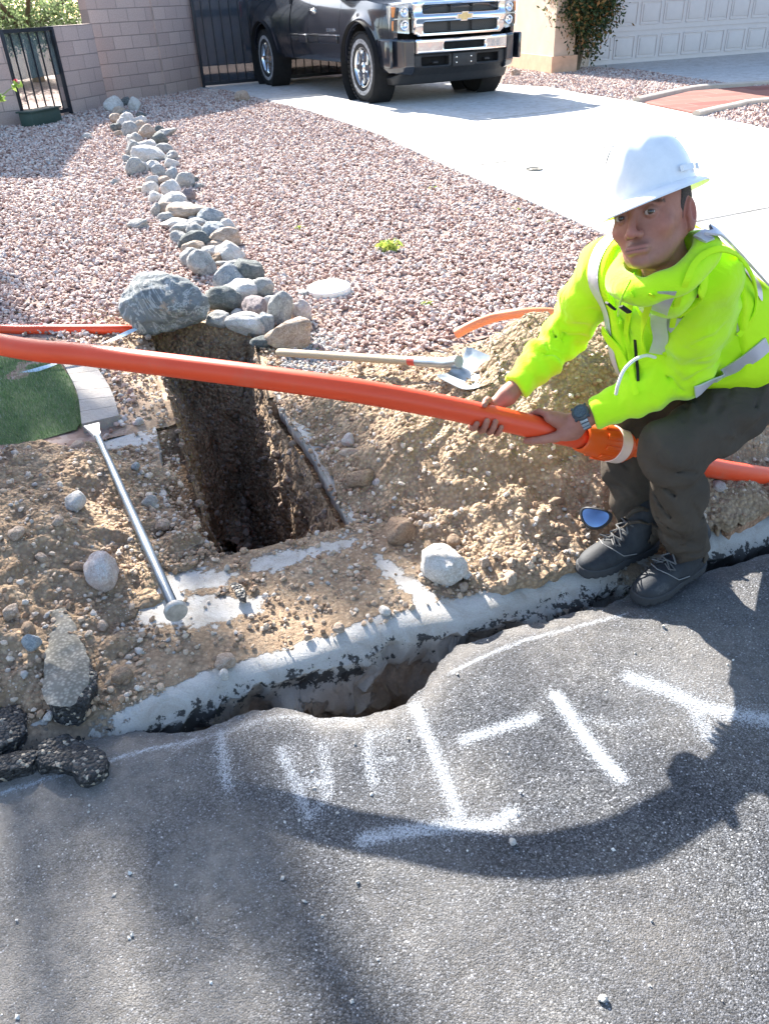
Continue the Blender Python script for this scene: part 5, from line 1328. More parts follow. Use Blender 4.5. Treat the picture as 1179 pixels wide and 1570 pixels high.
# wheels
def wheel(x, s):
    r_ = .402; wt = .275; cy = s*(.865); pr_f = [(r_-.185, -.5), (r_-.15, -.56), (r_-.07, -.58), (r_-.022, -.53), (r_-.006, -.44), (r_, -.3), (r_, .3), (r_-.006, .44), (r_-.022, .53), (r_-.07, .58), (r_-.15, .56), (r_-.185, .5)]
    w0 = MB(); MW = Matrix.Translation((x, cy, r_)); tire = MB()
    tire.lathe([(a, b*wt*.86) for a, b in pr_f], 72, MW, ax='y')
    for k_ in range(44):
        a = 2*pi*k_/44
        for j, yy_ in enumerate((-.40, -.14, .14, .40)):
            M2 = MW@Matrix.Rotation(a+(.07 if j % 2 else 0), 4, 'Y')@Matrix.Translation((r_+.002, yy_*wt, 0)); tire.box((0, 0, 0), (.014, wt*.2, .038), M2@Matrix.Rotation(.25*(1 if j % 2 else -1), 4, 'X'))
    wo = MB(); o_ = tire.build('wheel', [M_RUB], tk, auto=50)
    rim = MB(); sy = s*wt*.40
    rim.lathe([(.232, sy), (.236, sy*1.12), (.226, sy*1.15), (.212, sy*.95), (.205, sy*.2), (.2, -sy*.8)], 48, MW, ax='y')
    for k_ in range(6):
        a = 2*pi*k_/6
        M2 = MW@Matrix.Rotation(a, 4, 'Y'); w_ = .036
        V = [(.045, sy*1.02, -w_), (.045, sy*1.02, w_), (.215, sy*.98, w_*.78), (.215, sy*.98, -w_*.78), (.045, sy*.6, -w_*1.1), (.045, sy*.6, w_*1.1), (.215, sy*.5, w_), (.215, sy*.5, -w_)]
        rim.add(V, [(0, 1, 2, 3), (0, 4, 5, 1), (1, 5, 6, 2), (2, 6, 7, 3), (3, 7, 4, 0)], 0, M2)
    rim.lathe([(.0, sy*1.22), (.03, sy*1.2), (.04, sy*1.12), (.062, sy*1.02), (.066, sy*.7)], 24, MW, ax='y'); rim.build('rim', [M_CHR], o_, auto=30)
    hub = MB(); hub.lathe([(.0, sy*.2), (.205, sy*.2)], 32, MW, ax='y'); hub.build('brake', [M_DARKV], o_)
    # white sidewall lettering and the glare on it, painted as one pale ring
    rg = MB(); rg.lathe([(r_-.125, s*wt*.497), (r_-.11, s*wt*.503), (r_-.085, s*wt*.503), (r_-.075, s*wt*.497)], 72, MW, ax='y'); rg.build('sidewall_ring', [simple('lettering_glare_rubber', (.33, .33, .34), .7, var=.7, sc=25)], o_)
    wl_ = MB(); wl_.lathe([(ARC+.035, -.22), (ARC+.035, .1)], 40, Matrix.Translation((x, cy-s*.02, .42)), ax='y'); wl_.build('wheel_liner', [M_DARKV], tk)
for x in (0, -WB):
    for s in (-1, 1): wheel(x, s)
# trailer seen through the big gate
tp_ = T(380, 118)[:2]; tdir = np.array(bgB[:2])-np.array(bgA[:2]); tdir /= np.linalg.norm(tdir); tn_ = np.array([-tdir[1], tdir[0]]); tp_ = np.array(bgA[:2])+tdir*1.5+tn_*1.6
tr = thing('camping_trailer', 'pale trailer with grey bands behind the big dark gate', 'trailer', (tp_[0], tp_[1], float(groundz(*tp_)))); tr.rotation_euler = (0, 0, atan2(tdir[1], tdir[0]))
b_ = MB(); b_.box((.6, 1.2, 1.55), (4.0, 2.2, 2.6), bev=.08); b_.build('body', [simple('trailer_white', (.75, .75, .74), .4)], tr)
for z, h_ in ((1.15, .12), (1.55, .10), (2.0, .18)):
    b_ = MB(); b_.box((.6, .095, z), (3.9, .01, h_)); b_.build('band', [simple('trailer_grey', (.2, .22, .25), .4)], tr)
# ------------------------------------------------------------------ pipes, tools and small things
def plastic(name, col, rough=.38):
    t = NT(name); c = t.ramp(t.noise(5, 4), [(.35, tuple(np.array(col)*.92)), (.65, col)])
    scr = t.ramp(t.noise(60, 5, .8, 2.0), [(.62, 0), (.7, .25)]); c = t.mix(scr, c, tuple(np.minimum(np.array(col)*1.15+.08, 1)))
    sm = t.ramp(t.noise(4, 6, .75), [(.55, 0), (.75, .35)]); c = t.mix(sm, c, (.45, .2, .12))
    return t.done(c, rough, t.bump(t.noise(20, 3), .15, .002), spec=.4)
M_PIPE = plastic('orange_pipe', (.78, .075, .022)); M_FIT = plastic('orange_fitting', (.85, .12, .015), .3)
PIPE_R = .0325
# image path (px, py, depth) of the held pipe; the ends run on out of view
held = [Pd(*q) for q in [(0, 528, 2.30), (130, 544, 2.22), (260, 560, 2.14), (400, 578, 2.08), (540, 598, 2.05), (660, 620, 2.07), (760, 641, 2.10), (850, 662, 2.15), (940, 682, 2.25), (1010, 699, 2.36), (1099, 719, 2.50), (1177, 731, 2.63)]]
held = np.array(held); dl_ = (held[0]-held[1]); dl_ /= np.linalg.norm(dl_)
far_l = [held[0]+dl_*1.6+np.array([-.1, .5, .1]), held[0]+dl_*.8+np.array([0, .12, .02])]
_e = held[-1]-held[-2]; re_ = [held[-1]+_e*2.0, np.array([1.9, 2.62, .075]), np.array([2.6, 2.9, .09]), np.array([3.4, 3.1, .05])]
ROOT = held[6]
hp_ = thing('orange_pipe', 'long orange plastic pipe held by the worker across the trench', 'pipe', ROOT)
PL = spline(np.vstack([far_l, held, re_]), 8)
mb = MB(); mb.tube(PL-ROOT, PIPE_R, 32); mb.build('pipe', [M_PIPE], hp_, auto=60)
# fitting on the pipe behind the watch hand
f0, f1 = Pd(893, 671, 2.18), Pd(985, 690, 2.33)
f1 = f0+(f1-f0)*.86; ax = Vector(f1-f0); Lf = ax.length; MF = Matrix.Translation(Vector(f0-ROOT))@ax.to_track_quat('Z', 'Y').to_matrix().to_4x4()
fb = MB(); R = PIPE_R
fb.lathe([(R+.001, -.012), (R+.007, -.010), (R+.010, .0), (R+.012, Lf*.10), (R+.018, Lf*.30), (R+.020, Lf*.44), (R+.020, Lf*.72), (R+.018, Lf*.86), (R+.010, Lf*.95), (R+.006, Lf*1.08), (R+.001, Lf*1.12)], 48, MF)
fo = fb.build('coupling', [M_FIT], hp_, auto=40)
for k_ in range(10):
    g = MB(); g.box((R+.019, 0, Lf*.34), (.006, .016, Lf*.24), MF@Matrix.Rotation(2*pi*k_/10, 4, 'Z'), bev=.002); g.build('grip_rib', [M_FIT], fo); g = MB(); g.box((R+.021, 0, Lf*.80), (.006, .022, Lf*.12), MF@Matrix.Rotation(2*pi*k_/10, 4, 'Z'), bev=.002); g.build('grip_rib', [M_FIT], fo)
g = MB(); g.lathe([(R+.0185, Lf*.48), (R+.0225, Lf*.485), (R+.0225, Lf*.66), (R+.0195, Lf*.665)], 48, MF); g.build('label_band', [simple('pale_band', (.9, .72, .64), .35)], fo)
# second pipe at the left, ending in the soil by the boulder
q = [G(-900, 505, .12), G(-300, 500, .13), G(0, 505.5, .13), G(100, 505.5, .13), G(180, 505.5, .125), G(206, 507, .10), G(225, 512, .04)]
mb = MB(); o0 = q[3]; mb.tube(spline(np.array(q)-o0, 6), .0255, 24); o = mb.build('orange_pipe', [M_PIPE], origin=None); o.location = o0; props(o, 'thinner orange pipe from the left edge, ending at the boulder', 'pipe')
# the length behind the heap
zz_ = [(700, 512, .30), (722, 500, .34), (760, 486, .37), (800, 480, .40), (845, 480, .40), (880, 490, .36), (920, 520, .26), (1000, 560, .14), (1100, 600, .08), (1250, 610, .1)]
q = [G(a, b, c+.02) for a, b, c in zz_]
mb = MB(); o0 = q[3]; mb.tube(spline(np.array(q)-o0, 6), .020, 20); o = mb.build('orange_pipe', [plastic('faded_orange_pipe', (.80, .26, .12), .45)]); o.location = o0; props(o, 'faded orange hose lying along the back of the dirt heap', 'hose')
# pale pull tape
tpx = [(212, 503, .16), (196, 510, .16), (172, 521, .16), (140, 533, .15), (100, 552, .13), (60, 566, .11), (20, 576, .10), (-30, 583, .10), (-120, 590, .1)]
P = spline(np.array([G(*q) for q in tpx]), 6); t_ = np.gradient(P, axis=0); t_ /= np.linalg.norm(t_, axis=1)[:, None]; s_ = np.cross(t_, [0, 0, 1.0]); s_ /= np.linalg.norm(s_, axis=1)[:, None]
tw_ = np.sin(np.arange(len(P))*.25)[:, None]*.6; s2 = s_*np.cos(tw_)+np.array([0, 0, 1.0])*np.sin(tw_); n_ = np.cross(t_, s2)
V = np.concatenate([np.stack([p+s*.011+n*.0006, p-s*.011+n*.0006, p-s*.011-n*.0006, p+s*.011-n*.0006]) for p, s, n in zip(P, s2, n_)]); F_ = []
for i_ in range(len(P)-1):
    for k_ in range(4): F_.append((i_*4+k_, i_*4+(k_+1) % 4, i_*4+4+(k_+1) % 4, i_*4+4+k_))
o = mesh('pull_tape', V, F_, simple('pale_blue_tape', (.55, .68, .78), .5), None, False, origin=P[20]); props(o, 'thin pale blue pull tape curving over the grass at the left', 'tape')

# shovel ------------------------------------------------------------
S0, S1 = G(425, 540, .13), G(668, 556, .335); S2 = G(694, 554, .365)
print('shovel handle', np.linalg.norm(S1-S0))
sh = thing('shovel', 'wooden handled shovel lying across the dirt heap with its blade up', 'shovel', S1)
t = NT('weathered_wood'); v_ = t.n('ShaderNodeMapping'); v_.inputs['Scale'].default_value = (3, 40, 40); t.L(t.co, v_.inputs[0])
M_WOOD = t.done(t.ramp(t.noise(6, 6, .7, 1.0, co=v_.outputs[0]), [(.3, (.30, .22, .14)), (.7, (.52, .43, .31))]), .75, t.bump(t.noise(8, 5, .7, co=v_.outputs[0]), .4, .003))
hd = MB(); dd = (S1-S0)/np.linalg.norm(S1-S0); hd.tube([S0-S1, S0-S1+dd*.015, S0-S1+dd*.06, (S0-S1)*.5, dd*-.02], [.010, .017, .0185, .0175, .017], 16); hd.build('handle', [M_WOOD], sh)
hd = MB(); hd.tube([dd*-.14, dd*-.10], [.0185, .0185], 16); hd.build('red_band', [simple('red_band', (.5, .06, .04), .5)], sh)
M_STEEL = simple('worn_steel', (.42, .45, .48), .35, .85, var=.25, sc=12, bump=.15)
hd = MB(); hd.tube([dd*-.10, dd*0, dd*.05, S2-S1+dd*.03], [.0195, .0195, .021, .024], 16); hd.build('socket', [M_STEEL], sh)
# blade: width direction and length direction measured from its corners
bl_tip = G(778, 592, .375)-S1; bl_base = G(692, 554, .365)-S1
Ld = bl_tip-bl_base; print('blade len', np.linalg.norm(Ld)); Ll = .29; Ld /= np.linalg.norm(Ld)
wA, wB = G(716, 529, .41)-S1, G(690, 580, .345)-S1; Wd = wB-wA; Wd -= Ld*(Wd@Ld); print('blade w', np.linalg.norm(Wd)); Wd /= np.linalg.norm(Wd)
Nd = np.cross(Wd, Ld); Nd = Nd if Nd@ray(730, 560) < 0 else -Nd
nu, nv = 25, 21; V = np.zeros((2, nu, nv, 3))
for i_ in range(nu):
    u = i_/(nu-1); wid = .088*min(1, (1-max(0, (u-.55)/.45)**2.4*.86))
    if u < .06: wid *= .93
    for j in range(nv):
        s = j/(nv-1)*2-1; z = -.035*(1-s*s)*(.65+.5*(1-u))+.02*(u-.5)**2+.03*np.exp(-(s/.16)**2)*np.exp(-u/.22)
        p = bl_base+Ld*(u*.25)+Wd*(s*wid)+Nd*z; V[0, i_, j] = p; V[1, i_, j] = p-Nd*.0022
V = V.reshape(-1, 3); N1 = nu*nv; F_ = []
for i_ in range(nu-1):
    for j in range(nv-1):
        a = i_*nv+j; F_ += [(a, a+1, a+nv+1, a+nv), (N1+a, N1+a+nv, N1+a+nv+1, N1+a+1)]
bdr = [j for j in range(nv)]+[i_*nv+nv-1 for i_ in range(1, nu)]+[(nu-1)*nv+j for j in range(nv-2, -1, -1)]+[i_*nv for i_ in range(nu-2, 0, -1)]
for a, b in zip(bdr, bdr[1:]+bdr[:1]): F_.append((a, N1+a, N1+b, b))
t = NT('shovel_blade_steel'); c = t.ramp(t.noise(14, 6, .7), [(.3, (.20, .235, .27)), (.7, (.36, .40, .43))]); d_ = t.ramp(t.noise(22, 6, .75), [(.60, 0), (.68, .9)]); c = t.mix(d_, c, (.4, .3, .2))
bo_ = mesh('blade', V, F_, t.done(c, t.ramp(d_, [(0, .5), (1, .9)]), t.bump(t.noise(30, 4), .2, .002), t.ramp(d_, [(0, .75), (1, 0)])), sh, True, auto=40)

# steel tamping bar ---------------------------------------------------
B0, B1 = G(150, 668, .16), G(268, 932, .105); print('bar', np.linalg.norm(B1-B0))
br = thing('digging_bar', 'long steel digging bar with a round tamping head, lying on dirt at the left', 'tool', B1)
M_BAR = simple('bar_steel', (.16, .19, .22), .32, .7, var=.35, sc=9, bump=.2)
dd = (B1-B0)/np.linalg.norm(B1-B0); mb = MB(); mb.tube([B0-B1, (B0-B1)*.5, -dd*.02, dd*.0], [.0125, .0145, .0155, .016], 16); mb.build('shaft', [M_BAR], br)
Mh = Matrix(np.vstack([np.column_stack([np.cross(dd, [0, 0, 1])/np.linalg.norm(np.cross(dd, [0, 0, 1])), np.cross(np.cross(dd, [0, 0, 1]), dd)*-1/np.linalg.norm(np.cross(dd, [0, 0, 1])), dd, [0, 0, 0]]), [0, 0, 0, 1]]).tolist())
mb = MB(); mb.lathe([(0, -.004), (.017, -.004), (.030, .002), (.0325, .006), (.0325, .020), (.030, .024), (0, .024)], 32, Mh); mb.build('tamping_head', [simple('head_steel', (.46, .44, .40), .5, .5, var=.3, sc=40, bump=.4)], br)
tipd = G(133, 636, .17)-B0; tipd /= np.linalg.norm(tipd); wv = np.cross(tipd, [0, 0, 1]); wv /= np.linalg.norm(wv); nv_ = np.cross(wv, tipd)
b0 = B0-B1; V = []
for p_, w_, h_ in ((b0-tipd*.01, .012, .012), (b0+tipd*.03, .017, .010), (b0+tipd*.10, .030, .0015)):
    V += [p_-wv*w_-nv_*h_, p_+wv*w_-nv_*h_, p_+wv*w_+nv_*h_, p_-wv*w_+nv_*h_]
F_ = [(0, 3, 2, 1), (8, 9, 10, 11)]+[(a*4+k_, a*4+(k_+1) % 4, a*4+4+(k_+1) % 4, a*4+4+k_) for a in range(2) for k_ in range(4)]
mesh('chisel_tip', V, F_, simple('bright_steel', (.7, .72, .74), .35, .5), br, False)

# round lid, cap in the driveway, goggles -----------------------------
p = T(505, 449); mb = MB(); mb.lathe([(0, .028), (.118, .028), (.124, .024), (.126, .0), (.126, -.05)], 48); 
ld = mb.build('utility_lid', [simple('pale_lid', (.66, .66, .64), .6, var=.08, bump=.3)]); ld.location = p+np.array([0, 0, .012]); ld.rotation_euler = (.03, -.02, 0); props(ld, 'round pale lid set in the gravel above the stone pile', 'lid')
for a in (.055, -.03):
    k_ = MB(); k_.lathe([(0, .0295), (.007, .0295), (.007, .027)], 12, Matrix.Translation((a, a*.5, 0))); k_.build('lid_hole', [M_DARKV], ld)
p = T(818, 263); mb = MB(); mb.lathe([(0, .006), (.03, .006), (.034, .002), (.060, .002), (.064, .008), (.072, .008), (.074, .0)], 32)
cpp = mb.build('cleanout_cap', [simple('dull_brass', (.22, .2, .16), .5, .5)]); cpp.location = p+np.array([0, 0, .018]); props(cpp, 'small round metal cap set flush in the driveway', 'cap')
gp0 = G(912, 792, .16); gg = thing('goggles', 'mirrored safety goggles lying on the dirt behind the worker leg', 'goggles', gp0)
gdir = np.array([-.35, -.75, .55]); gdir /= np.linalg.norm(gdir); gz_ = Vector(gdir).to_track_quat('Z', 'Y').to_matrix().to_4x4()
fr = MB(); le = MB()
ol = [(cos(a)*.044, sin(a)*.030+.006*cos(2*a)) for a in np.linspace(0, 2*pi, 40, endpoint=False)]
def gsh(k_, z_): return [(x*k_, y*k_, z_-(x/.06)**2*.018) for x, y in ol]
rings = [gsh(1.12, -.012), gsh(1.12, .004), gsh(1.0, .007), gsh(.9, .004)]; V = [p_ for r_ in rings for p_ in r_]; nn_ = 40
fr.add(V, [(i_*nn_+k_, i_*nn_+(k_+1) % nn_, (i_+1)*nn_+(k_+1) % nn_, (i_+1)*nn_+k_) for i_ in range(3) for k_ in range(nn_)], 0, gz_); fr.build('frame', [M_BLK], gg)
V = gsh(.92, .004)+[(0, 0, .010)]; le.add(V, [(k_, (k_+1) % nn_, nn_) for k_ in range(nn_)], 0, gz_); le.build('lens', [simple('mirror_lens', (.16, .22, .34), .12, .9)], gg)
# ------------------------------------------------------------------ the worker
def nrm(v): v = np.asarray(v, float); return v/np.linalg.norm(v)
J = dict(toeL=G(975, 912, .03), ankL=G(1040, 850, .10), kneeL=G(1034, 684, .49), toeR=G(889, 868, .07), ankR=G(950, 822, .13), kneeR=Pd(958, 640, 2.30),
         hipL=G(1180, 592, .57), hipR=G(1105, 562, .55), shL=G(1088, 425, .95), shR=G(930, 408, .90), elL=G(1052, 572, .665), elR=Pd(868, 512, 2.18),
         wrL=G(892, 642, .535), wrR=G(778, 606, .57))
J['ankR'] = np.array([*(J['toeR']+.20*nrm((J['ankR']-J['toeR'])*np.array([1, 1, 0])))[:2], .135]); J['ankL'] = np.array([*(J['toeL']+.20*nrm((J['ankL']-J['toeL'])*np.array([1, 1, 0])))[:2], .10])
HEADC = Pd(998, 335, 1.61); HSC = .945
SKIN = None
def mat_skin():
    t = NT('skin'); c = t.ramp(t.noise(28, 5, .6), [(.35, (.32, .135, .09)), (.65, (.41, .185, .13))])
    red = t.attr('red'); c = t.mix(red, c, (.38, .12, .09)); dk = t.attr('stub_socket'); c = t.mix(dk, c, (.22, .13, .11))
    lip = t.attr('lip'); c = t.mix(lip, c, (.36, .13, .11)); br_ = t.attr('brow'); c = t.mix(t.math('MULTIPLY', br_, t.ramp(t.noise(220, 3, .7), [(.35, .5), (.6, 1)])), c, (.035, .025, .022))
    t.done(c, .52, t.bump(t.math('ADD', t.noise(260, 4, .7), t.math('MULTIPLY', t.noise(45, 3), .8)), .35, .002), spec=.35); t.b.inputs['Subsurface Weight'].default_value = .08; t.b.inputs['Subsurface Radius'].default_value = (.02, .008, .004); return t.m
M_SKIN = mat_skin()
# head frame: F forward, U up, Lh to his left
d = nrm(ray(1003, 352)); right = nrm(np.cross(d, [0, 0, 1])); up = np.cross(right, d)
right, up = nrm(RGT-d*(RGT@d)), None; up = np.cross(right, d)
yaw, roll, pit = radians(21), radians(12), radians(-2)
F0 = -d*cos(yaw)-right*sin(yaw); L0 = right*cos(yaw)-d*sin(yaw); U0 = up
F1 = F0*cos(pit)+U0*sin(pit); U1 = U0*cos(pit)-F0*sin(pit)
L_h = L0*cos(roll)+U1*sin(roll); U_h = U1*cos(roll)-L0*sin(roll); F_h = F1
HR = np.column_stack([L_h, F_h, U_h])       # local x = his left, y = forward, z = up
def h2w(P): return HEADC+(np.asarray(P)*HSC)@HR.T
def head_sdf(x, y, z):
    """local head space, metres: origin at the middle of the head, y forward; eyes at z=.012"""
    ax_ = np.abs(x)
    D = elli(x, y, z, (0, -.012, .035), (.078, .098, .092))
    D = smin(D, elli(x, y, z, (0, .022, -.022), (.061, .070, .078)), .03)        # face block
    D = smin(D, elli(x, y, z, (0, .038, -.066), (.042, .046, .032)), .030)       # jaw
    D = smin(D, elli(x, y, z, (0, .077, -.086), (.021, .016, .015)), .022)       # chin
    D = smin(D, caps(ax_, y, z, (.058, -.016, -.034), (.027, .054, -.080), .017, .013), .02)   # jaw line
    D = smin(D, elli(ax_, y, z, (.044, .060, -.020), (.020, .016, .016)), .024)   # cheekbone
    D = smin(D, caps(ax_, y, z, (.012, .092, .030), (.050, .076, .032), .008, .007), .014)     # brow ridge
    D = smax(D, -elli(ax_, y, z, (.032, .104, .009), (.017, .020, .012)), .010)  # eye socket
    D = smin(D, caps(x, y, z, (0, .090, .018), (0, .115, -.022), .0068, .0088), .010)          # nose ridge
    D = smin(D, elli(x, y, z, (0, .115, -.029), (.0115, .0125, .010)), .006)
    D = smin(D, elli(ax_, y, z, (.0125, .104, -.032), (.0078, .011, .0085)), .005)             # alae
    D = smax(D, -elli(ax_, y, z, (.0068, .110, -.0405), (.0036, .006, .004)), .002)
    D = smin(D, elli(x, y, z, (0, .086, -.058), (.024, .010, .013)), .012)       # mouth mound
    D = smin(D, caps(x, y+.18*ax_, z+.02*ax_, (-.022, .1025, -.0565), (.022, .1020, -.0565), .0026), .012)
    D = smin(D, caps(x, y+.18*ax_, z-.02*ax_, (-.019, .1015, -.0665), (.019, .1005, -.0670), .0034), .012)
    D = smax(D, -caps(x, y+.15*ax_, z, (-.025, .1075, -.0615), (.025, .1075, -.0615), .0021), .0015)
    D = smax(D, -elli(x, y, z, (0, .104, -.080), (.02, .006, .006)), .008)
    # lids
    eye = elli(ax_, y, z, (.032, .0815, .010), (.0150, .0150, .0145)); slit = elli(ax_, y, z, (.0325, .098, .0085), (.0138, .014, .0042))
    lid = smax(eye, -slit, .0015); D = smin(D, lid, .004)
    # ear
    e = elli(ax_, y+.25*(z-.0)*0, z, (.080, -.018, -.006), (.010, .019, .033), None)
    e = smax(e, -elli(ax_, y, z, (.090, -.012, -.002), (.009, .011, .021)), .004)
    e = smin(e, elli(ax_, y, z, (.080, -.012, -.033), (.007, .010, .011)), .006); e = smin(e, elli(ax_, y, z, (.079, -.004, -.008), (.006, .005, .008)), .004)
    D = smin(D, e, .006)
    # neck
    D = smin(D, caps(x, y, z, (0, -.036, -.06), (0, -.088, -.17), .049, .060), .025)
    return D
V, F_ = surfnet(lambda x, y, z: head_sdf(x, y, z), (-.105, -.15, -.19), (.105, .145, .135), .0016)
V = relax(V, F_, 1, .4)
x, y, z = V.T; ax_ = abs(x)
g = lambda cx, cy, cz, s: np.exp(-((ax_-cx)**2+(y-cy)**2+(z-cz)**2)/(s*s))
red = np.clip(.6*g(0, .118, -.03, .018)+.35*g(.045, .07, -.02, .028)+.8*g(.085, -.015, -.005, .03), 0, .8)
stub_socket = np.clip(.55*g(.032, .09, .012, .020)+.75*np.exp(-((z+.048)/.008)**2)*np.exp(-(ax_/.026)**4)*(y > .08)+.45*g(0, .085, -.086, .024)+.25*np.exp(-((z+.085)/.03)**2)*(y > .0)*(ax_ > .02), 0, .8)  # stubble, plus darker colour painted into the eye sockets
lip = np.exp(-((z+.0612)/.0075)**4)*np.exp(-(ax_/.0225)**6)*(y > .09)*.55; nst = np.exp(-((ax_-.0068)**2+(y-.112)**2+(z+.040)**2)/.0045**2); mline = .9*nst+np.exp(-((z+.0613+.02*ax_)/.0014)**2)*np.exp(-(ax_/.0255)**8)*(y > .085)*.85  # nostril and mouth-line darkness painted in, carried by the brow mask
bz = .0335-.35*np.clip(ax_-.035, 0, 1); brow = np.exp(-((z-bz)/.0045)**4)*((ax_ > .013) & (ax_ < .056) & (y > .05))
sl__ = elli(ax_, y, z, (.0325, .098, .0085), (.0138, .014, .0042)); lash = np.exp(-((sl__-.0002)/.0013)**2)*(y > .06)*np.where(z > .0095, .95, .35)*(y > .075); brow = brow*1.0
BV, BF = [h2w(V)], [F_]; BA = dict(red=red, stub_socket=stub_socket, lip=lip, brow=np.clip(brow+lash+mline, 0, 1)); nb_ = len(V)
# eyes
EYE = []
# hands ----------------------------------------------------------------
def hand_sdf(chains, palm, wrist):
    pts = np.concatenate([np.array(c[0]) for c in chains]+[np.array(palm[0])[:, :3], np.array(wrist[0])])
    lo = pts.min(0)-.03; hi = pts.max(0)+.03
    def f(X, Y, Z):
        D = chain(X, Y, Z, *palm, .018); D = smin(D, chain(X, Y, Z, *wrist, .02), .018)
        for c in chains: D = smin(D, chain(X, Y, Z, c[0], c[1], .002), .006)
        return D
    return f, lo, hi
def pipeframe(P):
    k_ = int(np.argmin(np.linalg.norm(PL-P, axis=1))); a = nrm(PL[min(k_+2, len(PL)-1)]-PL[max(k_-2, 0)]); return PL[k_], a
def ringpt(c, a, e1, e2, ang, r, s): return c+a*s+(e1*cos(ang)+e2*sin(ang))*r
def grip(cx, cy, dep, wrist_dir, flip, fing_w=.020, angs=None, wr=None, thumb=None, spread=.021):
    c, a = pipeframe(Pd(cx, cy, dep))
    vdir = -nrm(c-CAMP); e2 = nrm(np.cross(a, vdir)); e2 = e2 if e2[2] > 0 else -e2; e1 = nrm(np.cross(e2, a)); e1 = e1 if e1@vdir > 0 else -e1
    return c, a, e1, e2      # e1 towards the camera, e2 up across the pipe
# right hand (left in the view): palm behind the pipe, thumb over the top, fingers wrap under and show in front
c, a, e1, e2 = grip(742, 637, 2.095, None, 1)
Rr = PIPE_R+.0085
def arc(s0, s1, a0, a1, n, r=Rr, taper=(.0088, .0074)):
    pts = [ringpt(c, a, e1, e2, radians(a0+(a1-a0)*i_/(n-1)), r, s0+(s1-s0)*i_/(n-1)) for i_ in range(n)]
    return pts, list(np.linspace(taper[0], taper[1], n))
fr_ = []
for k_, (s_, aend, rr_0) in enumerate([(-.036, -38, .0086), (-.012, -18, .0092), (.011, -14, .0088), (.032, -30, .0076)]):
    pts, rd = arc(s_*1.05+.006, s_, -165, aend, 7, Rr, (rr_0*1.12, rr_0*.9)); fr_.append((pts, rd))
pts, rd = arc(.012, -.022, 150, 62, 5, PIPE_R+.010, (.0125, .0092)); pts.append(ringpt(c, a, e1, e2, radians(44), PIPE_R+.008, -.026)); rd.append(.0085); fr_.append((pts, rd))
pal = ([ringpt(c, a, e1, e2, radians(190), PIPE_R+.012, -.028), ringpt(c, a, e1, e2, radians(178), PIPE_R+.016, .0), ringpt(c, a, e1, e2, radians(185), PIPE_R+.012, .030), ringpt(c, a, e1, e2, radians(150), PIPE_R+.018, .012)], [.015, .017, .014, .017])
wri = ([ringpt(c, a, e1, e2, radians(165), PIPE_R+.018, .012), J['wrR'], J['wrR']+nrm(J['elR']-J['wrR'])*.09], [.021, .024, .029])
RH = hand_sdf(fr_, pal, wri); RHf = fr_
# left hand (right in the view): back of the hand to the camera, fingers go over the top and behind, thumb wraps under the front
c, a, e1, e2 = grip(845, 656, 2.14, None, 1)
def Q(ang, r, s): return ringpt(c, a, e1, e2, radians(ang), r, s)
fl_ = []
for k_, (s_, rr_0) in enumerate([(-.040, .0092), (-.019, .0096), (.003, .0094), (.024, .0082)]):
    n0_ = Q(52, PIPE_R+.020, s_+.012)
    pts = [Q(40, PIPE_R+.019, s_+.020), n0_, Q(88, PIPE_R+.013, s_+.002), Q(130, PIPE_R+.0095, s_-.004), Q(175, PIPE_R+.009, s_-.003), Q(215, PIPE_R+.008, s_)]
    fl_.append((pts, [rr_0*1.2, rr_0*1.22, rr_0*1.1, rr_0, rr_0*.95, rr_0*.85]))
fl_.append(([Q(5, PIPE_R+.020, .030), Q(-18, PIPE_R+.013, .004), Q(-38, PIPE_R+.011, -.022), Q(-62, PIPE_R+.009, -.046), Q(-85, PIPE_R+.009, -.058)], [.0165, .0145, .0120, .0105, .009]))
pal = ([Q(45, PIPE_R+.017, -.022), Q(38, PIPE_R+.021, .004), Q(40, PIPE_R+.019, .030), Q(15, PIPE_R+.024, .045), Q(0, PIPE_R+.022, .026)], [.0165, .0185, .017, .022, .019])
wri = ([Q(22, PIPE_R+.026, .045), J['wrL'], J['wrL']+nrm(J['elL']-J['wrL'])*.09], [.024, .0255, .031])
LH = hand_sdf(fl_, pal, wri)
for f, lo, hi in (RH, LH):
    V, F_ = surfnet(f, lo, hi, .0022); V = relax(V, F_, 1, .3)
    BV.append(V); BF.append(F_+nb_); nb_ += len(V)
    for k_ in BA: BA[k_] = np.concatenate([BA[k_], np.full(len(V), .22 if k_ == 'red' else 0.0)])
# the rest of the body, inside the clothes
spine = [(J['hipL']+J['hipR'])/2, (J['hipL']+J['hipR'])/2*.5+(J['shL']+J['shR'])/2*.5+np.array([.02, .05, .03]), (J['shL']+J['shR'])/2+np.array([0, .02, -.05])]
NECK0 = h2w((0, -.06, -.14))
tdn0 = np.zeros(3)
def body_sdf(X, Y, Z):
    D = chain(X, Y, Z, [spine[0], spine[1]+tdn0*-.0, spine[2]], [.085, .075, .065], .05); D = smin(D, chain(X, Y, Z, [spine[2], NECK0], [.055, .052], .03), .03)
    for s in 'LR':
        D = smin(D, chain(X, Y, Z, [J['sh'+s], J['el'+s], J['wr'+s]*.9+J['el'+s]*.1], [.038, .032, .024], .02), .02)
        D = smin(D, chain(X, Y, Z, [J['hip'+s], J['knee'+s], J['ank'+s]], [.062, .044, .026], .03), .03)
    return D
V, F_ = surfnet(body_sdf, (.25, 1.6, .02), (1.35, 2.45, 1.12), .014)
BV.append(V); BF.append(F_+nb_); nb_ += len(V)
for k_ in BA: BA[k_] = np.concatenate([BA[k_], np.zeros(len(V))])
PO = np.array([J['ankL'][0], J['ankL'][1], 0.0])
man = mesh('person', np.concatenate(BV)-PO, np.concatenate(BF), [M_SKIN], None, True, None, BA); man.location = PO
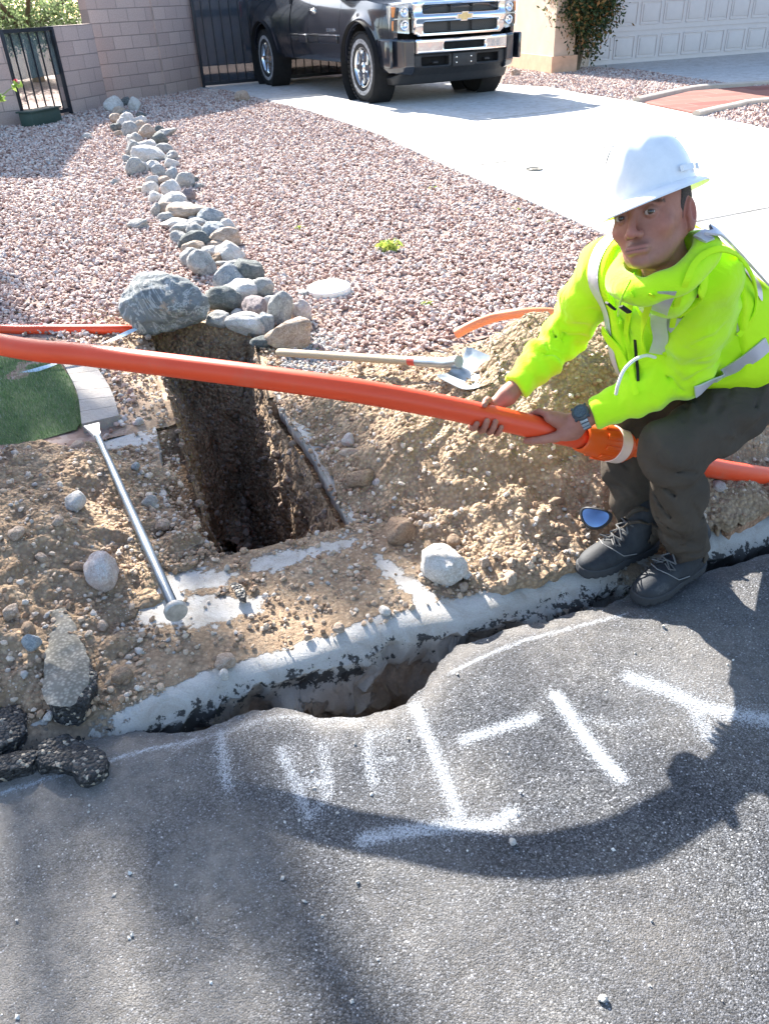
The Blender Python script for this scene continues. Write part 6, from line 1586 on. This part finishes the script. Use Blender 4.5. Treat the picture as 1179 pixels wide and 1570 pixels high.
props(man, 'worker in yellow green vest and white hard hat, crouching and holding the pipe', 'person')
def part(name, V, F_, mat, par=man, **k): return mesh(name, np.asarray(V)-PO, F_, mat, par, **k)
def mbpart(mb, name, mats, par=man, **k): mb.v = [tuple(np.array(p)-PO) for p in mb.v]; return mb.build(name, mats, par, **k)
# eyes
t = NT('eye'); sp = t.attr('iris'); c_ = t.ramp(sp, [(0, (.42, .37, .35)), (.36, (.38, .33, .31)), (.40, (.035, .018, .01)), (.72, (.07, .035, .018)), (.76, (.004, .004, .004))]); M_EYE = t.done(c_, .08, spec=.6)
tocam = (CAMP-h2w((0, .09, .01)))@HR; tocam /= np.linalg.norm(tocam)
eV, eF = icos(4)
for s in (-1, 1):
    gz2 = nrm(tocam); dot = eV@gz2; ir = np.clip(1-np.degrees(np.arccos(np.clip(dot, -1, 1)))/52, 0, 1)
    part('eye', h2w(eV*.0124+np.array([s*.0322, .0835, .0095])), eF, M_EYE, smooth=True, attrs=dict(iris=ir))
# short hair at the temples and back of the head
def hair_sdf(x, y, z):
    D = elli(x, y, z, (0, -.012, .035), (.0805, .1005, .0945)); D = smin(D, elli(x, y, z, (0, -.03, -.02), (.072, .075, .06)), .02)
    D = smax(D, (y-.026+.25*(z)), .004); D = smax(D, -(z+.045-.0*y), .004)
    return smax(D, -elli(np.abs(x), y, z, (.082, -.014, -.006), (.02, .022, .036)), .003)
V, F_ = surfnet(hair_sdf, (-.1, -.13, -.07), (.1, .06, .14), .003); t = NT('short_hair'); M_HAIR = t.done(t.ramp(t.noise(350, 3, .7), [(.35, (.018, .013, .012)), (.65, (.075, .05, .042))]), .8, t.bump(t.noise(400, 3), .8, .003))
part('hair', h2w(V), F_, M_HAIR, smooth=True)
# hard hat -------------------------------------------------------------
ht = radians(9); HL_ = nrm(L_h*cos(ht)+U_h*sin(ht)); HU_ = nrm(U_h*cos(ht)-L_h*sin(ht)); hp2 = radians(-3); HF_ = F_h*cos(hp2)+HU_*sin(hp2); HU_ = HU_*cos(hp2)-F_h*sin(hp2); HF_ = nrm(HF_-HU_*(HF_@HU_)); HL_ = np.cross(HF_, HU_)
HLR = np.column_stack([HL_, HF_, HU_]); HB_ = h2w((.004, -.006, .054))
def hat2w(P): return HB_+(np.asarray(P)*np.array([.82, .82, .93]))@HLR.T
nu, nv = 96, 30; V = []
def hatpt(a, t_, inner=0.0):
    ca, sa = cos(a), sin(a)
    rx, ry = .104, .124
    if t_ <= .30:                           # brim
        q = 1-t_/.30; ex = .024+.020*max(sa, 0)**2+.012*max(-sa, 0)
        return ((rx+ex*q)*ca, (ry+ex*q)*sa, -.004-.012*q**1.5-.010*max(sa, 0)*q-inner)
    q = (t_-.30)/.70; ph = q*pi/2; k_ = cos(ph)**.75; z = sin(ph)**.92*.128
    ridge = .009*math.exp(-((rx*k_*ca)/.017)**2)*min(1, q*2.5)*(1 if q > .05 else 0)
    side = .003*math.exp(-((abs(rx*k_*ca)-.045)/.012)**2)*min(1, q*2)
    s_ = 1-inner*6*0
    return ((rx*k_)*ca*(1-inner/.1), (ry*k_)*sa*(1-inner/.12), z+ridge+side-inner)
for inner in (0, .0035):
    for j in range(nv):
        t_ = j/(nv-1); t_ = t_ if j else 0
        for i_ in range(nu): V.append(hatpt(2*pi*i_/nu, t_*.9999, inner))
N1 = nu*nv; F_ = []
for j in range(nv-1):
    for i_ in range(nu):
        a, b = j*nu+i_, j*nu+(i_+1) % nu; F_ += [(a, b, b+nu, a+nu), (N1+a, N1+a+nu, N1+b+nu, N1+b)]
for i_ in range(nu): a, b = i_, (i_+1) % nu; F_.append((a, N1+a, N1+b, b))
F_.append(tuple((nv-1)*nu+i_ for i_ in range(nu)))
t = NT('hard_hat_white'); c = t.ramp(t.noise(20, 5, .7), [(.3, (.72, .73, .74)), (.7, (.84, .84, .84))]); sc_ = t.ramp(t.noise(50, 6, .8, 1.5), [(.66, 0), (.72, .35)]); c = t.mix(sc_, c, (.4, .4, .42))
M_HAT = t.done(c, .28, None, 0, .5)
hat = part('hard_hat', hat2w(V), F_, M_HAT, smooth=True, auto=50)
sl_ = MB()
for sy in (-1, 1):
    for (yy_, ln) in ((.035, .045), (-.045, .04)):
        aa = np.array([hat2w((sy*(.1085*math.sqrt(max(0, 1-((yy_+dy_)/.132)**2))+.0015), yy_+dy_, .010+dz_)) for dy_, dz_ in ((-ln/2, 0), (ln/2, 0), (ln/2, .012), (-ln/2, .012))]); n_ = nrm(HL_*sy)
        sl_ = MB(); sl_.add([p_ for p_ in aa]+[p_+n_*.006 for p_ in aa], [(0, 1, 2, 3), (7, 6, 5, 4), (0, 4, 5, 1), (1, 5, 6, 2), (2, 6, 7, 3), (3, 7, 4, 0)]); mbpart(sl_, 'accessory_slot', [M_HAT], hat)

# dark oval sticker at the back left of the shell
st_ = []
for r_ in (0, .5, 1):
    for i_ in range(20):
        a = 2*pi*i_/20; ang = radians(2)+r_*.15*cos(a); el_ = .60+r_*.14*sin(a); p_ = np.array(hatpt(ang, .30+.70*el_)); n_ = nrm(p_*np.array([1, 1, .8])); st_.append(hat2w(p_+n_*.0085))
mesh('hat_sticker', np.array(st_)-PO, [(i_, (i_+1) % 20, 20+(i_+1) % 20, 20+i_) for i_ in range(20)]+[(20+i_, 20+(i_+1) % 20, 40+(i_+1) % 20, 40+i_) for i_ in range(20)], simple('sticker_dark', (.06, .10, .14), .4, var=.6, sc=60), hat, True)

# clothes ----------------------------------------------------------------
def cloth(name, base, dark, folds=1.0, scl=1.0, rough=.85, weave=900):
    t = NT(name); c = t.ramp(t.noise(7*scl, 4), [(.3, dark), (.7, base)])
    h = t.math('ADD', t.math('MULTIPLY', t.noise(9*scl, 4, .5, 1.2), 1.0), t.math('MULTIPLY', t.noise(weave, 2), .05))
    t.done(c, rough, t.bump(h, .45*folds, .02), spec=.15); return t.m
M_NEON = cloth('neon_fleece', (.56, .93, .015), (.50, .87, .012)); M_NEON.node_tree.nodes['Principled BSDF'].inputs['Sheen Weight'].default_value = .25
M_VEST = cloth('neon_vest', (.60, .95, .02), (.54, .88, .02), .8)
M_PANT = cloth('work_trousers', (.085, .068, .052), (.055, .045, .036), 1.4)
def folds(X, Y, Z, a, b, amp, freq, seed=0.0, cen=.5, wid=.5):
    """ring folds gathered along the limb a->b"""
    a = np.asarray(a, float); b = np.asarray(b, float); d_ = b-a; L = np.linalg.norm(d_); u = ((X-a[0])*d_[0]+(Y-a[1])*d_[1]+(Z-a[2])*d_[2])/L/L
    n_ = vnoise(X*9+seed, Y*9, Z*9)
    return amp*np.sin(u*freq*2*pi+2.8*n_+seed)*np.exp(-((u-cen)/wid)**2)
shM = (J['shL']+J['shR'])/2; hpM = (J['hipL']+J['hipR'])/2
ch = shM*.62+hpM*.38+np.array([.02, .03, .0]); wa = shM*.2+hpM*.8+np.array([-.02, .0, .035])
sx = nrm(J['shL']-J['shR']); tdn = nrm(hpM-shM); tfr = nrm(np.cross(tdn, sx)); tfr = tfr if tfr[0] < 0 else -tfr
print('torso frame', sx, tdn, tfr)
def torso(X, Y, Z, o_=0.0):
    R3 = np.column_stack([sx, tfr, tdn]); R3[:, 2] = nrm(tdn); R3[:, 0] = nrm(sx-R3[:, 2]*(sx@R3[:, 2])); R3[:, 1] = np.cross(R3[:, 2], R3[:, 0])
    D = elli(X, Y, Z, shM+tdn*.08, (.175+o_, .118+o_, .16+o_), R3)
    D = smin(D, elli(X, Y, Z, ch+tdn*.05, (.170+o_, .130+o_, .19+o_), R3), .06)
    D = smin(D, elli(X, Y, Z, wa-tdn*.02, (.168+o_, .138+o_, .16+o_), R3), .06)
    D = smin(D, caps(X, Y, Z, shM-tfr*.03, NECK0-U_h*.015, .075+o_, .062+o_), .05)
    D = smin(D, elli(X, Y, Z, Pd(1000, 505, 2.02), (.095+o_, .095+o_, .15+o_)), .06)
    for s in 'LR': D = smin(D, caps(X, Y, Z, shM+tdn*.02, J['sh'+s]-(J['sh'+s]-shM)*.12, .075+o_, .062+o_), .05)
    return D
def creases(D, X, Y, Z, a, b, ra, rb, lst, out=.25):
    a = np.asarray(a, float); b = np.asarray(b, float); ax = nrm(b-a); e1 = nrm(CAMP-a); e1 = nrm(e1-ax*(e1@ax)); e2 = np.cross(ax, e1)
    for u0, p0, u1, p1, dp in lst:
        pts = []
        for i_ in range(6):
            q = i_/5; u = u0+(u1-u0)*q+.03*sin(3*q*pi); ph = radians(p0+(p1-p0)*q); r_ = (ra+(rb-ra)*u)*1.02+.004
            pts.append(a+(b-a)*u+(e1*cos(ph)+e2*sin(ph))*r_)
        C = None
        for i_ in range(5):
            w0, w1 = sin(pi*(i_+.05)/5.1)*dp, sin(pi*(i_+1.05)/5.1)*dp
            e_ = caps(X, Y, Z, pts[i_], pts[i_+1], w0, w1); C = e_ if C is None else np.minimum(C, e_)
        D = smax(D, -C, .006)
        up_ = ax*dp*1.9
        C = None
        for i_ in range(5):
            w0, w1 = sin(pi*(i_+.05)/5.1)*dp, sin(pi*(i_+1.05)/5.1)*dp
            e_ = caps(X, Y, Z, pts[i_]-up_-e1*dp*.7, pts[i_+1]-up_-e1*dp*.7, w0, w1); C = e_ if C is None else np.minimum(C, e_)
        D = smin(D, C, .010)
    return D
def hoodie(X, Y, Z):
    D = torso(X, Y, Z)
    for s, e in (('L', 1.3), ('R', 4.2)):
        sh_, el, wr = J['sh'+s], J['el'+s], J['wr'+s]
        cuff = wr+nrm(el-wr)*.035
        A = chain(X, Y, Z, [sh_, sh_*.5+el*.5, el, el*.5+cuff*.5, cuff], [.071, .064, .056, .052, .040], .03)
        A = A+folds(X, Y, Z, sh_, el, .0038, 4, e, .8, .3)+folds(X, Y, Z, el, wr, .0042, 4.6, e+2, .3, .45)
        A = smax(A, -((X-cuff[0])*(el-cuff)[0]+(Y-cuff[1])*(el-cuff)[1]+(Z-cuff[2])*(el-cuff)[2])/np.linalg.norm(el-cuff)-.004, .006)
        A = creases(A, X, Y, Z, el, wr, .056, .04, [(.05, 60, .22, -40, .007), (.18, 80, .40, -10, .006), (.3, -60, .45, 20, .005), (.55, 50, .68, -30, .005)])
        A = creases(A, X, Y, Z, sh_, el, .07, .056, [(.55, -60, .75, 30, .007), (.75, -70, .92, 20, .008), (.3, -50, .55, 30, .006), (.88, 60, 1.0, -10, .007)])
        D = smin(D, A, .03)
    D = D+.004*vnoise(X*14, Y*14, Z*14)-.010*np.clip(1-np.abs(vnoise(X*13, Y*13+2, Z*9))-.6, 0, 1)+.002*vnoise(X*30, Y*30+4, Z*30)
    # neck opening
    D = smax(D, -caps(X, Y, Z, NECK0+U_h*.02, NECK0+U_h*.14, .050, .075), .01)
    # hem
    cut = (X-wa[0])*tdn[0]+(Y-wa[1])*tdn[1]+(Z-wa[2])*tdn[2]-.125
    return smax(D, cut, .008)
# arms leave the hands free
V, F_ = surfnet(hoodie, (.22, 1.50, .38), (1.40, 2.50, 1.20), .0062); V = relax(V, F_, 1, .4)
hood = part('hooded_top', V, F_, M_NEON, smooth=True); SURF = [(V, F_)]
# hood collar: a soft roll round the neck, higher at the back
ck = [(-.050, -.078, -.050), (-.070, -.052, -.058), (-.0755, -.022, -.078), (-.068, .010, -.100), (-.050, .040, -.112), (-.024, .060, -.126), (.0, .066, -.134), (.024, .060, -.126), (.050, .042, -.122), (.068, .010, -.100), (.0755, -.022, -.078), (.070, -.052, -.058), (.050, -.078, -.050), (0, -.092, -.048), (-.050, -.078, -.050)]
ck = spline(np.array(ck)*np.array([1.12, 1.06, 1]), 3); col = h2w(ck); colo = h2w(ck*np.array([1.20, 1.14, 1])+np.array([0, -.004, -.018])); colp = h2w(ck*np.array([1.22, 1.10, 1])+np.array([0, -.012, -.030]))
def collar(X, Y, Z):
    D = None
    for rr0, cc in ((.0065, col), (.013, colo), (.018, colp)):
        E_ = None
        for i_ in range(len(cc)-1):
            e_ = caps(X, Y, Z, cc[i_], cc[i_+1], rr0); E_ = e_ if E_ is None else np.minimum(E_, e_)
        D = E_ if D is None else smin(D, E_, .036)
    return D+.003*vnoise(X*16, Y*16, Z*16)
cl_ = np.vstack([col, colp]); V, F_ = surfnet(collar, cl_.min(0)-.05, cl_.max(0)+.05, .0042); V = relax(V, F_, 2, .4); part('hood', V, F_, M_NEON, hood, smooth=True); SURF.append((V, F_))
# undershirt at the throat
V = h2w([(-.030, .012, -.120), (.030, .012, -.120), (.0, .046, -.175), (0, .03, -.12)]); part('undershirt', V, [(0, 2, 1), (0, 1, 3)], simple('dark_shirt', (.03, .035, .035), .9), smooth=False)
# vest: a slightly larger torso shell with arm holes and an open front
def vest(X, Y, Z, o_=.016):
    D = torso(X, Y, Z, o_)+.005*vnoise(X*12+3, Y*12, Z*12)
    for s in 'LR':
        sh_, el = J['sh'+s], J['el'+s]; ad = nrm(el-sh_)
        hole = caps(X, Y, Z, sh_+ad*.02+(sh_-shM)*.16, el+(sh_-shM)*.5, .076, .10); D = smax(D, -hole, .008)
    D = smax(D, -caps(X, Y, Z, NECK0-U_h*.02+tfr*.03, NECK0+U_h*.14+tfr*.05, .078, .11), .01)
    # V opening down the front
    px_ = (X-shM[0])*sx[0]+(Y-shM[1])*sx[1]+(Z-shM[2])*sx[2]; pf = (X-ch[0])*tfr[0]+(Y-ch[1])*tfr[1]+(Z-ch[2])*tfr[2]; pd_ = (X-shM[0])*tdn[0]+(Y-shM[1])*tdn[1]+(Z-shM[2])*tdn[2]
    wv_ = .050-.06*np.clip(pd_, -.1, .5); D = smax(D, -smax(np.abs(px_+.01)-wv_, -pf+.02, .005), .004)
    cut = (X-wa[0])*tdn[0]+(Y-wa[1])*tdn[1]+(Z-wa[2])*tdn[2]-.150-.02*vnoise(X*8, Y*8, Z*8)
    return smax(D, cut, .006)
V, F_ = surfnet(vest, (.30, 1.50, .36), (1.40, 2.50, 1.20), .0062); V = relax(V, F_, 1, .4)
vst = part('safety_vest', V, F_, M_VEST, smooth=True)
# reflective bands cut out of the vest surface and laid 2 mm proud of it
def vnorm(V, F_):
    n_ = np.cross(V[F_[:, 1]]-V[F_[:, 0]], V[F_[:, 2]]-V[F_[:, 0]]); N_ = np.zeros_like(V)
    for k_ in range(3):
        for c_ in range(3): N_[:, c_] += np.bincount(F_[:, k_], n_[:, c_], len(V))
    return N_/(np.linalg.norm(N_, axis=1)[:, None]+1e-12)
Tv = np.concatenate([F_[:, [0, 1, 2]], F_[:, [0, 2, 3]]]); Nv = vnorm(V, Tv)
def coords(V): return (V-shM)@sx, (V-shM)@tfr, (V-shM)@tdn
sxv, tfv, tdv = coords(V)
def band(f, name='reflective_band'):
    W_ = V+Nv*.0025; Vc, Fc, _, _ = clip(W_, Tv, f)
    if len(Fc): part(name, Vc, Fc, M_REFL, vst, smooth=True)
t = NT('reflective_tape'); c = t.ramp(t.noise(9, 4), [(.3, (.50, .48, .52)), (.7, (.64, .62, .66))]); M_REFL = t.done(c, .35, t.bump(t.noise(10, 4), .3, .01), .25)
for s in (-1, 1): band(np.minimum(np.minimum(.026-np.abs(np.abs(sxv)-.116+.02*np.clip(tdv, 0, .3)), s*sxv), (.22 if s > 0 else .5)-tdv))

trim_ = np.minimum(.006-np.abs(np.abs(sxv)-.116+.02*np.clip(tdv, 0, .3)-.034), 1)
# black chest marks, zip, drawstring
def onsurf(sxp, tdp, off=.004):
    m_ = (tfv > 0); k_ = np.argmin((sxv[m_]-sxp)**2+(tdv[m_]-tdp)**2); i0 = np.where(m_)[0][k_]; return V[i0]+Nv[i0]*off, Nv[i0]
# trousers -----------------------------------------------------------------
def pants(X, Y, Z):
    D = elli(X, Y, Z, hpM+np.array([.03, .02, -.01]), (.145, .155, .112)); D = smin(D, caps(X, Y, Z, hpM-tdn*.02, wa, .118, .118), .05)
    for s, e in (('L', .7), ('R', 3.1)):
        hp, kn, an = J['hip'+s], J['knee'+s], J['ank'+s]
        kf = kn+nrm(kn-hp)*.012
        A = chain(X, Y, Z, [hp, hp*.5+kn*.5, kf, kf*.55+an*.45, an+np.array([.012, .01, -.03])], [.098, .082, .068, .062, .060], .04)
        A = A+folds(X, Y, Z, kn, an, .008, 3.2, e, .95, .38)+folds(X, Y, Z, kn, an, .006, 4, e+1, .12, .2)+folds(X, Y, Z, hp, kn, .006, 3, e+2, .7, .35)
        A = smax(A, -(Z-an[2]+(.040 if s == 'R' else .030)), .006)
        D = smin(D, A, .025)
    rdg = 1-np.abs(vnoise(X*8+Z*7, Y*8-Z*4, Z*6+3)); rd2 = 1-np.abs(vnoise(X*15-Z*9, Y*15+7, Z*8+3)); D = D+.005*vnoise(X*9, Y*9, Z*7)+.026*np.clip(rdg-.68, 0, 1)**1.1*-1+.012-.014*np.clip(rd2-.7, 0, 1)-.010+.003*vnoise(X*24, Y*24, Z*16)
    D = creases(D, X, Y, Z, J['kneeL'], J['ankL'], .066, .062, [(.10, 80, .30, -10, .009), (.22, 95, .55, 0, .010), (.05, 40, .12, -60, .006), (.45, 80, .78, -30, .009), (.62, -70, .80, 20, .008), (.86, -60, .90, 60, .009), (.96, -70, 1.0, 50, .008), (.30, -20, .62, -50, .006), (.75, 70, .88, 10, .007)])
    D = creases(D, X, Y, Z, J['kneeR'], J['ankR'], .066, .062, [(.2, 70, .45, -10, .008), (.5, 60, .75, -20, .008), (.84, -60, .90, 40, .009), (.95, -60, .98, 60, .007)])
    D = creases(D, X, Y, Z, J['hipL'], J['kneeL'], .095, .07, [(.55, 60, .88, 5, .010), (.72, 80, .98, 20, .009), (.35, 50, .75, -5, .008), (.15, 30, .5, -30, .008), (.05, 60, .3, 10, .009), (.60, -60, .85, -20, .006)])
    for s in 'LR':            # open cuffs
        an = J['ank'+s]; D = smax(D, -caps(X, Y, Z, an+np.array([0, 0, -.08]), an+np.array([0, 0, -.0]), .058, .05), .004)
    return D
V2_, F2_ = surfnet(pants, (.45, 1.55, .03), (1.48, 2.50, .82), .0068); V2_ = relax(V2_, F2_, 1, .4)
part('trousers', V2_, F2_, M_PANT, smooth=True)
# boots ----------------------------------------------------------------------
M_BOOT = NT('boot_leather'); t = M_BOOT; c = t.ramp(t.noise(14, 6, .7), [(.35, (.014, .016, .020)), (.6, (.028, .032, .038)), (.8, (.10, .10, .10))]); M_BOOT = t.done(c, .72, t.bump(t.noise(40, 4), .35, .004), spec=.4)
M_SOLE = simple('boot_sole', (.03, .032, .036), .8, bump=.5)
def boot(toe, ank, ydir, zg, label=None):
    fd = toe-ank; fd[2] = 0; fd = nrm(fd); sd = np.array([-fd[1], fd[0], 0]); L = .295
    T0 = np.array([toe[0], toe[1], zg])
    R3 = np.column_stack([sd, fd, [0, 0, 1.0]])
    def f(x, y, z):       # local: y forward, toe at y=0, heel at -L
        D = elli(x, y, z, (.004, -.060, .033), (.045, .062, .034)); D = smin(D, elli(x, y, z, (.002, -.13, .044), (.044, .09, .046)), .03)
        D = smin(D, elli(x, y, z, (0, -.24, .05), (.038, .05, .055)), .03); D = smin(D, caps(x, y, z, (0, -.19, .06), (0, -.225, .15), .044, .046), .035)
        w_ = .0495-.010*np.clip((-.15-y)/.1, 0, 1)+.001; D = smax(D, -(z-.018), .004); return D
    def so_(x, y, z):
        w_ = np.where(y > -.09, .052*np.sqrt(np.clip(1-((y+.088)/.092)**2, 0, 1))**.7, .052-.013*np.clip((-.09-y)/.08, 0, 1)); w_ = np.where(y < -.24, .039*np.sqrt(np.clip(1-((y+.24)/.058)**2, 0, 1)), w_)
        D = np.abs(x-.003)-w_; D = smax(D, np.abs(z-.016)-.0165, .006); tread = .003*np.sin(y*260); D = D+np.where(z < .008, np.maximum(tread, 0), 0); return smax(D, -(y+L+.005), .004)
    V, F_ = surfnet(f, (-.07, -L-.02, 0), (.07, .02, .22), .0042); b = part('boot', T0+V@R3.T, F_, M_BOOT, smooth=True)
    V, F_ = surfnet(so_, (-.07, -L-.02, -.01), (.07, .02, .045), .0036); part('sole', T0+V@R3.T, F_, M_SOLE, b, smooth=True)
    mb = MB()
    def top(y): return .086+.33*np.clip(-y-.10, 0, .2)*.9+.0
    def w(p): return T0+R3@np.array(p)
    ys_ = [-.105, -.125, -.145, -.163]
    for i_ in range(3):
        for s in (1, -1):
            y0_, y1_ = ys_[i_], ys_[i_+1]; z0, z1 = .082+.055*(i_)/3*1.0, .082+.055*(i_+1)/3
            mb.tube([w((s*.026, y0_, z0-.004)), w((0, (y0_+y1_)/2, (z0+z1)/2+.010)), w((-s*.026, y1_, z1-.004))], .0026, 6)
    for s in (1, -1): mb.tube([w((s*.004, -.105, .094)), w((s*.03, -.09, .096)), w((s*.034, -.115, .084)), w((s*.01, -.118, .095))], .0022, 6)
    mbpart(mb, 'laces', [simple('laces', (.10, .10, .10), .8)], b)
    mb = MB(); 
    for s in (1, -1): mb.tube([w((s*.0495, -.17, .045)), w((s*.049, -.12, .055)), w((s*.030, -.088, .081)), w((0, -.078, .0835))], .0016, 6)
    mbpart(mb, 'stitching', [simple('stitch', (.2, .2, .2), .7)], b)
boot(J['toeL'].copy(), J['ankL'].copy(), None, .004)
boot(J['toeR'].copy(), J['ankR'].copy(), None, .040)
# watch ----------------------------------------------------------------------
wd = nrm(J['elL']-J['wrL']); wc = J['wrL']+wd*.004; e1w = nrm(-(nrm(wc-CAMP))+wd*(nrm(wc-CAMP)@wd)); e2w = np.cross(wd, e1w)
MW_ = np.eye(4); MW_[:3, 0] = e2w; MW_[:3, 1] = wd; MW_[:3, 2] = e1w; MW_[:3, 3] = wc; MW_ = Matrix(MW_.tolist())
mb = MB(); rw = .0305; mb.lathe([(rw-.002, -.010), (rw+.002, -.010), (rw+.003, 0), (rw+.002, .010), (rw-.002, .010)], 40, MW_, ax='y'); M_WB = simple('watch_resin', (.035, .045, .055), .45, bump=.3)
wt_ = mbpart(mb, 'watch', [M_WB])
fa = MW_@Matrix.Rotation(radians(-28), 4, 'Y')
mb = MB(); mb.lathe([(.0, .0), (.020, .0), (.0235, .003), (.0235, .008), (.0195, .0115), (.0175, .0105), (.0, .0105)], 28, fa@Matrix.Translation((0, 0, rw))); 
for k_ in range(4): mb.box((0, 0, 0), (.010, .006, .008), fa@Matrix.Translation((0, 0, rw+.005))@Matrix.Rotation(k_*pi/2+pi/4, 4, 'Z')@Matrix.Translation((.023, 0, 0)), bev=.001)
mbpart(mb, 'watch_case', [M_WB], wt_)
mb = MB(); mb.lathe([(0, .0116), (.016, .0116), (.016, .0106)], 24, fa@Matrix.Translation((0, 0, rw))); mbpart(mb, 'watch_face', [simple('watch_glass', (.05, .07, .08), .06, var=.5, sc=200)], wt_)
mb = MB()
for k_ in (-3, -2, 2, 3, 4): mb.box((0, 0, 0), (.009, .021, .004), MW_@Matrix.Rotation(radians(-28+k_*20), 4, 'Y')@Matrix.Translation((0, 0, rw+.003)), bev=.0015)
mbpart(mb, 'watch_link', [simple('watch_band_steel', (.3, .34, .38), .35, .4)], wt_)
# chest details: two black name tabs, drawstring, zip, white cord ---------------
SURF.append((V, F_)); Vs_ = [v for v, f in SURF]; Ns_ = [vnorm(v, np.concatenate([f[:, [0, 1, 2]], f[:, [0, 2, 3]]])) for v, f in SURF]; V = np.concatenate(Vs_); Nv = np.concatenate(Ns_)
_pp = [projpx(v_) for v_ in V]; PPX = np.array([q[0] for q in _pp]); PPY = np.array([q[1] for q in _pp]); PPK = np.array([q[2] for q in _pp])
def surfpix(px, py, off=.004):
    m_ = np.where((PPX-px)**2+(PPY-py)**2 < 64)[0]
    if not len(m_): return None
    k0 = PPK[m_].min(); m_ = m_[PPK[m_] < k0+.02]; i0 = m_[np.argmin((PPX[m_]-px)**2+(PPY[m_]-py)**2)]
    return Pd(px, py, PPK[i0])+Nv[i0]*off, Nv[i0]
def ribbon(name, px, wd_, mat, off=.004, par=vst):
    q = [surfpix(a, b, off) for a, b in px]; q = [x for x in q if x is not None]
    if len(q) < 2: return
    P = spline(np.array([x[0] for x in q]), 4); N_ = spline(np.array([x[1] for x in q]), 4); t_ = np.gradient(P, axis=0); V6 = []
    for p_, n_, d_ in zip(P, N_, t_):
        s_ = nrm(np.cross(nrm(n_), d_)); n_ = nrm(n_)
        V6 += [p_-s_*wd_/2, p_+n_*.001, p_+s_*wd_/2, p_+s_*wd_/2-n_*.004, p_-n_*.006, p_-s_*wd_/2-n_*.004]
    F6 = []
    for i_ in range(len(P)-1):
        for k_ in range(6): F6.append((i_*6+k_, i_*6+(k_+1) % 6, i_*6+6+(k_+1) % 6, i_*6+6+k_))
    F6 += [tuple(range(6))[::-1], tuple((len(P)-1)*6+k_ for k_ in range(6))]
    part(name, V6, F6, mat, par, smooth=True, auto=60)
M_BP = simple('black_patch', (.006, .006, .006), .8)
def patch(px, py, w_, h_, rot):
    m_ = np.where((PPX-px)**2+(PPY-py)**2 < 150)[0]; k0 = PPK[m_].min(); m_ = m_[PPK[m_] < k0+.03]; n_ = nrm(Nv[m_].mean(0)); c_ = Pd(px, py, np.median(PPK[m_]))
    x_ = nrm(RGT-n_*(RGT@n_)); y_ = np.cross(n_, x_); x_, y_ = x_*cos(rot)-y_*sin(rot), x_*sin(rot)+y_*cos(rot)
    M4 = np.eye(4); M4[:3, 0] = x_; M4[:3, 1] = y_; M4[:3, 2] = n_; M4[:3, 3] = c_+n_*.007; b_ = MB(); b_.box((0, 0, 0), (w_, h_, .005), Matrix(M4.tolist()), bev=.001); mbpart(b_, 'black_patch', [M_BP], vst)
patch(939, 465, .024, .019, .12); patch(961, 470, .024, .019, .12)
ribbon('reflective_band', [(1022, 446), (1012, 472), (1010, 495), (1013, 518), (1006, 540)], .036, M_REFL, .006)
ribbon('reflective_band', [(1072, 369), (1086, 362), (1103, 361), (1137, 378), (1160, 405), (1174, 436)], .036, M_REFL, .006)
ribbon('reflective_band', [(1064, 600), (1082, 590), (1106, 575), (1130, 560), (1155, 543), (1174, 527)], .042, M_REFL, .006)
ribbon('vest_edge', [(1030, 498), (1036, 465), (1049, 434), (1062, 408), (1080, 391), (1103, 383), (1130, 396), (1148, 422), (1156, 455), (1152, 485), (1134, 512)], .013, M_VEST, .007)
ribbon('zip', [(974, 520), (975, 540), (977, 560), (978, 585)], .007, M_BP)
ribbon('vest_edge', [(972, 450), (966, 480), (962, 510), (962, 540), (968, 575), (975, 605)], .014, M_VEST, .009)
ribbon('vest_edge', [(1000, 450), (992, 480), (988, 510), (988, 540)], .014, M_VEST, .009)
ribbon('pocket_flap', [(926, 505), (935, 520), (948, 535), (958, 560)], .030, M_VEST, .007)
mb = MB(); q_ = [surfpix(*a, .006) for a in ((968, 432), (956, 455), (950, 480), (949, 490))]; q_ = [x[0] for x in q_ if x is not None]
if len(q_) > 1: mb.tube(spline(np.array(q_), 5), .0026, 6); mb.tube([q_[-1], q_[-1]+np.array([0, 0, -.010])], .0048, 8); mbpart(mb, 'drawstring', [M_NEON], hood)
cd_ = [Pd(1004, 548, 1.93), Pd(990, 545, 1.90), Pd(972, 552, 1.88), Pd(956, 568, 1.88), Pd(947, 590, 1.90), Pd(944, 604, 1.95)]
mb = MB(); mb.tube(spline(cd_, 6), .0042, 8); mbpart(mb, 'white_cord', [simple('white_cord', (.8, .8, .76), .5)], vst)
